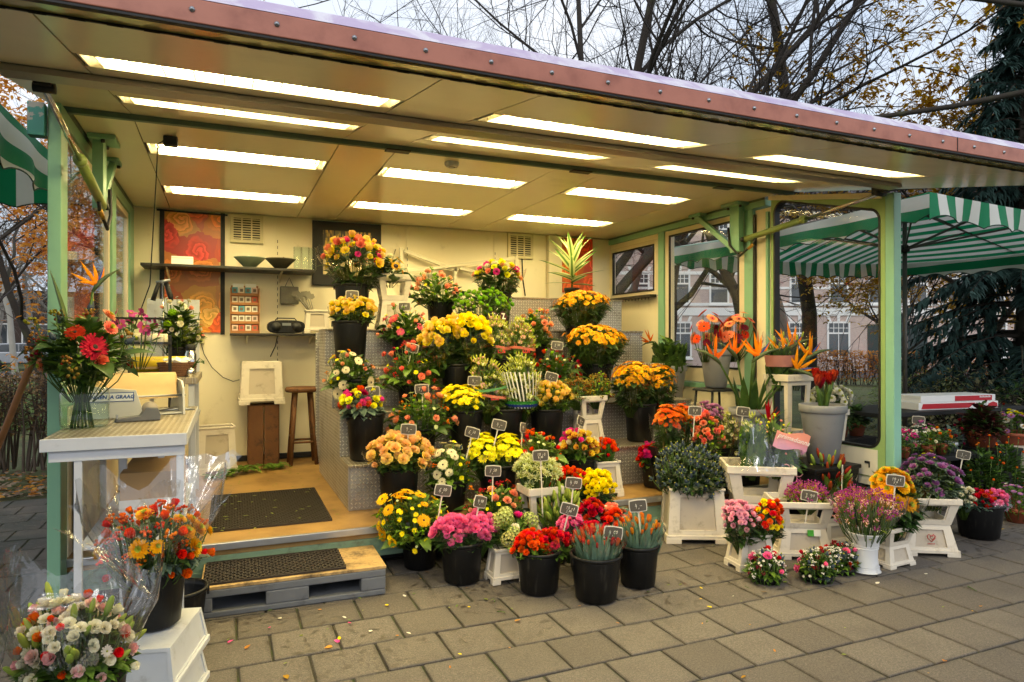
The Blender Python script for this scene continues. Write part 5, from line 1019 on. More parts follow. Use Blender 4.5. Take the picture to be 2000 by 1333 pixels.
# ------------------------------------------------------------------ bird of paradise and amaryllis, stem by stem
def stemmed(name, label, base, stems_, shape, colr, size, sr, tilt=True):
    t = thing(name, label, 'flowers', base, 0); b = Vector(base)
    for i, (p, ang, pit) in enumerate(stems_):
        p = Vector(p) - b; g = MB(); f0 = Vector((p.x * .12, p.y * .12, -.1)); g.tube([f0, f0.lerp(p, .4) + Vector((p.x, p.y, 0)) * -.1, f0.lerp(p, .75) + Vector((p.x, p.y, 0)) * -.06, p], [sr, sr, sr * .9, sr * .8], 7); g.build('stem', LS, t, fix=False)
        o = link(NAME.get(shape, shape + '_bloom'), bloom(shape, colr, 'green', i % 3), t, loc=p, rot=(0, pit, ang), scale=(size, size, size))
    return t
st = stemmed('bird_of_paradise_flowers', 'orange birds of paradise on long stems leaning out of a grey bucket', (3.898, 4.25, .90),
 [((3.50, 4.12, 1.29), R(175), R(-20)), ((3.72, 4.18, 1.32), R(-170), R(-25)), ((3.80, 4.1, 1.30), R(-30), R(-20)), ((3.92, 4.2, 1.31), R(10), R(-25)), ((4.08, 4.1, 1.33), R(-10), R(-25)), ((4.20, 4.15, 1.38), R(-40), R(-20)), ((4.12, 4.05, 1.24), R(-60), R(25)), ((4.24, 4.0, 1.31), R(-15), R(-15))], 'strelitzia', 'strelorange', .25, .009)
for i in range(7):
    m2 = MB(); a = R(-150 + 43 * i); m2.leaf((0, 0, 0), (math.cos(a) * .3, math.sin(a) * .3, 1), (math.cos(a), math.sin(a), 0), .30, .075, -.02, 0, 5); m2.build('leaf', LD, st, loc=(math.cos(a) * .05, math.sin(a) * .05, -.02), fix=False)
am = stemmed('amaryllis_flowers', 'dark red amaryllis buds on thick green stems', (4.125, 3.72, .96),
 [((4.02, 3.68, 1.13), R(200), R(-25)), ((4.07, 3.70, 1.11), R(150), R(-12)), ((4.12, 3.72, 1.15), 0, R(5)), ((4.16, 3.66, 1.16), R(20), R(25)), ((4.19, 3.74, 1.15), R(-10), R(30)), ((4.13, 3.66, 1.14), R(90), R(10)), ((4.10, 3.76, 1.17), R(60), R(8))], 'amaryllis', 'amarred', .105, .014)

# ------------------------------------------------------------------ stool under the gerberas, stand for the other grey buckets
stl = thing('stool', 'black steel stool carrying the grey bucket of gerberas', 'stool', (4.105, 4.89, .27))
g = MB(); g.cbox(-.16, .16, -.14, .14, .745, .768, .01); g.build('seat', M_blackflat, stl)
for sx in (-1, 1):
    for sy in (-1, 1): g = MB(); g.tube([(sx * .13, sy * .11, .745), (sx * .19, sy * .15, 0)], .011, 8); g.build('leg', M_blackflat, stl)
def plain_crate(name, label, x, y, z0, w, d, h, m, rz=0, cat='crate'):
    t = thing(name, label, cat, (x, y, z0), rz); g = MB()
    for f in side_pts(w * .92, d * .92, w, d, 0, h): panel_side(g, f, -.8, .8, .12, .7, .008)
    g.build('body', [m, m], t, fix=False); g = MB(); g.box(-w - .012, w + .012, -d - .012, d + .012, h - .03, h); g.build('rim', m, t, .005); return t
plain_crate('storage_crate', 'black plastic crate under the grey amaryllis bucket', 4.08, 3.76, .0, .24, .2, .55, M_black, R(4))
plain_crate('storage_crate', 'black plastic crate under the birds of paradise bucket', 3.9, 4.42, .27, .2, .1, .23, M_black)
g = MB(); plain_crate('storage_crate', 'cream plastic crate under the leafy greenery by the window', 4.17, 5.62, .27, .18, .18, .58, M_crate)
bx = thing('flower_tub', 'wide black tub behind the blue thistles holding five bright bunches', 'tub', (3.47, 4.37, .28)); g = MB()
for f in side_pts(.30, .14, .34, .17, 0, .34): panel_side(g, f, -.85, .85, .1, .8, .01)
g.build('body', [M_black, M_black], bx, fix=False)
for nm, lb, pos, spec in [
 ('carnation_bouquet', 'bright orange daisies in a printed sleeve, left end of the black tub', (3.205, 4.37, .80, .965, .14), dict(blooms=[('daisy', 'orange', 'bronze', 46, .055)], leaves=[(120, .07, LD)], wrap=dict(h=.3), upness=.5)),
 ('carnation_bouquet', 'small orange daisies half hidden by lavender blooms', (3.39, 4.45, .82, .965, .10), dict(blooms=[('daisy', 'orange', 'bronze', 26, .055)], leaves=[(80, .07, LD)], upness=.5)),
 ('carnation_bouquet', 'lavender pink spray carnations at the back of the black tub', (3.62, 4.42, .78, .955, .135), dict(blooms=[('carnation', 'lavender', 'green', 34, .045), ('lily', 'violet', 'green', 10, .04)], leaves=[(90, .06, LG)], wrap=dict(h=.3), upness=.5)),
 ('rose_bouquet', 'round cluster of coral spray roses leaning forward from the black tub', (3.51, 4.27, .66, .875, .12), dict(blooms=[('rose', 'coral', 'green', 34, .055), ('button', 'lime', 'green', 6, .03)], leaves=[(70, .06, LG)], wrap=dict(h=.2, r=1.1), upness=.0)),
 ('lisianthus_bouquet', 'creamy white bell flowers drooping from the black tub', (3.775, 4.30, .63, .885, .125), dict(blooms=[('lisianthus', 'cream', 'lime', 40, .06)], leaves=[(70, .06, LG)], upness=.0))]:
    x_, y_, zb_, zt_, r_ = pos; bouquet(nm, lb, (x_, y_, zb_, zt_, r_, .60, .12), spec)
wb_ = thing('storage_crate', 'white stacked fish crates carrying the orange berry bouquet', 'crate', (-.265, 3.02, 0), R(-14))
for z0_, h_ in ((0, .155), (.158, .158)):
    g = MB()
    for f in side_pts(.15, .22, .13, .195, z0_ + .03, z0_ + h_): panel_side(g, f, -.9, .9, .05, .9, .006)
    g.box(-.13, .13, -.195, .195, z0_ + h_ - .004, z0_ + h_ - .0005, 0); g.build('tray', [M_white, M_white], wb_, .004); g = MB(); g.box(-.158, .158, -.228, .228, z0_, z0_ + .03); g.build('rim', M_white, wb_, .006)
plain_crate('storage_crate', 'white crate under the white rose and lily bouquet', -.46, 2.42, 0, .22, .2, .18, M_white, R(-10))
plain_crate('storage_crate', 'white crate at the frame edge under the yellow mixed bouquet', -.75, 2.0, 0, .2, .2, .18, M_white, R(6))
# folds of cellophane standing above the two near bouquets
def film(name, t, pts_rows):
    g = MB(); m_ = len(pts_rows[0]); vs = [p for r_ in pts_rows for p in r_]
    g.add(vs, [(j * m_ + i, j * m_ + i + 1, (j + 1) * m_ + i + 1, (j + 1) * m_ + i) for j in range(len(pts_rows) - 1) for i in range(m_ - 1)], 0, True); return g.build(name, M_film, t, fix=False)

def cone_film(t, apex, rim, n_=14, name='cellophane_sheet'):
    """a stiff fold of film fanned from a point to a rim line"""
    rows = []; ap = Vector(apex)
    for j in range(6):
        u = j / 5; rows.append([tuple(ap.lerp(Vector(q), u) + Vector((0, .012 * math.sin(i * 2.1 + j), .01 * math.sin(i * 1.7 + j * 2))) * u) for i, q in enumerate(rim)])
    return film(name, t, rows)
def fold_edge(t, pts): g = MB(); g.tube(pts, .003, 5); return g.build('film_edge', mat('film_edge', '#d9c79a', .25, spec=.8), t, fix=False)
nb = find_label('bronze chrysanthemums, orange roses'); lb_ = find_label('white roses, red buds')
cone_film(nb, (.05, -.05, .02), [(.22 + .012 * i, -.10 + .01 * i, .27 + .02 * math.sin(i)) for i in range(8)]); cone_film(nb, (.08, 0, .05), [(.05 + .035 * i, .12, .40 + .015 * math.sin(i * 2)) for i in range(9)]); cone_film(nb, (-.1, 0, .03), [(-.27 + .03 * i, -.12 + .012 * i, .29 - .01 * i) for i in range(7)])
cone_film(lb_, (.20, .02, .16), [(-.08 + .02 * i, .06 + .012 * i, .42 - .018 * i - .0 * i) for i in range(12)]);
cone_film(lb_, (.20, .0, .17), [(-.14 + .01 * i, -.02, .18 + .012 * i) for i in range(6)]); cone_film(lb_, (-.2, 0, .1), [(-.33 + .02 * i, -.08 + .01 * i, .30 - .012 * i) for i in range(8)]);
# ------------------------------------------------------------------ three grave arrangements on the pavement
for (x_, y_, rr, lb) in ((3.03, 3.16, .13, 'low round arrangement nearest the pink spray roses'), (3.33, 3.05, .125, 'low round arrangement in the middle of the three on the pavement'), (3.58, 3.10, .12, 'low round arrangement beside the white vase')):
    t = bouquet('flower_arrangement', lb, (x_, y_, .07, .19, rr, .035, .09), dict(blooms=[('rose', 'lightpink', 'green', 4, .05), ('bud', 'red', 'green', 5, .036), ('thistle', 'blue', 'green', 12, .05), ('berry', 'burgundy', 'green', 7, .035), ('berry', 'white', 'green', 22, .034), ('daisy', 'white', 'lime', 20, .016)], leaves=[(150, .045, LG), (90, .045, LD)], dense=1.0, upness=.2, flat=.8), 'low grave arrangements on the pavement', 'arrangement')
    g = MB(); g.lathe([(0, -.033), (.08, -.033), (.095, .0), (.09, .005), (0, .005)], 20); g.build('tray', M_black, t, fix=False)

# ------------------------------------------------------------------ price signs
DIG = {'0': [[(.5, 1), (.15, .8), (.1, .3), (.4, 0), (.8, .2), (.85, .7), (.5, 1)]], '1': [[(.25, .75), (.55, 1), (.5, 0)]], '3': [[(.15, .95), (.7, .95), (.4, .6), (.8, .35), (.5, 0), (.1, .1)]], '4': [[(.35, 1), (.15, .45), (.8, .45)], [(.65, .8), (.55, 0)]], '5': [[(.8, 1), (.3, 1), (.2, .6), (.7, .55), (.75, .2), (.4, 0), (.1, .1)]],
       '6': [[(.7, 1), (.3, .6), (.15, .2), (.5, 0), (.8, .25), (.5, .5), (.2, .3)]], '7': [[(.1, .95), (.85, 1), (.4, 0)], [(.3, .5), (.75, .52)]], '8': [[(.5, .5), (.2, .75), (.5, 1), (.8, .78), (.5, .5), (.15, .25), (.5, 0), (.85, .25), (.5, .5)]], '9': [[(.8, .7), (.4, .5), (.2, .8), (.55, 1), (.8, .75), (.6, 0)]], ',': [[(.4, .1), (.25, -.2)]], '-': [[(.1, .5), (.9, .5)]], 's': [[(.8, .55), (.3, .6), (.7, .3), (.2, .05)]], 't': [[(.5, 1), (.45, 0), (.8, .05)], [(.2, .6), (.8, .65)]]}
def stroke(mb, body, x0, y0, h, y, rg):
    w = h * .55; X = x0
    for k, ch in enumerate(body):
        sc = h * (.62 if k > 1 and ch in '05' and ',' in body else 1); oy = h - sc if sc < h else 0
        for ln in DIG.get(ch, []):
            pts = [(X + p[0] * w * sc / h + p[1] * h * .12, y, y0 + oy + p[1] * sc) for p in ln]
            mb.tube(pts, .0011, 4, 0)
        X += w * (.55 if ch in ',' else .6 if ch == ' ' else 1.25) * sc / h
    return X
def price_sign(x, y, z, lines, label, rz=0., tilt=0., roll=0., stick=.22, wide=.096):
    t = thing('price_sign', label, 'price sign', (x, y, z - stick), rz, 'price signs on white stakes')
    hw, hh = wide / 2, wide * .31; t.rotation_euler = (tilt, roll, rz)
    def shape(k):
        o = []; a, b = hw + k, hh + k
        for cx_, cz_, a0 in ((a * .84, b * .80, 20), (-a * .84, b * .80, 90), (-a * .84, -b * .80, 200), (a * .84, -b * .80, 270)):
            for i in range(4): an = R(a0 + i * 70 / 3); o.append((cx_ + a * .14 * math.cos(an), stick + cz_ + b * .2 * math.sin(an)))
        o.insert(4, (0, stick + b * 1.1)); o.insert(9, (-a * 1.02, stick)); o.insert(14, (0, stick - b * 1.1)); o.append((a * 1.02, stick)); return o
    g = MB(); g.prism(shape(.005), .001, .004); g.build('border', M_signb, t)
    g = MB(); g.prism(shape(0), -.002, .0008); g.build('board', M_slate, t)
    g = MB(); g.box(-.004, .004, .0042, .008, .0, stick - hh * .8); g.prism([(-.004, stick - hh * .9 - .02), (.004, stick - hh * .9 - .02), (.018, stick - hh * .7), (-.018, stick - hh * .7)], .0042, .008); g.build('stake', M_signb, t)
    g = MB(); rg = random.Random(label)
    for i, ln in enumerate(lines):
        h = hh * (.95 if len(lines) == 1 else .62); w = len(ln) * h * .55 * .9; stroke(g, ln, -w / 2, stick - h / 2 + (0 if len(lines) == 1 else (.24 - i * .62) * hh * 1.15), h, -.0035, rg)
    if g.v: g.build('writing', M_chalk, t, fix=False)
    return t
SIGNS = [
 (.98, 5.70, 1.872, ['9,-'], 'price sign 9,- above the low golden roses', 8, 0), (1.43, 5.72, 1.785, ['6,00'], 'price sign 6,00 above the pink gerberas', 5, 0),
 (1.34, 5.30, 1.435, ['7,50'], 'price sign 7,50 half sunk in the upper pink rose mix', -10, 14), (2.685, 5.30, 1.445, ['8,00'], 'price sign 8,00 above the small red roses', 0, 4),
 (1.00, 4.92, 1.115, ['4,50'], 'price sign 4,50 above the red and yellow roses', 0, -2), (1.375, 4.92, 1.122, ['7,50'], 'price sign 7,50 above the large round pink mix', 0, -3),
 (1.775, 4.92, 1.175, ['4,-'], 'price sign 4,- above the bright yellow chrysanthemums', 0, 3), (2.39, 4.90, 1.20, ['6,-'], 'price sign 6,- above the soft yellow roses', -20, 14),
 (1.13, 4.46, .885, ['9,-'], 'price sign 9,- above the peach yellow roses', 6, 4), (1.56, 4.48, .845, ['6,50'], 'price sign 6,50 above the white gerbera and thistle mix', -16, 14),
 (1.755, 4.46, .89, ['4,-'], 'price sign 4,- above the lemon chrysanthemums, tilted', 10, 14), (1.99, 4.48, .85, ['4,-'], 'price sign turned almost edge-on behind the orange daisies', 62, 10),
 (2.44, 4.48, .885, ['4,-'], 'price sign turned away above the cream and wine roses', 48, 22), (1.905, 3.95, .735, ['10 st', '4,00'], 'price sign on a long stake above the white star flowers', -4, -2),
 (1.215, 4.02, .555, ['6,00'], 'dim price sign above the yellow gerberas', 10, 10), (1.61, 4.10, .63, ['7,50'], 'price sign 7,50 above the pink and lime mix', -2, 2),
 (1.37, 3.80, .515, ['4,00'], 'price sign twisted sideways above the solid pink roses', 42, 18), (2.03, 3.80, .575, ['4,00'], 'price sign 4,00 above the green buds', 0, 6),
 (1.86, 3.60, .475, ['10 st', '3,00'], 'price sign 10 st 3,00 between the buds and the crimson roses', -8, 14), (1.965, 3.22, .415, ['4,00'], 'price sign 4,00 above the closed red tulips', -4, 6), (2.27, 3.36, .505, ['4,-'], 'price sign 4,- above the closed orange tulips', -6, -6),
 (3.325, 4.22, .945, ['4,0'], 'price sign between orange and lavender flowers in the tub', 0, 4), (3.70, 4.12, .935, ['4,-'], 'price sign above the creamy bell flowers', -4, 6),
 (3.585, 3.38, .445, ['3,90'], 'black price sign 3,90 on the dried statice crate', -20, 8), (3.98, 3.42, .575, ['3,-'], 'price sign turned sideways in the lily buds', 55, 12),
 (3.91, 2.98, .595, ['10 st', '7,0'], 'slate price sign 10 st 7,0 on the golden chrysanthemums', -22, 4), (5.9, 4.25, .755, [], 'blank slate sign among the potted plants under the parasol', -25, 3), (5.62, 3.72, .54, ['3,-'], 'slate price sign on a tall stake by the orange berry shrubs', -20, 10)]
for (x_, y_, z_, ln, lb, rz, ro) in SIGNS: price_sign(x_, y_, z_ - .02, ln, lb, R(rz - 18), 0, R(ro), .38 if 'long stake' in lb or 'tall stake' in lb else .2)
# printed marks on sleeves and crates
zt = text_mesh('Z', .075, M_whiteprint, .0006, 'lettering', .002)
def on_front(me, t, x, y, z, rz=0., rx=90., name='lettering'): return link(name, me, t, loc=(x, y, z), rot=(R(rx), 0, R(rz)))
gm = find_label('lime green button')
M_maroon = mat('maroon_print', '#4a1020', .45)
for dx, rz in ((.02, -8), (.125, 28)):
    g = MB(); N = 20; g.add([(.05 * math.cos(2 * math.pi * i / N), 0, .05 * math.sin(2 * math.pi * i / N)) for i in range(N)], [tuple(range(N))]); o = g.build('printed_disc', M_maroon, gm, loc=(dx, -.205, .095), rot=(R(-12), 0, R(rz)), fix=False)
    link('lettering', zt, o, loc=(0, -.003, 0), rot=(R(90), 0, 0))
pb = find_label('leafy green sleeve with a pink')
pm = text_mesh('primadonna', .05, M_whiteprint, .0004, 'lettering', .0, .3)
def flat_band(t, c, w, h, rz, tilt_, mt, me=None, nm='paper_band'):
    g = MB(); N = 8; vs = []
    for j in (0, 1):
        for i in range(N + 1): u = i / N - .5; vs.append((u * w, .06 * u * u - .006, (j - .5) * h + .02 * math.sin(u * 5)))
    g.add(vs, [(i, i + 1, N + 2 + i, N + 1 + i) for i in range(N)], 0, True); o = g.build(nm, mt, t, loc=c, rot=(0, tilt_, rz), fix=False)
    if me: link('lettering', me, o, loc=(0, -.014, .015), rot=(R(90), 0, 0))
    return o
n = NT('pink_band'); M_pband = n.pbr(n.mix(n.smooth(n.sep(n.obj())[2], -.06, .05), C('#d99ab4'), C('#ee9a80')), .45)
flat_band(pb, (-.01, -.155, .175), .25, .12, R(-20), R(17), M_pband, pm); flat_band(pb, (.155, -.10, .15), .12, .12, R(20), R(-24), M_pband, text_mesh('prima', .045, M_whiteprint, .0004, 'lettering', 0, .3))
for k, (dx, dz) in enumerate(((-.05, -.02), (.02, -.1), (.08, -.06), (-.02, -.16), (.10, -.17))):
    g = MB(); g.tube([(.03 * math.cos(R(a)), 0, .03 * math.sin(R(a))) for a in range(-120, 121, 30)], .004, 5); g.build('printed_curl', mat('curl_pink', '#e8a0a0', .5), pb, loc=(dx, -.135 + .02 * k / 5, dz), rot=(0, R(k * 70), R(-20)), fix=False)
kc = CR['the ornamental kale']
n_h = MB(); hp = [(0, -.02), (-.022, .0), (-.026, .018), (-.014, .028), (0, .016), (.014, .028), (.026, .018), (.022, 0), (0, -.02)]
n_h.tube([(a, 0, b) for a, b in hp], .0028, 5); n_h.tube([(a * .5 + .006, 0, b * .6 + .004) for a, b in hp], .002, 5)
n_h.build('heart_emblem', mat('print_red', '#b02a2a', .5), kc, loc=(0, -.136, .12), rot=(R(-8), 0, 0))
g = MB(); [g.box(-.024 + .008 * k_, -.019 + .008 * k_, -.001, .001, -.003, .003 + .001 * (k_ % 2)) for k_ in range(6)]; g.build('small_print', mat('print_red', '#b02a2a', .5), kc, loc=(0, -.137, .085), rot=(R(-8), 0, 0), kind='stuff')
sc = CR['the dried purple statice']
g = MB(); g.box(-.015, .03, -.004, 0, -.02, .02); lbw = g.build('paper_label', M_whiteprint, sc, loc=(.07, -.125, .175), rot=(R(-8), 0, 0))
g = MB(); g.box(-.055, -.015, -.004, 0, -.02, .02); g.build('green_label', mat('label_green', '#3f9a2c', .5), sc, loc=(.07, -.125, .175), rot=(R(-8), 0, 0))

# ------------------------------------------------------------------ dracaena on the top step
dr = thing('dracaena_plant', 'green and white striped dracaena in a small black pot on the top step', 'plant', (3.49, 6.5, 1.922))
g = MB(); g.lathe([(0, 0), (.06, 0), (.082, .10), (.088, .10), (.088, .125), (.078, .125), (.07, .1), (0, .1)], 20); g.build('pot', M_black, dr, fix=False)
g = MB(); g.tube([(0, 0, .1), (.01, 0, .3), (.0, .01, .45)], .012, 8); g.build('stem', LS, dr)
n = NT('striped_leaf'); q = n.sep(n.obj()); M_dr = n.pbr(n.mix(n.smooth(n.math('ABSOLUTE', q[1]), .015, .035), C('#4d7a24'), C('#dfe3a8')), .4, transl=.2)
lf = MB(); lf.leaf((0, 0, 0), (1, 0, .0), (0, 0, 1), 1, .16, .12, 0, 6); lf_me = lf.mesh('leaf', M_dr)
rg = random.Random(4)
for i in range(24):
    a = i * 2.4; u = i / 23; L = .30 + .10 * math.sin(u * 3); link('leaf', lf_me, dr, loc=(0, 0, .16 + .32 * u), rot=(rg.uniform(-.4, .4), -R(12 + 55 * u + rg.uniform(-8, 8)), a), scale=(L, L * 1.2, L))

# red print on the lisianthus sleeves
M_lred = mat('print_bright_red', '#c81e28', .5); lt = text_mesh('LUS', .042, M_lred, .0004, 'lettering', .001)
for st0, dz in (('blush lisianthus in a clear sleeve', .03), ('white and blush lisianthus in a pink banded sleeve, left', .0), ('white and blush lisianthus in a pink banded sleeve, right', .0)):
    t = find_label(st0); link('lettering', lt, t, loc=(.0, -.135, .06 + dz), rot=(R(78), 0, R(-4)))
# red guzmania between the birds of paradise and the pink banded sleeves
gz = thing('guzmania_plant', 'red guzmania with strap leaves rising behind the pink banded sleeve', 'plant', (3.84, 3.97, .60))
g = MB(); g.lathe([(0, 0), (.045, 0), (.06, .1), (.05, .1), (0, .09)], 18); g.build('pot', M_black, gz, fix=False)
lf2 = MB(); lf2.leaf((0, 0, 0), (1, 0, .0), (0, 0, 1), 1, .16, .35, 0, 5); lf_me2 = lf2.mesh('leaf', LD)
for i in range(14): link('leaf', lf_me2, gz, loc=(0, 0, .11 + .006 * i), rot=(0, -R(25 + 3 * i), i * 2.4), scale=(.2, .2, .2))
br2 = MB(); br2.leaf((0, 0, 0), (1, 0, .0), (0, 0, 1), 1, .2, .0, 0, 4); br_me = br2.mesh('bract', COL['red'])
for i in range(7): link('bract', br_me, gz, loc=(0, 0, .23 + .008 * i), rot=(0, -R(40 + 8 * i), i * 2.4), scale=(.15, .15, .15))
# ------------------------------------------------------------------ work table at the open end
tab = thing('work_table', 'white metal work table with a chequer plate top, half outside the kiosk', 'table', (-.46, 4.28, 0))
g = MB(); g.box(-.29, .29, -.73, .75, 1.0, 1.02); g.build('table_top', M_ckz, tab, .003)
M_tabw = mat('white_table_frame', '#c3c6cc', .4, var=.08, dirt='#8d8f92', dscale=8, dlo=.6, dhi=.9)
g = MB(); g.box(-.292, .292, -.738, -.731, .965, 1.022); g.build('front_edge', M_tabw, tab, .002)
g = MB(); g.box(.2905, .296, -.73, .75, .965, 1.022); g.build('side_edge', M_tabw, tab, .002)
g = MB(); g.box(-.262, .285, -.72, -.69, .915, .963); g.build('rail', M_tabw, tab, .002)
for x_, y_ in ((-.15, -.70), (.265, -.70), (-.15, .68), (.265, .68), (.13, .0), (-.02, -.3)): g = MB(); g.box(x_ - .016, x_ + .016, y_ - .016, y_ + .016, 0, .915 if y_ < -.6 else .998); g.build('leg', M_tabw, tab, .002)
g = MB(); g.box(-.15, .265, -.69, .68, .50, .52); g.build('lower_shelf', M_tabw, tab, .002)
g = MB(); g.box(-.02, .25, -.45, .1, .522, .80); cb = g.build('cardboard_carton', mat('cardboard', '#a5855a', .8, var=.12), None, .004, loc=(-.46, 4.28, 0)); tag(cb, 'brown cardboard carton on the lower shelf of the work table', 'carton')
g = MB(); g.box(-.022, .252, -.452, .102, .66, .665); g.box(-.0215, .2515, -.4515, -.45, .56, .66, 0); g.build('printed_panel', mat('carton_white', '#cfc8bd', .7), cb)
t2 = thing('side_counter', 'small raised counter with chequer plate edge behind the work table', 'counter', (-.47, 5.55, .27))
g = MB(); g.box(-.30, .30, -.5, .5, .90, .945); g.build('counter_top', M_ckz, t2, .003)
for x_, y_ in ((-.26, -.46), (.26, -.46), (-.26, .46), (.26, .46)): g = MB(); g.box(x_ - .018, x_ + .018, y_ - .018, y_ + .018, 0, .9); g.build('leg', M_tabw, t2, .002)
g = MB(); g.box(-.24, .29, -.4, .4, .62, .65); g.build('drawer_rail', M_tabw, t2, .003)
# paper roll dispenser with lettering
disp = thing('paper_roll_dispenser', 'white metal wrapping paper dispenser with a blue lettered sticker', 'dispenser', (-.50, 4.62, 1.02), R(14))
M_kraft = mat('kraft_paper', '#c9a976', .7, var=.08, scale=30); M_dispw = mat('dispenser_white', '#d4d3cc', .4, var=.06, dirt='#9c988c', dscale=9, dlo=.6, dhi=.9)
for sx in (-1, 1):
    g = MB(); g.prism([(-.20, 0), (.20, 0), (.12, .16), (.04, .21), (-.13, .20), (-.18, .16)], sx * .235 - .006, sx * .235 + .006, axis='x'); o = g.build('side_plate', M_dispw, disp, .002)
    for yy, zz in ((-.15, .17), (.06, .17), (.08, .08)): g = MB(); g.tube([(sx * .229, yy, zz), (sx * .247, yy, zz)], .009, 10); g.build('knob', M_dark, o)
g = MB(); g.box(-.228, .228, -.17, .18, .004, .012); g.build('base_plate', M_dispw, disp, .002)
g = MB(); g.tube([(-.226, .02, .185), (.226, .02, .185)], .062, 20); g.build('paper_roll', M_kraft, disp)
g = MB(); vs = []
for i, (yy, zz) in enumerate(((.02, .248), (-.05, .225), (-.09, .17), (-.12, .12), (-.15, .10))): vs += [(-.21, yy, zz), (.21, yy, zz)]
g.add(vs, [(2 * i, 2 * i + 1, 2 * i + 3, 2 * i + 2) for i in range(4)], 0, True); g.build('paper_sheet', M_kraft, disp, fix=False)
g = MB(); g.tube([(-.25, -.155, .115), (.25, -.155, .115)], .006, 8); g.build('cutter_bar', M_steel, disp)
# sticker board turned to the customer
M_stick = mat('sticker_white', '#eceef0', .45, var=.02); M_blue = mat('print_blue', '#23509a', .5, var=.05)
stp = thing('lettered_plate', 'white plate with a blue framed sticker on the front of the paper dispenser', 'sign', (-.58, 4.36, 1.02), R(3))
g = MB(); g.prism([(-.13, .004), (.16, .004), (.115, .16), (-.13, .19)], -.004, .004); g.build('plate', M_dispw, stp, .002)
g = MB(); g.box(-.125, .105, -.0065, -.0045, .098, .150); st_ = g.build('sticker', M_blue, stp); g = MB(); g.box(-.121, .101, -.0085, -.007, .102, .146); st_ = g.build('sticker_face', M_stick, stp)
link('lettering', text_mesh('PINNEN JA GRAAG', .0275, M_blue, .0004, 'lettering', .0011, .15), stp, loc=(-.01, -.0095, .124), rot=(R(90), 0, 0))
# upper roll holder and yellow roll on the side counter
for (x_, y_, z_, mt, lb, r_) in ((-.42, 5.30, 1.30, mat('yellow_paper', '#e0c020', .6), 'yellow wrapping paper roll on the raised counter', .055), (-.52, 5.0, 1.47, mat('cream_paper', '#ddd2b0', .6), 'cream paper roll on a black holder above the work table', .04)):
    t = thing('paper_roll_holder', lb, 'paper roll', (x_, y_, z_), R(8)); g = MB(); g.tube([(-.17, 0, 0), (.17, 0, 0)], r_, 18); g.build('roll', mt, t)
    for sx in (-1, 1): g = MB(); g.box(sx * .185 - .008, sx * .185 + .008, -.04, .04, -(z_ - (1.217 if z_ < 1.4 else 1.02)) + .0, .03); g.build('bracket', M_blackflat, t, .002)
    g = MB(); g.box(-.19, .19, -r_ - .03, -r_ - .015, -.03, -.015); g.build('cutter_bar', M_kraft if z_ < 1.4 else M_blackflat, t)
# vase of mixed flowers on the table
vz = thing('glass_vase', 'large clear glass jar of water on the near edge of the work table', 'vase', (-.655, 4.0, 1.021))
g = MB(); g.lathe([(0, .004), (.095, .004), (.108, .016), (.110, .05), (.110, .165), (.100, .20), (.062, .225), (.055, .245), (.062, .262), (.078, .270)], 36); g.build('jar', M_jar, vz, fix=False)
g = MB(); g.lathe([(0, .005), (.1, .006), (.106, .03), (.106, .115), (0, .115)], 32); g.build('water', glass_mat('water', (.88, .95, .93), .03, .6), vz, fix=False)
vb = bouquet('mixed_bouquet', 'loose vase bouquet of red gerberas, berries and greenery on the work table', (-.665, 3.99, 1.36, 1.63, .235, 1.27, .05), dict(blooms=[('gerbera', 'red', 'dark', 4, .12), ('chrysanthemum', 'coral', 'lime', 3, .09), ('rose', 'coral', 'green', 2, .09), ('berry', 'hyper', 'green', 16, .07), ('thistle', 'blue', 'green', 6, .09)], leaves=[(300, .06, LG), (150, .07, LD)], bigleaf=(6, .16, LD), dense=1.0, upness=-.1, tmax=105))
o = link('strelitzia_bloom', bloom('strelitzia', 'strelorange', 'green', 0), vb, loc=(.045, .0, .44), rot=(0, R(-40), R(10)), scale=(.17, .17, .17))
g = MB(); g.tube([(0, 0, -.2), (.02, 0, .2), (.045, 0, .44)], .007, 6); g.tube([(0, 0, -.2), (-.02, -.02, .1)], .006, 6)
for k in range(9): a = k * .7; g.tube([(math.cos(a) * .05, math.sin(a) * .05, -.25), (math.cos(a) * .012, math.sin(a) * .012, -.02), (math.cos(a) * .05, math.sin(a) * .05, .15)], .005, 6)
g.build('stems', LS, vb, kind='stuff', fix=False)
g = MB(); g.leaf((0, 0, 0), (-.25, 0, 1), (1, 0, 0), .30, .09, -.05, 0, 6); g.build('leaf', LD, vb, loc=(-.07, 0, .25), fix=False)
# tape dispenser, tools, basket, thermos, orchids
td = thing('tape_dispenser', 'grey desk tape dispenser on the work table', 'tape dispenser', (-.43, 4.20, 1.021), R(12))
g = MB(); g.prism([(-.12, 0), (.10, 0), (.10, .03), (.085, .07), (.03, .075), (.0, .03), (-.11, .022)], -.03, .03); g.build('body', mat('tape_grey', '#5e5f62', .5), td, .006)
g = MB(); g.tube([(.05, -.024, .065), (.05, .024, .065)], .038, 18); g.build('tape_roll', mat('tape_beige', '#9a9082', .5), td); g = MB(); g.box(-.112, -.105, -.028, .028, .02, .04); g.build('cutter', M_steel, td)
tl = thing('pliers', 'silver pliers lying at the far corner of the work table', 'pliers', (-.28, 4.62, 1.021), R(10)); g = MB(); g.tube([(-.11, 0, .012), (0, .004, .02), (.11, 0, .014)], [.008, .012, .006], 8); g.build('handle', M_steel, tl); g = MB(); g.tube([(-.11, .02, .012), (0, .008, .016), (.1, .006, .012)], [.008, .01, .005], 8); g.build('jaw', M_chrome, tl)
bk = thing('wicker_basket', 'brown wicker basket of white tissue sachets on the raised counter', 'basket', (-.30, 5.16, 1.216))
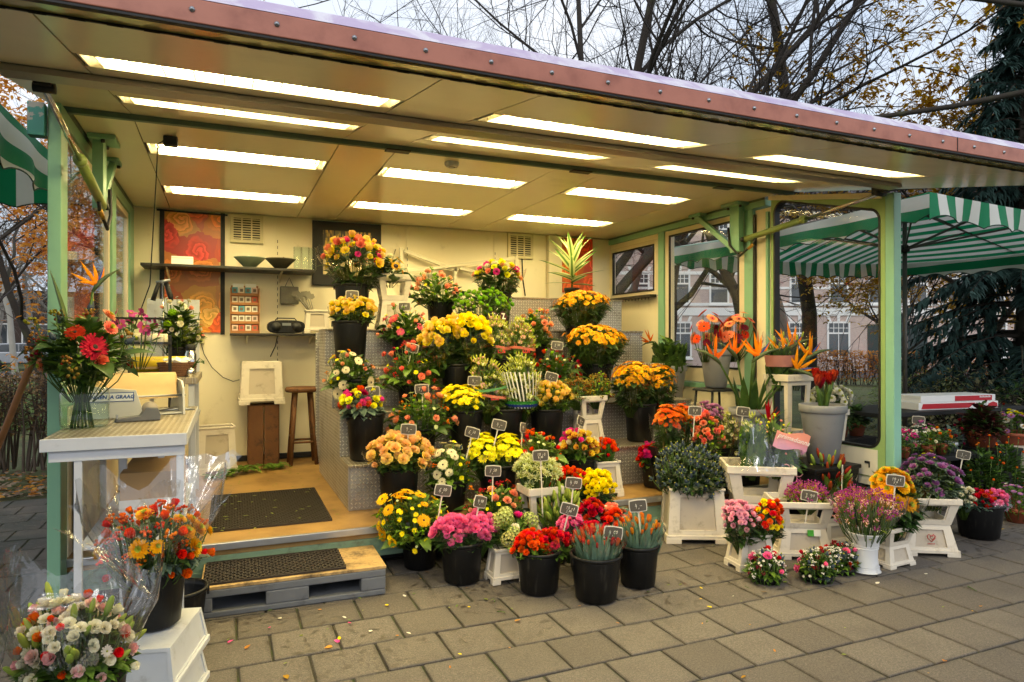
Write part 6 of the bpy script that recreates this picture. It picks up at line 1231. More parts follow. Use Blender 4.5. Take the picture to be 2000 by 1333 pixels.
M_wick = mat('wicker', '#6b4426', .7, var=.4, scale=70, bump=.8, bscale=90)
g = MB()
for k in range(8): z_ = .008 + k * .0115; g.lathe([(.085 + .003 * k, z_), (.092 + .003 * k, z_ + .006), (.086 + .003 * k, z_ + .0115)], 28, sx=1.15)
g.lathe([(0, .003), (.085, .003)], 28, sx=1.15); g.build('weave', M_wick, bk, fix=False)
rg = random.Random(9)
for k in range(12): g = MB(); g.box(-.03, .03, -.02, .02, -.004, .004); g.build('sachet', M_whiteprint, bk, loc=(rg.uniform(-.07, .07), rg.uniform(-.06, .06), .105 + .02 * rg.random()), rot=(rg.uniform(-.5, .5), rg.uniform(-.5, .5), rg.uniform(0, 3)))
th = thing('thermos_flask', 'steel thermos flask on the raised counter', 'flask', (-.23, 5.45, 1.216)); g = MB(); g.lathe([(0, 0), (.038, 0), (.04, .02), (.04, .15), (.03, .175), (.03, .21), (0, .215)], 20); g.build('body', M_chrome, th, fix=False); g = MB(); g.lathe([(.031, .176), (.034, .18), (.034, .222), (0, .225)], 20); g.build('lid', M_blackflat, th, fix=False)
cup = thing('metal_cup', 'steel cup with cut stems at the corner of the raised counter', 'cup', (-.22, 5.10, 1.216)); g = MB(); g.lathe([(0, .002), (.028, .002), (.03, .06), (.027, .06), (.025, .008)], 18); g.build('cup_body', M_chrome, cup, fix=False); g = MB()
for k in range(6): g.tube([(0, 0, .02), (.03 + .03 * k / 5, .02 * math.sin(k * 2), .09 + .008 * k), (.09, .03 * math.sin(k * 2), .10 + .01 * math.cos(k))], .003, 5)
g.build('stems', LS, cup, fix=False)
ob = bouquet('orchid_bouquet', 'pink orchids in a clear box behind the vase bouquet', (-.50, 4.85, 1.52, 1.66, .15, 1.40, .05), dict(blooms=[('orchid', 'orchid', 'yellow', 12, .075)], leaves=[(20, .06, LG)], dense=1., upness=-.4))
g = MB(); g.box(-.14, .14, -.06, .06, -.06, .10); g.build('clear_box', M_cello, ob); g = MB(); g.box(-.14, .14, -.06, .06, .2, .21); g.build('box_lid', M_blackflat, ob)
mb_ = bouquet('mixed_bouquet', 'dark leafy bouquet with white roses and a lime button before the white board', (-.31, 5.62, 1.50, 1.79, .17, 1.42, .06), dict(blooms=[('rose', 'cream', 'green', 8, .05), ('button', 'lime', 'green', 2, .07), ('daisy', 'white', 'lime', 14, .03), ('bud', 'peach', 'green', 4, .045)], leaves=[(170, .07, LD), (90, .07, LY)], upness=-.1))
bucket('b', -.31, 5.62, 1.216, 1.42, .085, 'small black bucket of the dark leafy bouquet on the raised counter')
wbd = thing('white_board', 'plain white board standing behind the raised counter', 'board', (-.38, 6.05, .27)); g = MB(); g.box(-.19, .19, -.01, .01, .9, 1.53); g.build('sheet', M_white, wbd, .002); g = MB(); g.box(-.17, -.14, .011, .03, 0, 1.2); g.box(.14, .17, .011, .03, 0, 1.2); g.build('support', M_white, wbd)
hk = thing('clamp_stand', 'chrome clamp stand with a black grip before the rose poster', 'stand', (-.44, 5.85, 1.216)); g = MB(); g.tube([(0, 0, 0), (0, 0, .72)], .008, 8); g.build('rod', M_chrome, hk); g = MB(); g.tube([(-.05, 0, .70), (.05, 0, .72)], .012, 8); g.build('head', M_steel, hk); g = MB(); g.tube([(.02, 0, .70), (.05, 0, .60), (.06, 0, .56)], [.016, .02, .012], 8); g.tube([(-.03, 0, .70), (-.07, 0, .56)], [.014, .018], 8); g.build('grip', M_blackflat, hk)

# ------------------------------------------------------------------ back wall fittings
def rose_print(name, seed, warm=True):
    """flat photographic print of big roses: spiralling petal edges around scattered centres"""
    n = NT(name); p = n.sep(n.obj()); co0 = n.comb(n.math('ADD', p[0], seed), p[2]); co = n.comb(n.math('ADD', n.math('ADD', p[0], seed), n.math('MULTIPLY', n.math('SUBTRACT', n.noise(6, 3, co0), .5), .16)), n.math('ADD', p[2], n.math('MULTIPLY', n.math('SUBTRACT', n.noise(7, 3, n.comb(p[2], p[0])), .5), .16)))
    v = n.n('ShaderNodeTexVoronoi'); v.voronoi_dimensions = '2D'; v.inputs['Scale'].default_value = 3.9; v.inputs['Randomness'].default_value = .8; n.l(co, v.inputs['Vector'])
    dist = n.math('ADD', v.outputs['Distance'], n.math('MULTIPLY', n.noise(9, 3, co), .16)); pos = n.sep(v.outputs['Position']); q = n.sep(co)
    an = n.math('ARCTAN2', n.math('SUBTRACT', q[1], n.math('MULTIPLY', pos[1], 1.)), n.math('SUBTRACT', q[0], n.math('MULTIPLY', pos[0], 1.)))
    sp = n.math('FRACT', n.math('ADD', n.math('ADD', n.math('MULTIPLY', dist, 5.2), n.math('MULTIPLY', an, .318)), n.math('MULTIPLY', n.noise(12, 3, co), .9)))
    edge = n.smooth(sp, .0, .9); hue = n.sep(v.outputs['Color'])
    base = n.ramp(hue[0], [(0., C('#f0481a')), (.25, C('#fb8a22')), (.45, C('#d8243a')), (.62, C('#ffb836')), (.8, C('#ea3a2a')), (1., C('#ffcf6a'))])
    base = n.mix(n.smooth(n.math('ADD', q[1], n.math('MULTIPLY', n.noise(3, 2, co), .5)), 1.1, -.3), base, n.mix(.25, base, C('#e0283a')))
    cc = n.mix(edge, n.hsv(base, v=.62, sa=1.1), n.hsv(base, v=1.1, sa=1.0)); cc = n.mix(n.smooth(dist, .42, .62), cc, n.hsv(base, v=.55))
    return n.pbr(cc, .35)
p1 = thing('rose_poster', 'tall poster of orange and red roses between black strips, behind the shelf', 'poster', (-.285, 7.185, 1.55)); g = MB(); g.box(-.245, .245, -.004, .002, .0, 1.155); g.build('print', rose_print('rose_print', .3), p1)
for s_ in (-1, 1): g = MB(); g.box(s_ * .265 - .02, s_ * .265 + .02, -.008, .002, -.02, 1.17); g.build('hanging_strip', M_blackflat, p1)
g = MB(); g.tube([(-.31, -.004, 1.162), (.31, -.004, 1.155)], .009, 8); g.build('rod', M_blackflat, p1)
p2 = thing('rose_poster', 'narrow poster of orange roses behind the dracaena plant', 'poster', (3.91, 7.145, 2.05)); g = MB(); g.box(-.21, .21, -.004, .004, .0, .66); g.build('print', rose_print('rose_print_narrow', 2.2), p2)
g = MB(); g.box(-.225, -.211, -.008, .006, -.01, .67); g.build('frame', M_cream, p2)
pb_ = thing('framed_picture', 'woodland picture in a wide black surround on the back wall', 'picture', (1.185, 7.18, 2.38)); g = MB(); g.box(-.355, .355, -.01, .015, -.335, .335); g.build('surround', M_blackflat, pb_, .003)
n = NT('woodland_print'); q = n.sep(n.obj()); co = n.obj(); tr = n.smooth(n.noise(26, 2, n.comb(q[0], n.math('MULTIPLY', q[2], .12))), .5, .6)
pic = n.mix(n.smooth(n.noise(14, 5, co), .4, .6), C('#c8a030'), C('#5a5424')); pic = n.mix(tr, pic, C('#2a241c')); pic = n.mix(n.smooth(q[2], -.02, -.06), pic, n.mix(n.noise(9, 4, co), C('#b08a3a'), C('#d8d0a8')))
g = MB(); g.box(-.25, .25, -.0145, -.011, -.22, .24); g.build('print', n.pbr(pic, .4), pb_)
for vx, lb, sc_ in ((.2, 'square cream ventilation grille beside the tall rose poster', 1.), (3.176, 'square cream ventilation grille beside the corner column', 1.05)):
    t = thing('ventilation_grille', lb, 'vent', (vx, 7.186, 2.58)); g = MB(); w_, h_ = .15 * sc_, .135 * sc_; M_vent = mat('vent_cream', '#d3c8a2', .5)
    g.box(-w_, w_, -.006, .012, -h_, h_); g.build('backing', M_blackflat, t); g = MB(); e = .028
    for a in ((-w_ - .004, w_ + .004, h_ - e, h_ + .004), (-w_ - .004, w_ + .004, -h_ - .004, -h_ + e), (-w_ - .004, -w_ + e, -h_ + e, h_ - e), (w_ - e, w_ + .004, -h_ + e, h_ - e)): g.box(a[0], a[1], -.022, .013, a[2], a[3])
    g.build('frame', M_vent, t, .003)
    for k in range(9): zz = -h_ + e + (2 * h_ - 2 * e) * (k + .5) / 9; g = MB(); g.box(-w_ + e, w_ - e, -.018, -.008, zz - .005, zz + .005); g.build('slat', M_vent, t)
    for k in (-1, 1): g = MB(); g.box(k * .045 - .007, k * .045 + .007, -.02, -.007, -h_ + e, h_ - e); g.build('mullion', M_vent, t)
g = MB(); g.tube([(3.2, 7.19, 2.44), (3.21, 7.19, 2.2), (3.24, 7.185, 2.0)], .007, 6); tag(g.build('cable', M_dark), 'short black cable hanging below the grille by the column', 'cable')
us = thing('wall_shelf', 'long dark upper shelf across the rose poster', 'shelf', (.06, 6.93, 2.155)); g = MB(); g.box(-.755, .755, -.12, .25, -.012, .012); g.build('board', M_shelf, us, .003)
for x_ in (-.55, .45): g = MB(); g.prism([(.25, -.013), (-.08, -.013), (.25, -.10)], x_ - .006, x_ + .006, axis='x'); g.build('bracket', M_cream, us)
ls = thing('wall_shelf', 'short dark lower shelf carrying the radio', 'shelf', (.50, 7.0, 1.53)); g = MB(); g.box(-.455, .455, -.16, .185, -.011, .011); g.build('board', M_shelf, ls, .003)
for x_ in (-.3, .3): g = MB(); g.prism([(.185, -.012), (-.1, -.012), (.185, -.09)], x_ - .006, x_ + .006, axis='x'); g.build('bracket', M_cream, ls)
for k, (x_, lb) in enumerate(((.22, 'pale glass bowl on the upper shelf below the grille'), (.50, 'darker glass bowl with trinkets on the upper shelf'))):
    t = thing('glass_bowl', lb, 'bowl', (x_, 6.93, 2.168)); g = MB(); g.lathe([(0, .004), (.05, .004), (.14, .095), (.145, .1), (.135, .098), (.05, .012)], 28); g.build('bowl', mat('bowl_glass_%d' % k, '#aab8a4' if k == 0 else '#6d6a5a', .2, transl=.35), t, fix=False)
    g = MB(); [g.ball((rnd.uniform(-.05, .05), rnd.uniform(-.05, .05), .06 + .02 * j), .018, 0, 6, 4) for j in range(3)]; g.build('trinket', M_whiteprint if k == 0 else M_wood, t, fix=False, kind='stuff')
for k in range(3):
    t = thing('glass_cylinder', ['left', 'middle', 'right'][k] + ' one of three clear glass cylinders on the upper shelf', 'vase', (.66 + .072 * k, 6.95 - .02 * (k % 2), 2.168)); g = MB(); g.lathe([(0, .004), (.032, .004), (.036, .02), (.038, .23), (.035, .23), (.033, .02)], 20); g.build('cylinder', M_jar, t, fix=False)
t = thing('small_box', 'small white card box on the upper shelf before the poster', 'box', (-.36, 6.9, 2.168)); g = MB(); g.box(-.09, .09, -.05, .05, 0, .075); g.build('carton', M_whiteprint, t, .002); g = MB(); g.box(-.091, .091, -.051, .051, .055, .062); g.build('lid_edge', M_crate, t)
rk = thing('card_rack', 'wooden rack of small gift cards standing on the lower shelf', 'rack', (.18, 7.06, 1.542)); M_rackw = mat('rack_wood', '#a8703c', .6)
g = MB(); g.box(-.125, .125, .07, .078, 0, .47); g.build('back', M_rackw, rk)
for s_ in (-1, 1): g = MB(); g.box(s_ * .129 - .004, s_ * .129 + .004, -.05, .078, 0, .44); g.build('side', M_rackw, rk)
rg = random.Random(5)
for r_ in range(5):
    g = MB(); g.box(-.125, .125, -.05 + .018 * r_, .069, r_ * .092, r_ * .092 + .008); g.build('tier', M_rackw, rk); g = MB(); g.box(-.125, .125, -.053 + .018 * r_, -.049 + .018 * r_, r_ * .092, r_ * .092 + .026); g.build('lip', M_rackw, rk)
    for c_ in range(4):
        cc_ = rg.choice(['#e8e0cc', '#e4d8c0', '#c8583c', '#4a9ab0', '#e0c0b0', '#ddd6c8']); g = MB(); g.box(-.026, .026, -.006, .006, 0, .075); o = g.build('card', mat('card_' + cc_, cc_, .6), rk, loc=(-.09 + .06 * c_, -.03 + .018 * r_, r_ * .092 + .009), rot=(R(-8), 0, 0)); g = MB(); g.box(-.014, .014, -.008, -.0065, .03, .06); g.build('card_print', mat('card_ink', '#6a5a48', .6), o)
for c_ in range(2): g = MB(); g.box(-.05, .05, -.003, .003, 0, .09); g.build('card', M_whiteprint, rk, loc=(-.06 + .115 * c_, .06, .40), rot=(R(-8), 0, R(rg.uniform(-4, 4))))
rd = thing('radio', 'black portable radio on the lower shelf', 'radio', (.555, 6.98, 1.542)); g = MB()
g.add([], [])
N = 24; prof = [(.175 * math.copysign(abs(math.cos(a)) ** .6, math.cos(a)), .065 + .065 * math.copysign(abs(math.sin(a)) ** .7, math.sin(a))) for a in [2 * math.pi * i / N for i in range(N)]]
g.prism(prof, -.085, .085); g.build('case', M_black, rd, .008)
for s_ in (-1, 1): g = MB(); g.tube([(s_ * .095, -.087, .062), (s_ * .095, -.093, .062)], .045, 20); g.build('speaker', M_dark, rd)
g = MB(); g.box(-.04, .04, -.091, -.086, .075, .1); g.build('display', mat('radio_grey', '#6f7478', .3), rd); g = MB(); g.tube([(-.1, 0, .128), (-.08, 0, .15), (.08, 0, .15), (.1, 0, .128)], .006, 6); g.build('handle', M_black, rd)
t = thing('flower_crate', 'cream crate holding spare white sign stakes on the lower shelf', 'crate', (.845, 6.98, 1.542), 0, 'cream plastic flower crates'); crate_base(t, .12, .09, .10, .075, 0, .23, True)
for k in range(14):
    a = R(110 + k * 9); g = MB(); L = .26 + .04 * math.sin(k); x1_, z1_ = .03 * math.cos(a) * 1 + L * math.cos(a) * .55, .16 + L * .75; g.tube([(.0, 0, .12), (x1_, .01 * (k % 3), z1_)], .004, 5); g.prism([(x1_ - .04, z1_), (x1_ - .03, z1_ + .035), (x1_ + .03, z1_ + .045), (x1_ + .045, z1_ + .01), (x1_ + .02, z1_ - .012)], -.002 + .006 * k, .002 + .006 * k); g.build('spare_sign', mat('spare_sign', '#7d7868', .5), t, fix=False)
t = thing('hanging_bag', 'small dark gift bag hanging on the wall rail above the radio', 'bag', (.60, 7.15, 1.93)); g = MB(); g.box(-.09, .09, -.02, .02, -.09, .09); g.build('bag', mat('bag_print', '#6a6656', .4, var=.5, scale=20), t, .01); g = MB(); g.tube([(-.04, 0, .09), (0, 0, .18), (.04, 0, .09)], .003, 5); g.build('string', M_dark, t)
t = thing('wall_socket', 'cream wall socket with a black plug beside the rose poster', 'socket', (-.215, 7.19, 1.49)); g = MB(); g.box(-.035, .035, -.02, .008, -.05, .05); g.build('plate', M_vent, t, .004); g = MB(); g.tube([(0, -.02, -.015), (0, -.045, -.015)], .018, 10); g.build('plug', M_dark, t); g = MB(); g.tube([(0, -.04, -.03), (.03, -.03, -.15), (.10, -.02, -.28), (.2, -.02, -.38), (.29, -.02, -.42), (.37, -.03, -.40)], .004, 6); g.build('cord', M_dark, t)
g = MB(); g.tube([(.49, 7.18, 1.52), (.47, 7.17, 1.42), (.42, 7.16, 1.31)], .005, 6); tag(g.build('cable', M_dark), 'thin black cable running from the radio to the crate', 'cable')
# white bracket bars above the flowers
wr = thing('white_rack', 'loose white steel rack bars leaning behind the flowers', 'rack', (2.4, 7.1, 1.95)); M_wb = mat('white_bar', '#dcd3b6', .4)
for a, b in (((-.66, 0, .52), (-.66, 0, .05)), ((-.63, 0, .49), (-.02, 0, .30)), ((-.6, -.03, .27), (.66, -.03, .47)), ((.68, -.02, .50), (.68, -.02, .22)), ((-.05, 0, .36), (-.05, 0, .1)), ((0, 0, .33), (.55, 0, .24))): g = MB(); g.bar(a, b, .03, .035); g.build('bar', M_wb, wr, .002)
# floor pieces on the left
t = thing('flower_crate', 'upturned cream crate on top of the wooden crate by the wall', 'crate', (.322, 6.95, .862), R(2), 'cream plastic flower crates'); crate_base(t, .195, .14, .175, .12, 0, .405, False)
t = thing('flower_crate', 'cream crate standing on the kiosk floor below the counter', 'crate', (-.075, 6.70, .27), R(6), 'cream plastic flower crates'); crate_base(t, .165, .13, .145, .11, 0, .42, True)
wc = thing('wooden_crate', 'old brown wooden crate standing on end by the back wall', 'crate', (.345, 6.98, .27)); M_oldw = mat('old_wood', '#6b4422', .7, var=.35, scale=10, dirt='#2e1c0e', dscale=9, dlo=.5, dhi=.75, bump=.4, bscale=40)
for s_ in (-1, 1): g = MB(); g.box(s_ * .068 - .064, s_ * .068 + .064, -.13, -.112, 0, .585); g.build('plank', M_oldw, wc, .004)
for s_ in (-1, 1): g = MB(); g.box(s_ * .133 - .009, s_ * .133 + .009, -.111, .12, 0, .585); g.build('plank', M_oldw, wc, .004)
g = MB(); g.box(-.123, .123, -.11, .12, .565, .585); g.build('plank', M_oldw, wc, .003)
so = thing('stool', 'tall brown wooden bar stool beside the stepped stand', 'stool', (.70, 6.86, .27)); g = MB(); g.lathe([(0, .70), (.15, .70), (.165, .712), (.165, .735), (.15, .748), (0, .75)], 24); g.build('seat', M_oldw, so, fix=False)
for k in range(4): a = R(45 + 90 * k); g = MB(); g.tube([(.10 * math.cos(a), .10 * math.sin(a), .70), (.17 * math.cos(a), .17 * math.sin(a), 0)], [.022, .018], 8); g.build('leg', M_oldw, so)
for k in range(4):
    a, b = R(45 + 90 * k), R(135 + 90 * k); zz = .22 + .05 * (k % 2); q_ = .15; g = MB(); g.tube([(q_ * math.cos(a), q_ * math.sin(a), zz), (q_ * math.cos(b), q_ * math.sin(b), zz)], .012, 6); g.build('stretcher', M_oldw, so)
g = MB(); rg = random.Random(3)
for k in range(150):
    u = rg.random(); x_ = -.12 + u * .62 + rg.gauss(0, .05); y_ = 6.35 + .35 * u + rg.gauss(0, .06); a = rg.uniform(0, 6.28); g.leaf((x_, y_, .275 + .03 * rg.random() + .03 * (1 - abs(u - .5) * 2)), (math.cos(a), math.sin(a), rg.uniform(-.1, .5)), (0, 0, 1), rg.uniform(.05, .10), .035, .2, 0, 3)
tag(g.build('cut_leaves', LG, kind='stuff', fix=False), 'swept heap of cut green leaves on the kiosk floor', 'leaves')
g = MB()
for k in range(70):
    x_, y_ = rg.uniform(-.2, .75), rg.uniform(4.4, 6.6); a = rg.uniform(0, 6.28); g.leaf((x_, y_, .286), (math.cos(a), math.sin(a), .05), (0, 0, 1), rg.uniform(.015, .045), .014, .0, 0, 2)
tag(g.build('leaf_scraps', LY, kind='stuff', fix=False), 'scattered leaf scraps on the kiosk floor and mat', 'leaf scraps')
# ceiling bits
t = thing('power_adapter', 'black plug adapter fixed to the ceiling with a hanging cord', 'adapter', (-.31, 4.66, 2.728)); g = MB(); g.box(-.04, .04, -.03, .03, -.06, -.002); g.build('housing', M_blackflat, t, .006); g = MB(); g.tube([(-.04, 0, -.03), (-.075, .05, -.04), (-.09, .1, -.3), (-.14, .3, -.9), (-.30, .6, -1.3)], .004, 6); g.build('cord', M_dark, t)
t = thing('smoke_detector', 'small white smoke detector on the ceiling behind the hinge', 'detector', (1.48, 4.55, 2.729)); g = MB(); g.lathe([(0, -.035), (.04, -.033), (.05, -.02), (.052, 0)], 20); g.build('cover', M_white, t, fix=False); g = MB(); g.lathe([(.02, -.037), (.024, -.0345)], 12); g.build('sensor', M_dark, t, fix=False)
t = thing('cupboard_door', 'white cupboard door under the work table inside the left wall', 'cupboard', (-.77, 4.9, .28)); g = MB(); g.box(-.012, .012, -.45, .45, 0, .78); g.build('door', M_white, t, .003); g = MB(); g.tube([(.012, -.32, .50), (.03, -.32, .50), (.03, -.24, .50), (.012, -.24, .50)], .006, 6); g.build('handle', M_dark, t)
# ------------------------------------------------------------------ market parasols
n = NT('striped_canvas'); at_ = n.n('ShaderNodeAttribute'); at_.attribute_name = 'stripe'; fr = n.math('FRACT', n.math('MULTIPLY', n.math('ADD', at_.outputs['Fac'], 50.245), 1 / .21))
cv = n.mix(n.math('GREATER_THAN', fr, .5), C('#0f8456'), C('#e2e2dc')); cv = n.mix(n.math('MULTIPLY', n.smooth(n.noise(3, 5, n.pos()), .5, .8), .25), cv, C('#8a8a80'))
M_canvas = n.pbr(cv, .65, transl=.3, normal=n.bump(n.noise(7, 3, n.pos()), .25, .03))
M_pole = mat('parasol_pole', '#5d5a56', .4, metal=.6)
def stripe_attr(o, vals):
    at = o.data.attributes.new('stripe', 'FLOAT', 'POINT'); at.data.foreach_set('value', vals); return o
def parasol(label, x0, x1, y0, y1, zb, za, val=.25, pole=True, short=None):
    cx, cyy = (x0 + x1) / 2, (y0 + y1) / 2; t = thing('market_parasol', label, 'parasol', (cx, cyy, 0)); ze = zb + val
    g = MB(); K = 10
    def pt(u, v):   # u along edge, v from edge to apex
        return (u[0] * (1 - v), u[1] * (1 - v), ze + (za - ze) * (v ** .92) - .05 * math.sin(math.pi * v))
    hx, hy = (x1 - x0) / 2, (y1 - y0) / 2; cs = [(-hx, -hy), (hx, -hy), (hx, hy), (-hx, hy)]
    for i in range(4):
        a, b = cs[i], cs[(i + 1) % 4]; vs = []
        for j in range(K + 1):
            for k in range(K + 1): w = k / K; e = (a[0] + (b[0] - a[0]) * w, a[1] + (b[1] - a[1]) * w); p_ = pt(e, j / K); vs.append((p_[0], p_[1], p_[2] - .06 * math.sin(math.pi * w) * (1 - j / K) ** 2))
        g.add(vs, [(j * (K + 1) + k, j * (K + 1) + k + 1, (j + 1) * (K + 1) + k + 1, (j + 1) * (K + 1) + k) for j in range(K) for k in range(K)], 0, True)
    stripe_attr(g.build('canopy', M_canvas, t, fix=False), [v[0] + cx for v in g.v])
    val0 = val
    for i in range(4):
        val = val0 * .55 if i == short else val0
        a, b = cs[i], cs[(i + 1) % 4]; L = math.hypot(b[0] - a[0], b[1] - a[1]); N = int(L / .035); vs = []; nx, ny = (b[1] - a[1]) / L, -(b[0] - a[0]) / L
        for k in range(N + 1):
            w = k / N; s_ = w * L; d = val - .045 * abs(math.sin(math.pi * s_ / .33)) ** .7; x_, y_ = a[0] + (b[0] - a[0]) * w, a[1] + (b[1] - a[1]) * w; sag = -.06 * math.sin(math.pi * w); f_ = .018 * math.sin(s_ * 9)
            vs += [(x_, y_, ze + sag), (x_ + nx * f_, y_ + ny * f_, ze + sag - val * .5), (x_ + nx * f_ * 1.8, y_ + ny * f_ * 1.8, ze + sag - d)]
        g = MB(); g.add(vs, [(3 * k + m_, 3 * k + 3 + m_, 3 * k + 4 + m_, 3 * k + 1 + m_) for k in range(N) for m_ in range(2)], 0, True); v_ = stripe_attr(g.build('valance', M_canvas, t, fix=False), [(v[0] + cx) if i % 2 == 0 else (b[0] + cx + math.copysign(max(0, ze - v[2]), b[0])) for v in g.v])
        g = MB(); g.tube([vs[3 * k + 2] for k in range(N + 1)], .005, 4); g.build('piping', mat('piping', '#0a3a26', .6), v_, fix=False)
    zh = ze - .08
    if pole: g = MB(); g.tube([(0, 0, 0), (0, 0, za - .02)], .024, 12); g.build('pole', M_pole, t); g = MB(); g.lathe([(.024, zh - .07), (.05, zh - .06), (.05, zh), (.024, zh + .02)], 14); g.build('hub', M_dark, t, fix=False)
    ends = cs + [(0, -hy), (hx, 0), (0, hy), (-hx, 0)]
    for e in ends:
        g = MB(); g.bar((e[0] * .98, e[1] * .98, ze - .03), (0, 0, za - .06), .02, .03); r_ = g.build('rib', M_pole, t); g = MB(); m_ = (e[0] * .5, e[1] * .5, ze + (za - ze) * .5 - .08); g.bar((0, 0, zh - .03), m_, .016, .022); g.build('strut', M_pole, r_)
    g = MB(); g.box(-.25, .25, -.25, .25, 0, .06); g.build('base', M_dark, t, .01); return t
parasol('green and white striped market parasol over the potted plants', 5.0, 9.10, 3.5, 6.95, 2.40, 3.05, .215)
parasol('green and white striped market parasol beside the open end of the kiosk', -4.7, -1.10, 1.9, 6.0, 2.46, 3.4, .32)

# ------------------------------------------------------------------ potted plants on the pavement beyond the wing
M_terra = mat('terracotta', '#9c5236', .7, var=.15, dirt='#c08a70', dscale=9, dlo=.6, dhi=.9)
def pot(x, y, z, r, h, label, m=None, bowl=False, cat='flower pot'):
    t = thing('plant_pot', label, cat, (x, y, z)); g = MB(); g.lathe([(0, .003), (r * (.55 if bowl else .68), .003), (r * .95, h - .03), (r * .95, h - .03), (r, h - .028), (r, h), (r * .9, h), (r * .86, h - .03), (0, h - .03)], 24); g.build('body', m or M_terra, t, fix=False); return t
stb = thing('plant_table', 'black trestle table under the parasol carrying plants and a carton', 'table', (6.45, 4.62, 0)); g = MB(); g.box(-.95, 1.15, -.32, .35, .76, .80); g.build('table_top', M_blackflat, stb, .004)
for x_, y_ in ((-.9, -.27), (1.1, -.27), (-.9, .3), (1.1, .3)): g = MB(); g.box(x_ - .02, x_ + .02, y_ - .02, y_ + .02, 0, .76); g.build('leg', M_blackflat, stb)
stb2 = thing('plant_table', 'low black tray bench of small potted flowers beside the wing', 'bench', (5.6, 4.05, 0)); g = MB(); g.box(-.6, .6, -.25, .2, .44, .48); g.build('bench_top', M_blackflat, stb2, .004)
for x_, y_ in ((-.55, -.2), (.55, -.2), (-.55, .15), (.55, .15)): g = MB(); g.box(x_ - .02, x_ + .02, y_ - .02, y_ + .02, 0, .44); g.build('leg', M_blackflat, stb2)
cb2 = thing('flat_carton', 'long white and red flower carton lying on the trestle table', 'carton', (6.62, 4.48, .802), R(-7)); M_cred = mat('carton_red', '#b01a28', .5, var=.06); M_cwh = mat('carton_bright', '#dfe0e0', .5, var=.04)
g = MB(); g.box(-.5, .5, -.16, .16, 0, .07); g.build('tray', M_cwh, cb2, .004); g = MB(); g.box(-.47, .47, -.155, .155, .0712, .135); g.build('lid', M_cwh, cb2, .004)
for a in ((-.05, .42, -.159, -.1555, .08, .128), ): g = MB(); g.box(*a); g.build('red_print', M_cred, cb2)
g = MB(); g.prism([(-.47, .012), (.12, .012), (.2, .06), (-.45, .06)], -.1645, -.1605); g.build('red_print', M_cred, cb2)
g = MB(); g.prism([(.34, .01), (.49, .01), (.48, .05), (.43, .065), (.38, .05)], -.1645, -.1605); g.build('red_print', M_cred, cb2); g = MB(); [g.box(.26 + .013 * k_, .268 + .013 * k_, -.1612, -.1592, .108, .120 + .004 * (k_ % 3 == 0)) for k_ in range(11)]; g.build('small_print', M_cwh, cb2, kind='stuff'); link('lettering', text_mesh('8st', .03, mat('ink_grey', '#8a8a8a', .5)), cb2, loc=(.27, -.1655, .035), rot=(R(90), 0, 0))
def potted(x, y, z, r, h, plabel, blabel, spec, top, width, m=None, bowl=False, nm='potted_plant'):
    t = bouquet(nm, blabel, (x, y, z + h + .02, z + h + top, width, z + h - .02, r), spec, 'potted plants under the parasol', 'potted plant')
    g = MB(); hh = h; g.lathe([(0, -hh + .023), (r * (.55 if bowl else .68), -hh + .023), (r * .95, -.01), (r, -.008), (r, .02), (r * .9, .02), (r * .86, -.01), (0, -.01)], 22); o = g.build('pot', m or M_terra, t, fix=False); return t
M_silver = mat('silver_sleeve', '#b9bcc0', .3, metal=.5)
potted(5.98, 3.72, .44 - .44, .13, .17, '', 'dark shrub with orange berries in a terracotta pot, left of the two', dict(blooms=[('button', 'orangeberry', 'green', 16, .022)], leaves=[(420, .05, LD), (160, .045, LG)], dense=1.), .46, .20)
potted(6.42, 3.78, 0, .13, .17, '', 'dark shrub with orange berries in a terracotta pot, right of the two', dict(blooms=[('button', 'orangeberry', 'green', 20, .022)], leaves=[(420, .05, LD), (160, .045, LG)], dense=1.), .46, .20)
potted(5.90, 3.40, 0, .10, .12, '', 'low pot of lilac and yellow daisies behind the lone black bucket', dict(blooms=[('daisy', 'lavender', 'yellow', 26, .035), ('daisy', 'yellow', 'yellow', 9, .035), ('daisy', 'white', 'yellow', 6, .035)], leaves=[(150, .04, LG)], dense=1.), .20, .17)
potted(6.50, 4.05, .48, .14, .15, '', 'dark red leafed shrub in a terracotta pot above the berry shrubs', dict(blooms=[('bud', 'burgundy', 'green', 8, .04)], leaves=[(260, .08, leaf_mat('leaf_wine', '#3a1a1c', '#55302a')), (160, .07, LD)], dense=1.), .32, .20)
plain_crate('storage_crate', 'black plastic crate under the red leafed shrub', 6.55, 4.05, 0, .2, .2, .48, M_black)
potted(6.95, 4.02, .48, .18, .12, '', 'terracotta bowl of white, lilac and yellow chrysanthemums', dict(blooms=[('chrysanthemum', 'white', 'yellow', 10, .06), ('chrysanthemum', 'lavender', 'yellow', 8, .06), ('chrysanthemum', 'lemon', 'yellow', 8, .06)], leaves=[(150, .05, LG)], dense=1.), .22, .2, bowl=True)
plain_crate('storage_crate', 'cream plastic crate under the terracotta flower bowl', 7.0, 4.02, 0, .2, .18, .48, M_crate)
plain_crate('storage_crate', 'white storage crate at the far end of the potted plants', 7.3, 3.85, 0, .2, .2, .32, M_white)
rg = random.Random(12)
LBL = ['white cyclamen in silver foil, nearest the corner post', 'white cyclamen in silver foil beside the blank slate sign', 'magenta heather in a pink sleeve on the tray bench', 'small pot of white roses on the tray bench', 'small pot of orange roses on the tray bench', 'silver grey succulent tray on the bench', 'pink cyclamen pack at the back of the bench', 'yellow leaved plant in film at the post', 'orange lily in film seen through the wing window']
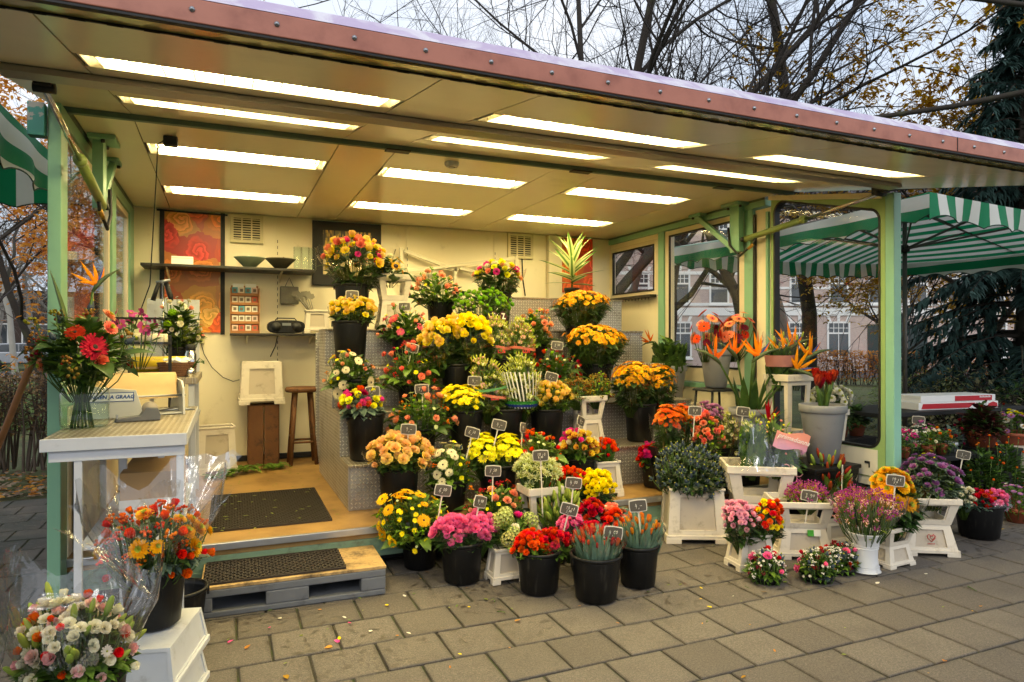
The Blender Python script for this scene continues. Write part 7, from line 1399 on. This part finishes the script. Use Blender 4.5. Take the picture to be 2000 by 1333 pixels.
SP = [('orchid', 'white', 'lime', 16, .05), ('orchid', 'white', 'lime', 14, .05), ('berry', 'hot', 'green', 14, .05), ('rose', 'cream', 'green', 8, .035), ('rose', 'orange', 'green', 10, .03), ('rose', 'burgundy', 'green', 9, .03), ('orchid', 'orchid', 'lime', 14, .045), ('daisy', 'lemon', 'lime', 26, .03), ('daisy', 'orangered', 'yellow', 9, .09)]
PO = [(5.42, 4.10, .48), (5.72, 4.12, .48), (5.24, 3.90, .48), (5.55, 3.90, .48), (5.72, 3.90, .48), (5.92, 3.95, .48), (5.95, 4.18, .48), (4.86, 3.42, .02), (4.75, 3.75, .26)]
for lb, sp, po in zip(LBL, SP, PO): potted(po[0], po[1], po[2] + .002, .055, .09, '', lb, dict(blooms=[sp], leaves=[(60, .05, LE if 'silver' in lb else LG)], dense=1., upness=.3, wrap=dict(h=.6) if 'film' in lb or 'sleeve' in lb else None), .16 if 'yellow' not in lb else .5, .115, M_silver if 'silver' in lb else None)
plain_crate('storage_crate', 'black crate under the orange lily outside the wing window', 4.75, 3.75, 0, .14, .14, .26, M_black)
wm = crate('t', 4.98, 4.45, 0, .86, .14, 'slim cream crate of white chrysanthemums outside the wing window')
bouquet('chrysanthemum_bouquet', 'white chrysanthemums in film seen through the wing window', (4.98, 4.42, .90, 1.08, .20, .86, .12), dict(blooms=[('chrysanthemum', 'white', 'lime', 26, .085)], leaves=[(70, .07, LG)], wrap=dict(h=.3), upness=.1))
crate('k', 4.17, 4.10, .0, 1.20, .14, 'tall slim cream crate before the wing window, behind the amaryllis', R(4))
for k, (dx, lb) in enumerate(((-.08, 'dark leafy sleeve with a pink band standing in the tall slim crate'), (.10, 'dark leafy sleeve of eucalyptus standing in the tall slim crate'))):
    t = bouquet('greens_bouquet', lb, (4.17 + dx, 4.12, 1.26, 1.52, .11, 1.18, .06), dict(blooms=[('lily', 'lilygreen', 'green', 8, .06)], leaves=[(170, .09, LD if k == 0 else LE, dict(up=1.4))], wrap=dict(h=.9, r=1.1)))
    if k == 0: wrap_band(t, .08, .17, .105, .12, '#b0766e')
for k in range(3): potted(5.12 + .22 * k, 4.62, .56, .085, .13, '', ['first', 'second', 'third'][k] + ' terracotta pot of dark foliage in the row behind the wing', dict(blooms=[('button', 'burgundy', 'green', 4, .02)], leaves=[(140, .07, LD)], dense=1.), .2, .13)
g = MB(); g.box(-.35, .35, -.12, .12, 0, .56); tb3 = tag(g.build('plinth_box', M_blackflat, None, .004, loc=(5.33, 4.62, 0)), 'black plinth box under the row of terracotta pots', 'box')
g = MB(); g.box(-.36, .36, -.13, .13, .545, .5598); g.build('top_board', M_dark, tb3)

# ------------------------------------------------------------------ broom and left side
br = thing('broom_handle', 'brown wooden broom leaning against the green corner post', 'broom', (-1.52, 5.0, 0)); g = MB(); g.tube([(-.1, .42, .03), (.66, -.9, 1.48)], .017, 10); g.build('handle', M_wood, br); g = MB(); g.box(-.28, .08, .36, .46, .0, .07); g.build('brush_head', mat('bristle', '#4a3a28', .9), br, .01)

# ------------------------------------------------------------------ trees
M_bark = mat('bark_dark', '#332c25', .9, var=.35, scale=6, bump=.6, bscale=20, dirt='#4a5030', dscale=2, dlo=.5, dhi=.8)
M_barkg = mat('bark_grey', '#6d675e', .9, var=.25, scale=6); M_twig = mat('twig', '#2c2622', .9, var=.2); M_twigmist = mat('twig_mist', '#8a847c', .9, var=.15)  # far trees' bark lightened in colour to stand in for mist
def polar(bearing, dist): return (dist * math.sin(R(bearing)), dist * math.cos(R(bearing)))
def grow(tr, cr, lf, p, d, L, r, lev, P_, rg):
    K = 5 if lev < 2 else 4; pts = [p]; rad = [r]; q = Vector(p); dd = Vector(d).normalized(); end = P_['taper'] if lev < P_['lev'] else .15
    for i in range(K):
        dd = (dd + Vector((rg.gauss(0, P_['wig']), rg.gauss(0, P_['wig']), rg.gauss(0, P_['wig'] * .6) + (P_['up'] if lev else .02)))).normalized(); q = q + dd * L / K; pts.append(q.copy()); rad.append(r * (1 + (end - 1) * (i + 1) / K))
    (tr if lev < 2 else cr).tube(pts, rad, 8 if lev == 0 else 5 if lev < 3 else 3, 0, cap=False)
    if lev >= P_['lev']:
        if lf is not None:
            for _ in range(P_['leaf']):
                pp = Vector(pts[rg.randrange(1, K + 1)]); a = rg.uniform(0, 6.28); lf.leaf(pp, (math.cos(a), math.sin(a), rg.uniform(-.6, .3)), (0, 0, 1), P_['ls'] * rg.uniform(.7, 1.3), P_['ls'] * .6, .2, 0, 2)
        return
    n_ = P_['n'][min(lev, len(P_['n']) - 1)]
    for i in range(n_):
        u = P_['from'][min(lev, len(P_['from']) - 1)]; u = u + (1 - u) * (i + rg.random()) / n_; k = min(int(u * K), K - 1); f_ = u * K - k; pp = Vector(pts[k]).lerp(Vector(pts[k + 1]), f_); rr = rad[k] + (rad[k + 1] - rad[k]) * f_
        ax = dd.orthogonal().normalized(); ax.rotate(Quaternion(dd, rg.uniform(0, 6.28) if lev else i * 2.4 + rg.uniform(-.5, .5))); ang = R(P_['ang'][min(lev, len(P_['ang']) - 1)] * rg.uniform(.6, 1.3)); nd = dd.copy(); nd.rotate(Quaternion(ax, ang))
        grow(tr, cr, lf, pp, nd, L * P_['len'][min(lev, len(P_['len']) - 1)] * rg.uniform(.7, 1.2), rr * P_['rr'][min(lev, len(P_['rr']) - 1)], lev + 1, P_, rg)
    if lev: grow(tr, cr, lf, pts[-1], dd, L * .6, rad[-1], lev + 1, P_, rg)
def tree(name, label, x, y, h, r, seed, bark=None, leafm=None, group='bare trees around the kiosk', dirn=(0, 0, 1), **kw):
    P_ = dict(lev=5, taper=.45, wig=.12, up=.03, n=[5, 4, 4, 3, 3], ang=[42, 45, 48, 50, 50], len=[.62, .62, .6, .58, .55], rr=[.6, .6, .6, .6, .65], leaf=2, ls=.07); P_['from'] = [.45, .3, .25, .2, .2]; P_.update(kw)
    rg = random.Random(seed); t = thing(name, label, 'tree', (x, y, 0), 0, group); tr, cr, lf = MB(), MB(), (MB() if leafm else None)
    grow(tr, cr, lf, (0, 0, -.1), dirn, h, r, 0, P_, rg)
    tr.build('trunk', bark or M_bark, t, fix=False); cr.build('crown', M_twig, t, fix=False, kind='stuff')
    if leafm: lf.build('leaves', leafm, t, fix=False, kind='stuff')
    return t
LO = leaf_mat('leaf_autumn', '#c47428', '#ecae48', .6, .5); LYL = leaf_mat('leaf_autumn_yellow', '#b8861a', '#dcb42a', .6, .35)
x_, y_ = polar(29, 12); tree('bare_tree', 'bare multi-stemmed tree rising behind the middle of the flap', x_, y_, 3.6, .23, 3, n=[6, 5, 4, 4, 4], ang=[20, 40, 45, 50, 50], len=[1.7, .5, .6, .55, .55], rr=[.62, .55, .6, .6, .65], taper=.6)
x_, y_ = polar(43.4, 14); tree('bare_tree', 'bare tree with sprawling grey branches behind the flap', x_, y_, 4.2, .16, 11, n=[5, 5, 4, 4, 4], ang=[40, 45, 48, 50, 50], len=[.95, .62, .6, .55, .55], wig=.2)
x_, y_ = polar(47, 19); tree('larch_tree', 'slender straight tree with short side branches', x_, y_, 11.5, .20, 5, n=[26, 4, 3, 2], ang=[75, 50, 50, 50], len=[.2, .5, .5, .5], rr=[.35, .5, .6, .6], lev=4, up=.04, wig=.08, **{'from': [.3, .3, .2, .2]})
x_, y_ = polar(64, 10.5); tree('bare_tree', 'dark leaning trunk at the frame edge with long drooping branches', x_, y_, 6.2, .22, 21, n=[8, 6, 5, 5], ang=[75, 40, 40, 40], len=[.75, .55, .5, .5], rr=[.35, .55, .6, .6], lev=4, up=-.035, wig=.11)
x_, y_ = polar(11.8, 17); tree('bare_tree', 'bare tree whose twigs show over the left of the flap', x_, y_, 5.0, .2, 8, n=[6, 5, 4, 4, 3], len=[.8, .62, .6, .55, .55])
x_, y_ = polar(21.5, 17); tree('bare_tree', 'bare tree with fine twigs between the flap and the multi-stemmed tree', x_, y_, 5.0, .17, 14, n=[6, 5, 4, 4, 3], len=[.75, .62, .6, .55, .55], ang=[50, 45, 48, 50, 50])
x_, y_ = polar(36, 21); tree('bare_tree', 'distant bare tree between the two large ones', x_, y_, 5.5, .24, 31, len=[.8, .62, .6, .55, .55])
for k, (b_, d_) in enumerate(((54, 23), (57, 20), (60, 25))): x_, y_ = polar(b_, d_); tree('birch_tree', ['left', 'middle', 'right'][k] + ' one of three thin upright trees above the conifer', x_, y_, 7.5, .11, 40 + k, n=[14, 4, 4, 3], ang=[35, 35, 40, 45], len=[.42, .55, .55, .5], rr=[.45, .55, .6, .6], lev=4, up=.06, **{'from': [.2, .2, .2, .2]})
x_, y_ = polar(59, 16.5); tree('yellow_leaved_tree', 'tree with remaining yellow leaves rising behind the dark conifer', x_, y_, 3.6, .15, 52, leafm=LYL, leaf=8, ls=.11, len=[.75, .6, .6, .55, .55])
x_, y_ = polar(52.8, 17.5); tree('yellow_leaved_tree', 'low branching tree with sparse yellow leaves before the brick houses', x_, y_, 2.3, .08, 57, leafm=LYL, leaf=5, ls=.10, n=[5, 4, 3, 3, 2], len=[.7, .6, .6, .55, .55])
x_, y_ = polar(-11.0, 11.5); tree('autumn_tree', 'dark trunked tree with orange leaves next to the corner post', x_, y_, 3.8, .065, 61, leafm=LO, leaf=5, ls=.08, ang=[50, 50, 48, 50, 50], len=[.75, .62, .6, .55, .55], up=-.01)
x_, y_ = polar(-15.8, 17); tree('autumn_tree', 'tree with sparse orange leaves behind the left parasol', x_, y_, 4.2, .07, 67, leafm=LO, leaf=5, ls=.08, ang=[50, 50, 48, 50, 50], len=[.75, .62, .6, .55, .55], up=-.01)
x_, y_ = polar(-6.0, 15); tree('autumn_tree', 'russet leaved tree seen through the open end window', x_, y_, 3.8, .15, 71, leafm=LO, leaf=8, ls=.09, len=[.75, .62, .6, .55, .55], up=-.01)
x_, y_ = polar(-13.2, 26); tree('birch_tree', 'pale birch trunk standing alone in the park', x_, y_, 6.0, .10, 75, bark=mat('birch_bark', '#a8a49c', .8, var=.2, scale=4), n=[9, 4, 3, 3], lev=4, ang=[40, 40, 40, 40], len=[.4, .55, .5, .5], rr=[.4, .5, .6, .6])
x_, y_ = polar(33.5, 23); tree('plane_tree', 'thick mottled trunk seen through the windows before the houses', x_, y_, 5.5, .34, 81, bark=M_barkg, len=[.7, .62, .6, .55, .55])
x_, y_ = polar(45.8, 24.5); tree('plane_tree', 'knobbly grey trunk seen through the wing window before the houses', x_, y_, 7, .32, 83, bark=M_barkg, len=[.6, .62, .6, .55, .55], **{'from': [.7, .3, .25, .2, .2]})
proto = [o for o in bpy.data.objects if o.get('category') == 'tree' and o.name.startswith('bare_tree')]
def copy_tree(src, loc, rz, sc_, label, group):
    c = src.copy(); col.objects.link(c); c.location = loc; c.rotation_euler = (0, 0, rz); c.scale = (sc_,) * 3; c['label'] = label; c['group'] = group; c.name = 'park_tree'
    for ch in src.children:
        k = ch.copy(); col.objects.link(k); k.parent = c; k.material_slots[0].link = 'OBJECT'; k.material_slots[0].material = M_twigmist
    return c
FARL = ['far bare park tree at the frame edge under the parasol', 'far bare park tree behind the white parked car', 'far bare park tree behind the pale birch', 'far bare park tree just beside the corner post', 'far bare park tree seen in the first end window', 'far bare park tree behind the russet tree', 'far bare park tree hidden mostly by the end wall', 'farthest bare park tree behind the dark building front', 'far bare tree seen in the small rear window', 'far bare tree partly seen behind the rear corner']
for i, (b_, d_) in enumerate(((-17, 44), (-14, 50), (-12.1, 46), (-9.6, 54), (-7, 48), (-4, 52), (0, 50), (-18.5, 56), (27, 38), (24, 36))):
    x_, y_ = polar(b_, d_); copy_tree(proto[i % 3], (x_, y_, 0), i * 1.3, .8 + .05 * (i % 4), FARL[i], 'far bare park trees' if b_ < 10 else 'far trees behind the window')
# conifer
def conifer(name, label, x, y, h, seed, R0):
    rg = random.Random(seed); t = thing(name, label, 'tree', (x, y, 0)); g = MB(); g.tube([(0, 0, 0), (.05, 0, h * .5), (0, 0, h)], [.10, .07, .01], 8); g.build('trunk', M_bark, t, fix=False); br_, nd = MB(), MB()
    for i in range(230):
        u = rg.random(); z = h * (.04 + .95 * u); L = R0 * (1 - u) ** .8 * rg.uniform(.65, 1.1) + .2; a = rg.uniform(0, 6.28); d = Vector((math.cos(a), math.sin(a), 0)); pts = [Vector((0, 0, z)) + d * L * s_ + Vector((0, 0, .12 * s_ * L - .42 * L * s_ * s_)) for s_ in (0, .25, .5, .75, 1)]
        br_.tube(pts, [.022, .018, .012, .008, .003], 4, cap=False)
        for s_ in range(int(85 * L / R0) + 18):
            w = rg.uniform(.15, 1); k = min(int(w * 4), 3); p_ = pts[k].lerp(pts[k + 1], w * 4 - k); sd = d.cross(Vector((0, 0, 1))) * rg.choice((-1, 1)); dr_ = (d * rg.uniform(.2, .8) + sd * rg.uniform(.3, 1) + Vector((0, 0, rg.uniform(-.9, .1)))).normalized(); LL = rg.uniform(.14, .34) * (1.1 - .4 * w)
            nd.leaf(p_, dr_, (0, 0, 1), LL, .042, .35, 0, 2); nd.leaf(p_ + dr_ * LL * .3, (dr_ + sd * .7 + Vector((0, 0, -.3))), (0, 0, 1), LL * .6, .034, .3, 0, 2)
    br_.build('branches', M_bark, t, fix=False, kind='stuff'); nd.build('crown', leaf_mat('needle_blue', '#243d39', '#44625a', .6, .15, 3), t, fix=False, kind='stuff'); return t
x_, y_ = polar(60.3, 13.0); conifer('conifer_tree', 'dark blue green drooping conifer behind the potted plants', x_, y_, 7.0, 3, 2.1)
x_, y_ = polar(66, 14.5); conifer('conifer_tree', 'second dark conifer at the frame edge', x_, y_, 7.5, 4, 2.4)

# ------------------------------------------------------------------ hedges and shrubs
def hedge(label, a, b, h, w, stems, leafm, nl, ls, seed, sm=None, bare=.4):
    rg = random.Random(seed); a, b = Vector(a), Vector(b); t = thing('hedge', label, 'hedge', tuple(a)); d = b - a; nrm = Vector((-d.y, d.x, 0)).normalized(); g, lf = MB(), MB()
    for i in range(stems):
        p = d * rg.random() + nrm * rg.uniform(-w / 2, w / 2); q = p + Vector((rg.gauss(0, .12), rg.gauss(0, .12), h * rg.uniform(.8, 1.05))); m_ = p.lerp(q, .5) + Vector((rg.gauss(0, .06), rg.gauss(0, .06), 0)); g.tube([p, m_, q], [.016, .011, .004], 4, cap=False)
        for k in range(5):
            s_ = p.lerp(q, rg.uniform(.35, 1)); g.tube([s_, s_ + Vector((rg.gauss(0, .16), rg.gauss(0, .16), rg.uniform(.0, .22)))], [.006, .002], 3, cap=False)
    for i in range(nl):
        z = h * (bare + (1 - bare) * rg.random() ** .7) * 1.03; p = d * rg.random() + nrm * rg.uniform(-w / 2, w / 2) * 1.15 + Vector((0, 0, z)); aa = rg.uniform(0, 6.28); lf.leaf(p, (math.cos(aa), math.sin(aa), rg.uniform(-.6, .6)), (0, 0, 1), ls * rg.uniform(.7, 1.3), ls * .6, .2, 0, 2)
    g.build('stems', sm or M_twig, t, fix=False, kind='stuff'); lf.build('leaves', leafm, t, fix=False, kind='stuff'); return t
L_hb = leaf_mat('leaf_hedge_brown', '#6a5236', '#8f7650', .7)
hedge('thin brown hedge on bare stems behind the leaf litter', (-6.5, 8.9, 0), (-.9, 9.3, 0), 1.08, .55, 260, L_hb, 8000, .055, 2, sm=mat('hedge_stem', '#5c5046', .9), bare=.36)
x0_, y0_ = polar(46, 26); x1_, y1_ = polar(59, 27); hedge('orange beech hedge before the brick houses', (x0_, y0_, 0), (x1_, y1_, 0), 1.15, .7, 120, LO, 5200, .10, 3, bare=.05)
def shrub(label, x, y, h, w, leafm, nl, ls, seed):
    rg = random.Random(seed); t = thing('shrub', label, 'shrub', (x, y, 0), 0, 'garden shrubs behind the stall'); g, lf = MB(), MB()
    for i in range(26):
        a = rg.uniform(0, 6.28); q = Vector((math.cos(a) * w * rg.uniform(.2, 1), math.sin(a) * w * rg.uniform(.2, 1), h * rg.uniform(.6, 1))); g.tube([(0, 0, 0), q * .5 + Vector((0, 0, .1)), q], [.02, .012, .004], 4, cap=False)
    for i in range(nl):
        th, ph = math.acos(1 - 1.1 * rg.random()), rg.uniform(0, 6.28); k = rg.uniform(.55, 1.05) * (1 + .15 * math.sin(ph * 3 + th * 4)); p = Vector((w * k * math.sin(th) * math.cos(ph), w * k * math.sin(th) * math.sin(ph), max(.05, h * k * math.cos(th)))); lf.leaf(p, Vector((math.cos(ph), math.sin(ph), rg.uniform(-.5, .8))), (0, 0, 1), ls * rg.uniform(.7, 1.3), ls * .5, .2, 0, 2)
    g.build('stems', M_twig, t, fix=False, kind='stuff'); lf.build('leaves', leafm, t, fix=False, kind='stuff'); return t
for b_, d_, h_, w_, m_, lb in ((55.5, 11.0, 1.0, 1.0, leaf_mat('leaf_olive', '#5a6238', '#84884e', .6), 'olive green shrub beyond the trestle table'), (57.5, 10.2, 1.0, 1.1, leaf_mat('leaf_greybrown', '#5d5a42', '#7a7455', .7), 'grey brown shrub beyond the carton'), (61, 10.5, 1.2, 1.1, LD, 'dark evergreen shrub at the frame edge'), (54.2, 16.5, 1.1, 1.0, leaf_mat('leaf_fresh', '#6d8a3a', '#93a84e', .6), 'fresh green shrub by the parasol pole'), (-13.5, 15, .95, 1.6, leaf_mat('leaf_grassy', '#6a8a4a', '#8fa862', .7), 'green shrub behind the thin hedge by the post'), (-16.5, 15, .9, 1.6, leaf_mat('leaf_grassy', '#6a8a4a', '#8fa862', .7), 'green shrub behind the thin hedge by the frame edge'), (-9.5, 15.5, .95, 1.6, leaf_mat('leaf_grassy', '#6a8a4a', '#8fa862', .7), 'green shrub behind the open end window'), (35, 12, 1.2, 1.3, leaf_mat('leaf_grassy', '#6a8a4a', '#8fa862', .7), 'green shrub below the long side window')):
    x_, y_ = polar(b_, d_); shrub(lb, x_, y_, h_, w_, m_, 2200, .075, int(d_ * 10 + b_))
# fallen leaves
rg = random.Random(77); g = MB()
for i in range(2600):
    x_, y_ = rg.uniform(-6.5, .2), 7.55 + abs(rg.gauss(0, .75)); a = rg.uniform(0, 6.28); g.leaf((x_, y_, .0 + .03 * rg.random()), (math.cos(a), math.sin(a), rg.uniform(-.05, .3)), (rg.gauss(0, .3), rg.gauss(0, .3), 1), rg.uniform(.05, .09), .045, .1, rg.randrange(3), 2)
tag(g.build('leaf_litter', [LO, mat('dead_leaf', '#6b5540', .8, var=.3, scale=3), mat('dead_leaf_pale', '#8d7a64', .8, var=.3, scale=3)], kind='stuff', fix=False), 'brown and orange fallen leaves under the hedge', 'fallen leaves')
lm = MB(); lm.leaf((0, 0, 0), (1, 0, 0), (0, 0, 1), 1, .55, -.15, 0, 4); lms = [lm.mesh('fallen_leaf', m_) for m_ in (LO, LYL, LY, mat('dead_leaf', '#6b5540', .8))]
SPOTS = ['by the pallet step', 'in front of the black buckets', 'on the open pavement', 'near the arrangements', 'beside the lone black bucket']
gl = thing('fallen_leaves', 'scattered single autumn leaves lying on the pavement', 'fallen leaves', (0, 0, .002)); gl['kind'] = 'stuff'
for i in range(150):
    S_, D_ = rg.uniform(-.75, .8), rg.uniform(2.3, 6.5); x_ = D_ * math.sin(YAW) + S_ * D_ * math.cos(YAW); y_ = D_ * math.cos(YAW) - S_ * D_ * math.sin(YAW)
    if 4.2 < y_ and -.85 < x_ < 4.5: continue
    sc_ = rg.uniform(.02, .05) if i < 70 else rg.uniform(.008, .02); link('leaf', lms[rg.randrange(4)], gl, loc=(x_, y_, .003), rot=(rg.gauss(0, .1), rg.gauss(0, .1), rg.uniform(0, 6.28)), scale=(sc_,) * 3)

pm_ = MB(); pm_.leaf((0, 0, 0), (1, 0, 0), (0, 0, 1), 1, .8, -.3, 0, 3); pms = [pm_.mesh('petal', COL[k_]) for k_ in ('lightpink', 'red', 'yellow', 'white', 'orangered')]
cm_ = MB(); cm_.tube([(0, 0, .0), (.5, .04, .01), (1, 0, .0)], .05, 5); pms += [cm_.mesh('cut_stem', LS), lm.mesh('leaf_scrap', LG), lm.mesh('leaf_scrap', LY)]
for i in range(60):
    x_, y_ = rg.choice([(rg.uniform(.8, 2.6), rg.gauss(3.35, .28)), (rg.uniform(2.4, 4.8), rg.gauss(2.95, .25)), (rg.uniform(-.2, 1.0), rg.gauss(3.6, .18))])
    k_ = rg.choice([0, 2, 3, 5, 6, 6, 7, 7]); sc_ = rg.uniform(.012, .028) if k_ != 5 else rg.uniform(.03, .06); link('petal' if k_ < 5 else 'cut_stem' if k_ == 5 else 'leaf_scrap', pms[k_], gl, loc=(x_, y_, .003), rot=(rg.gauss(0, .15), rg.gauss(0, .15), rg.uniform(0, 6.28)), scale=(sc_,) * 3)
# ------------------------------------------------------------------ brick houses across the street
n = NT('brick_facade'); q = n.sep(n.obj()); bt = n.n('ShaderNodeTexBrick'); bt.inputs['Scale'].default_value = 5; bt.inputs['Color1'].default_value = C('#bda59c') + (1,); bt.inputs['Color2'].default_value = C('#cab4ab') + (1,); bt.inputs['Mortar'].default_value = C('#d2c8c0') + (1,); bt.inputs['Mortar Size'].default_value = .015
n.l(n.comb(q[0], q[2]), bt.inputs['Vector']); M_brick = n.pbr(bt.outputs['Color'], .85)
M_hwhite = mat('house_white', '#f0efec', .6, var=.05); M_hglass = mat('house_glass', '#3a4248', .08, var=.3, scale=1.2, spec=1.); M_roof = mat('roof_tiles', '#4a4444', .8)
fw = Vector((math.sin(YAW), math.cos(YAW), 0)); rt = Vector((math.cos(YAW), -math.sin(YAW), 0))
names = ['brick terrace house behind the side window', 'brick terrace house left of centre in the wing window', 'brick terrace house with the knobbly trunk before it', 'brick terrace house half hidden by the corner post', 'brick terrace house behind the conifer']
for k in range(5):
    S_ = 1.5 + 6.1 * k; o_ = fw * (34.5 + .06 * (k % 2)) + rt * S_; t = thing('terrace_house', names[k], 'house', tuple(o_), -YAW); W_ = 6.06
    g = MB(); g.box(0, W_, 0, 7, 0, 8.2); wl_ = g.build('wall', M_brick, t)
    for z0_, z1_, e in ((2.85, 3.25, .06), (4.95, 5.12, .04), (3.35, 3.5, .03), (6.3, 6.5, .05), (8.0, 8.25, .15), (4.2, 4.32, .02)): g = MB(); g.box(-.0, W_, -e, -.002, z0_, z1_); g.build('stone_band', M_hwhite, wl_)
    g = MB(); g.prism([(-.3, 8.2), (7.3, 8.2), (3.5, 11)], 0, W_, axis='x'); rf = g.build('roof', M_roof, t); g = MB(); g.box(.4, 1.0, 2.8, 3.4, 10, 11.8); g.build('chimney', M_brick, rf)
    for fl, (z0_, z1_) in enumerate(((.75, 2.45), (3.52, 5.0), (6.5, 7.8))):
        for c_ in range(3):
            xc = 1.05 + 2.0 * c_; hw_ = .42 if fl else .5
            if fl == 0 and c_ == (k % 3):
                g = MB(); g.box(xc - .5, xc + .5, -.04, .02, .05, 2.4); dr_ = g.build('door', mat('house_door', '#2c3a3a', .5), t); g = MB(); g.box(xc + .3, xc + .36, -.09, -.042, 1.05, 1.1); g.build('handle', M_steel, dr_); continue
            g = MB(); e = .09
            for a in ((xc - hw_ - e, xc - hw_, z0_ - e, z1_ + e), (xc + hw_, xc + hw_ + e, z0_ - e, z1_ + e), (xc - hw_, xc + hw_, z1_, z1_ + e), (xc - hw_, xc + hw_, z0_ - e, z0_), (xc - hw_, xc + hw_, z1_ - .55, z1_ - .47)): g.box(a[0], a[1], -.06, .03, a[2], a[3])
            for m_ in range(3): g.box(xc - hw_ + (m_ + 1) * hw_ / 2 - .015, xc - hw_ + (m_ + 1) * hw_ / 2 + .015, -.05, .0, z1_ - .47, z1_)
            g.box(xc - hw_, xc + hw_, -.048, 0, z1_ - .26, z1_ - .23)
            if fl == 0: g.box(xc - .02, xc + .02, -.05, 0, z0_, z1_ - .55)
            w_ = g.build('window', M_hwhite, t); g = MB(); g.box(xc - hw_, xc + hw_, -.02, -.012, z0_, z1_); g.build('pane', M_hglass, w_); g = MB(); g.box(xc - hw_ - .14, xc + hw_ + .14, -.12, -.061, z0_ - .17, z0_ - e - .002); g.build('sill', M_hwhite, w_)
            for s_ in (-1, 0, 1):
                g = MB(); g.prism([(xc + s_ * .42 - .06, z1_ + .1), (xc + s_ * .42 + .06, z1_ + .1), (xc + s_ * .55 + .08, z1_ + .36 + (.06 if s_ == 0 else 0)), (xc + s_ * .55 - .08, z1_ + .36 + (.06 if s_ == 0 else 0))], -.05, -.003); g.build('arch_stone', M_hwhite, w_)
g = MB(); o_ = fw * 29 + rt * 14
g.add([tuple(fw * d_ + rt * s_ + Vector((0, 0, -.02))) for d_, s_ in ((28, -30), (28, 60), (34.4, 60), (34.4, -30))], [(0, 1, 2, 3)]); g.build('road', mat('asphalt', '#4a4a4c', .85, bump=.3), kind='structure', fix=False)

# ------------------------------------------------------------------ far left: building and parked cars
x_, y_ = polar(-13, 58); t = thing('park_building', 'long low dark building behind the park trees', 'building', (x_, y_, 0), R(13)); g = MB(); g.box(-16, 16, 0, 8, 0, 4.6); g.build('wall', mat('dark_brick', '#4a3c36', .8), t); g = MB(); g.box(-16.3, 16.3, -.5, 8.3, 4.6, 5.1); g.build('roof', mat('dark_roof', '#37322e', .8), t)
for k in range(12): g = MB(); g.box(-15 + 2.5 * k, -13.2 + 2.5 * k, -.06, .02, 1.0, 2.8); w_ = g.build('window', M_hwhite, t); g = MB(); g.box(-14.9 + 2.5 * k, -13.3 + 2.5 * k, -.08, -.061, 1.1, 2.7); g.build('pane', M_hglass, w_)
def car(label, x, y, rz, m):
    t = thing('parked_car', label, 'car', (x, y, 0), rz, 'cars parked beyond the park'); g = MB(); sec = [(-2.1, .35), (-2.12, .7), (-1.95, .92), (-1.2, .98), (1.1, .98), (1.9, .86), (2.12, .7), (2.12, .35)]; g.prism(sec, -.85, .85); g.build('body', m, t, .06)
    g = MB(); g.prism([(-1.6, .981), (-1.15, 1.42), (.35, 1.45), (1.15, .981)], -.72, .72); g.build('cabin', m, t, .05)
    for s_ in (-1, 1):
        g = MB(); g.prism([(-1.35, 1.0), (-1.05, 1.35), (-.35, 1.38), (-.35, 1.0)], s_ * .735 - .012, s_ * .735 + .012); g.build('window', M_hglass, t); g = MB(); g.prism([(-.28, 1.0), (-.28, 1.38), (.3, 1.38), (.9, 1.0)], s_ * .735 - .012, s_ * .735 + .012); g.build('window', M_hglass, t)
        for xx in (-1.3, 1.3): g = MB(); g.tube([(xx, s_ * .78, .32), (xx, s_ * .9, .32)], .32, 20); w_ = g.build('wheel', M_dark, t); g = MB(); g.tube([(xx, s_ * .9, .32), (xx, s_ * .915, .32)], .2, 14); g.build('rim', M_steel, w_)
        g = MB(); g.box(2.08, 2.13, s_ * .62 - .14, s_ * .62 + .14, .62, .76); g.build('headlight', M_hwhite, t)
for b_, d_, m_, lb in ((-15.9, 46, mat('car_white', '#d8dade', .3), 'white parked car beyond the park, nearest the frame edge'), (-12.7, 45, mat('car_silver', '#a8acb2', .25, metal=.6), 'silver parked car beyond the park'), (-9.3, 46, mat('car_white', '#d8dade', .3), 'white parked car beyond the park, close to the corner post')): x_, y_ = polar(b_, d_); car(lb, x_, y_, R(10), m_)
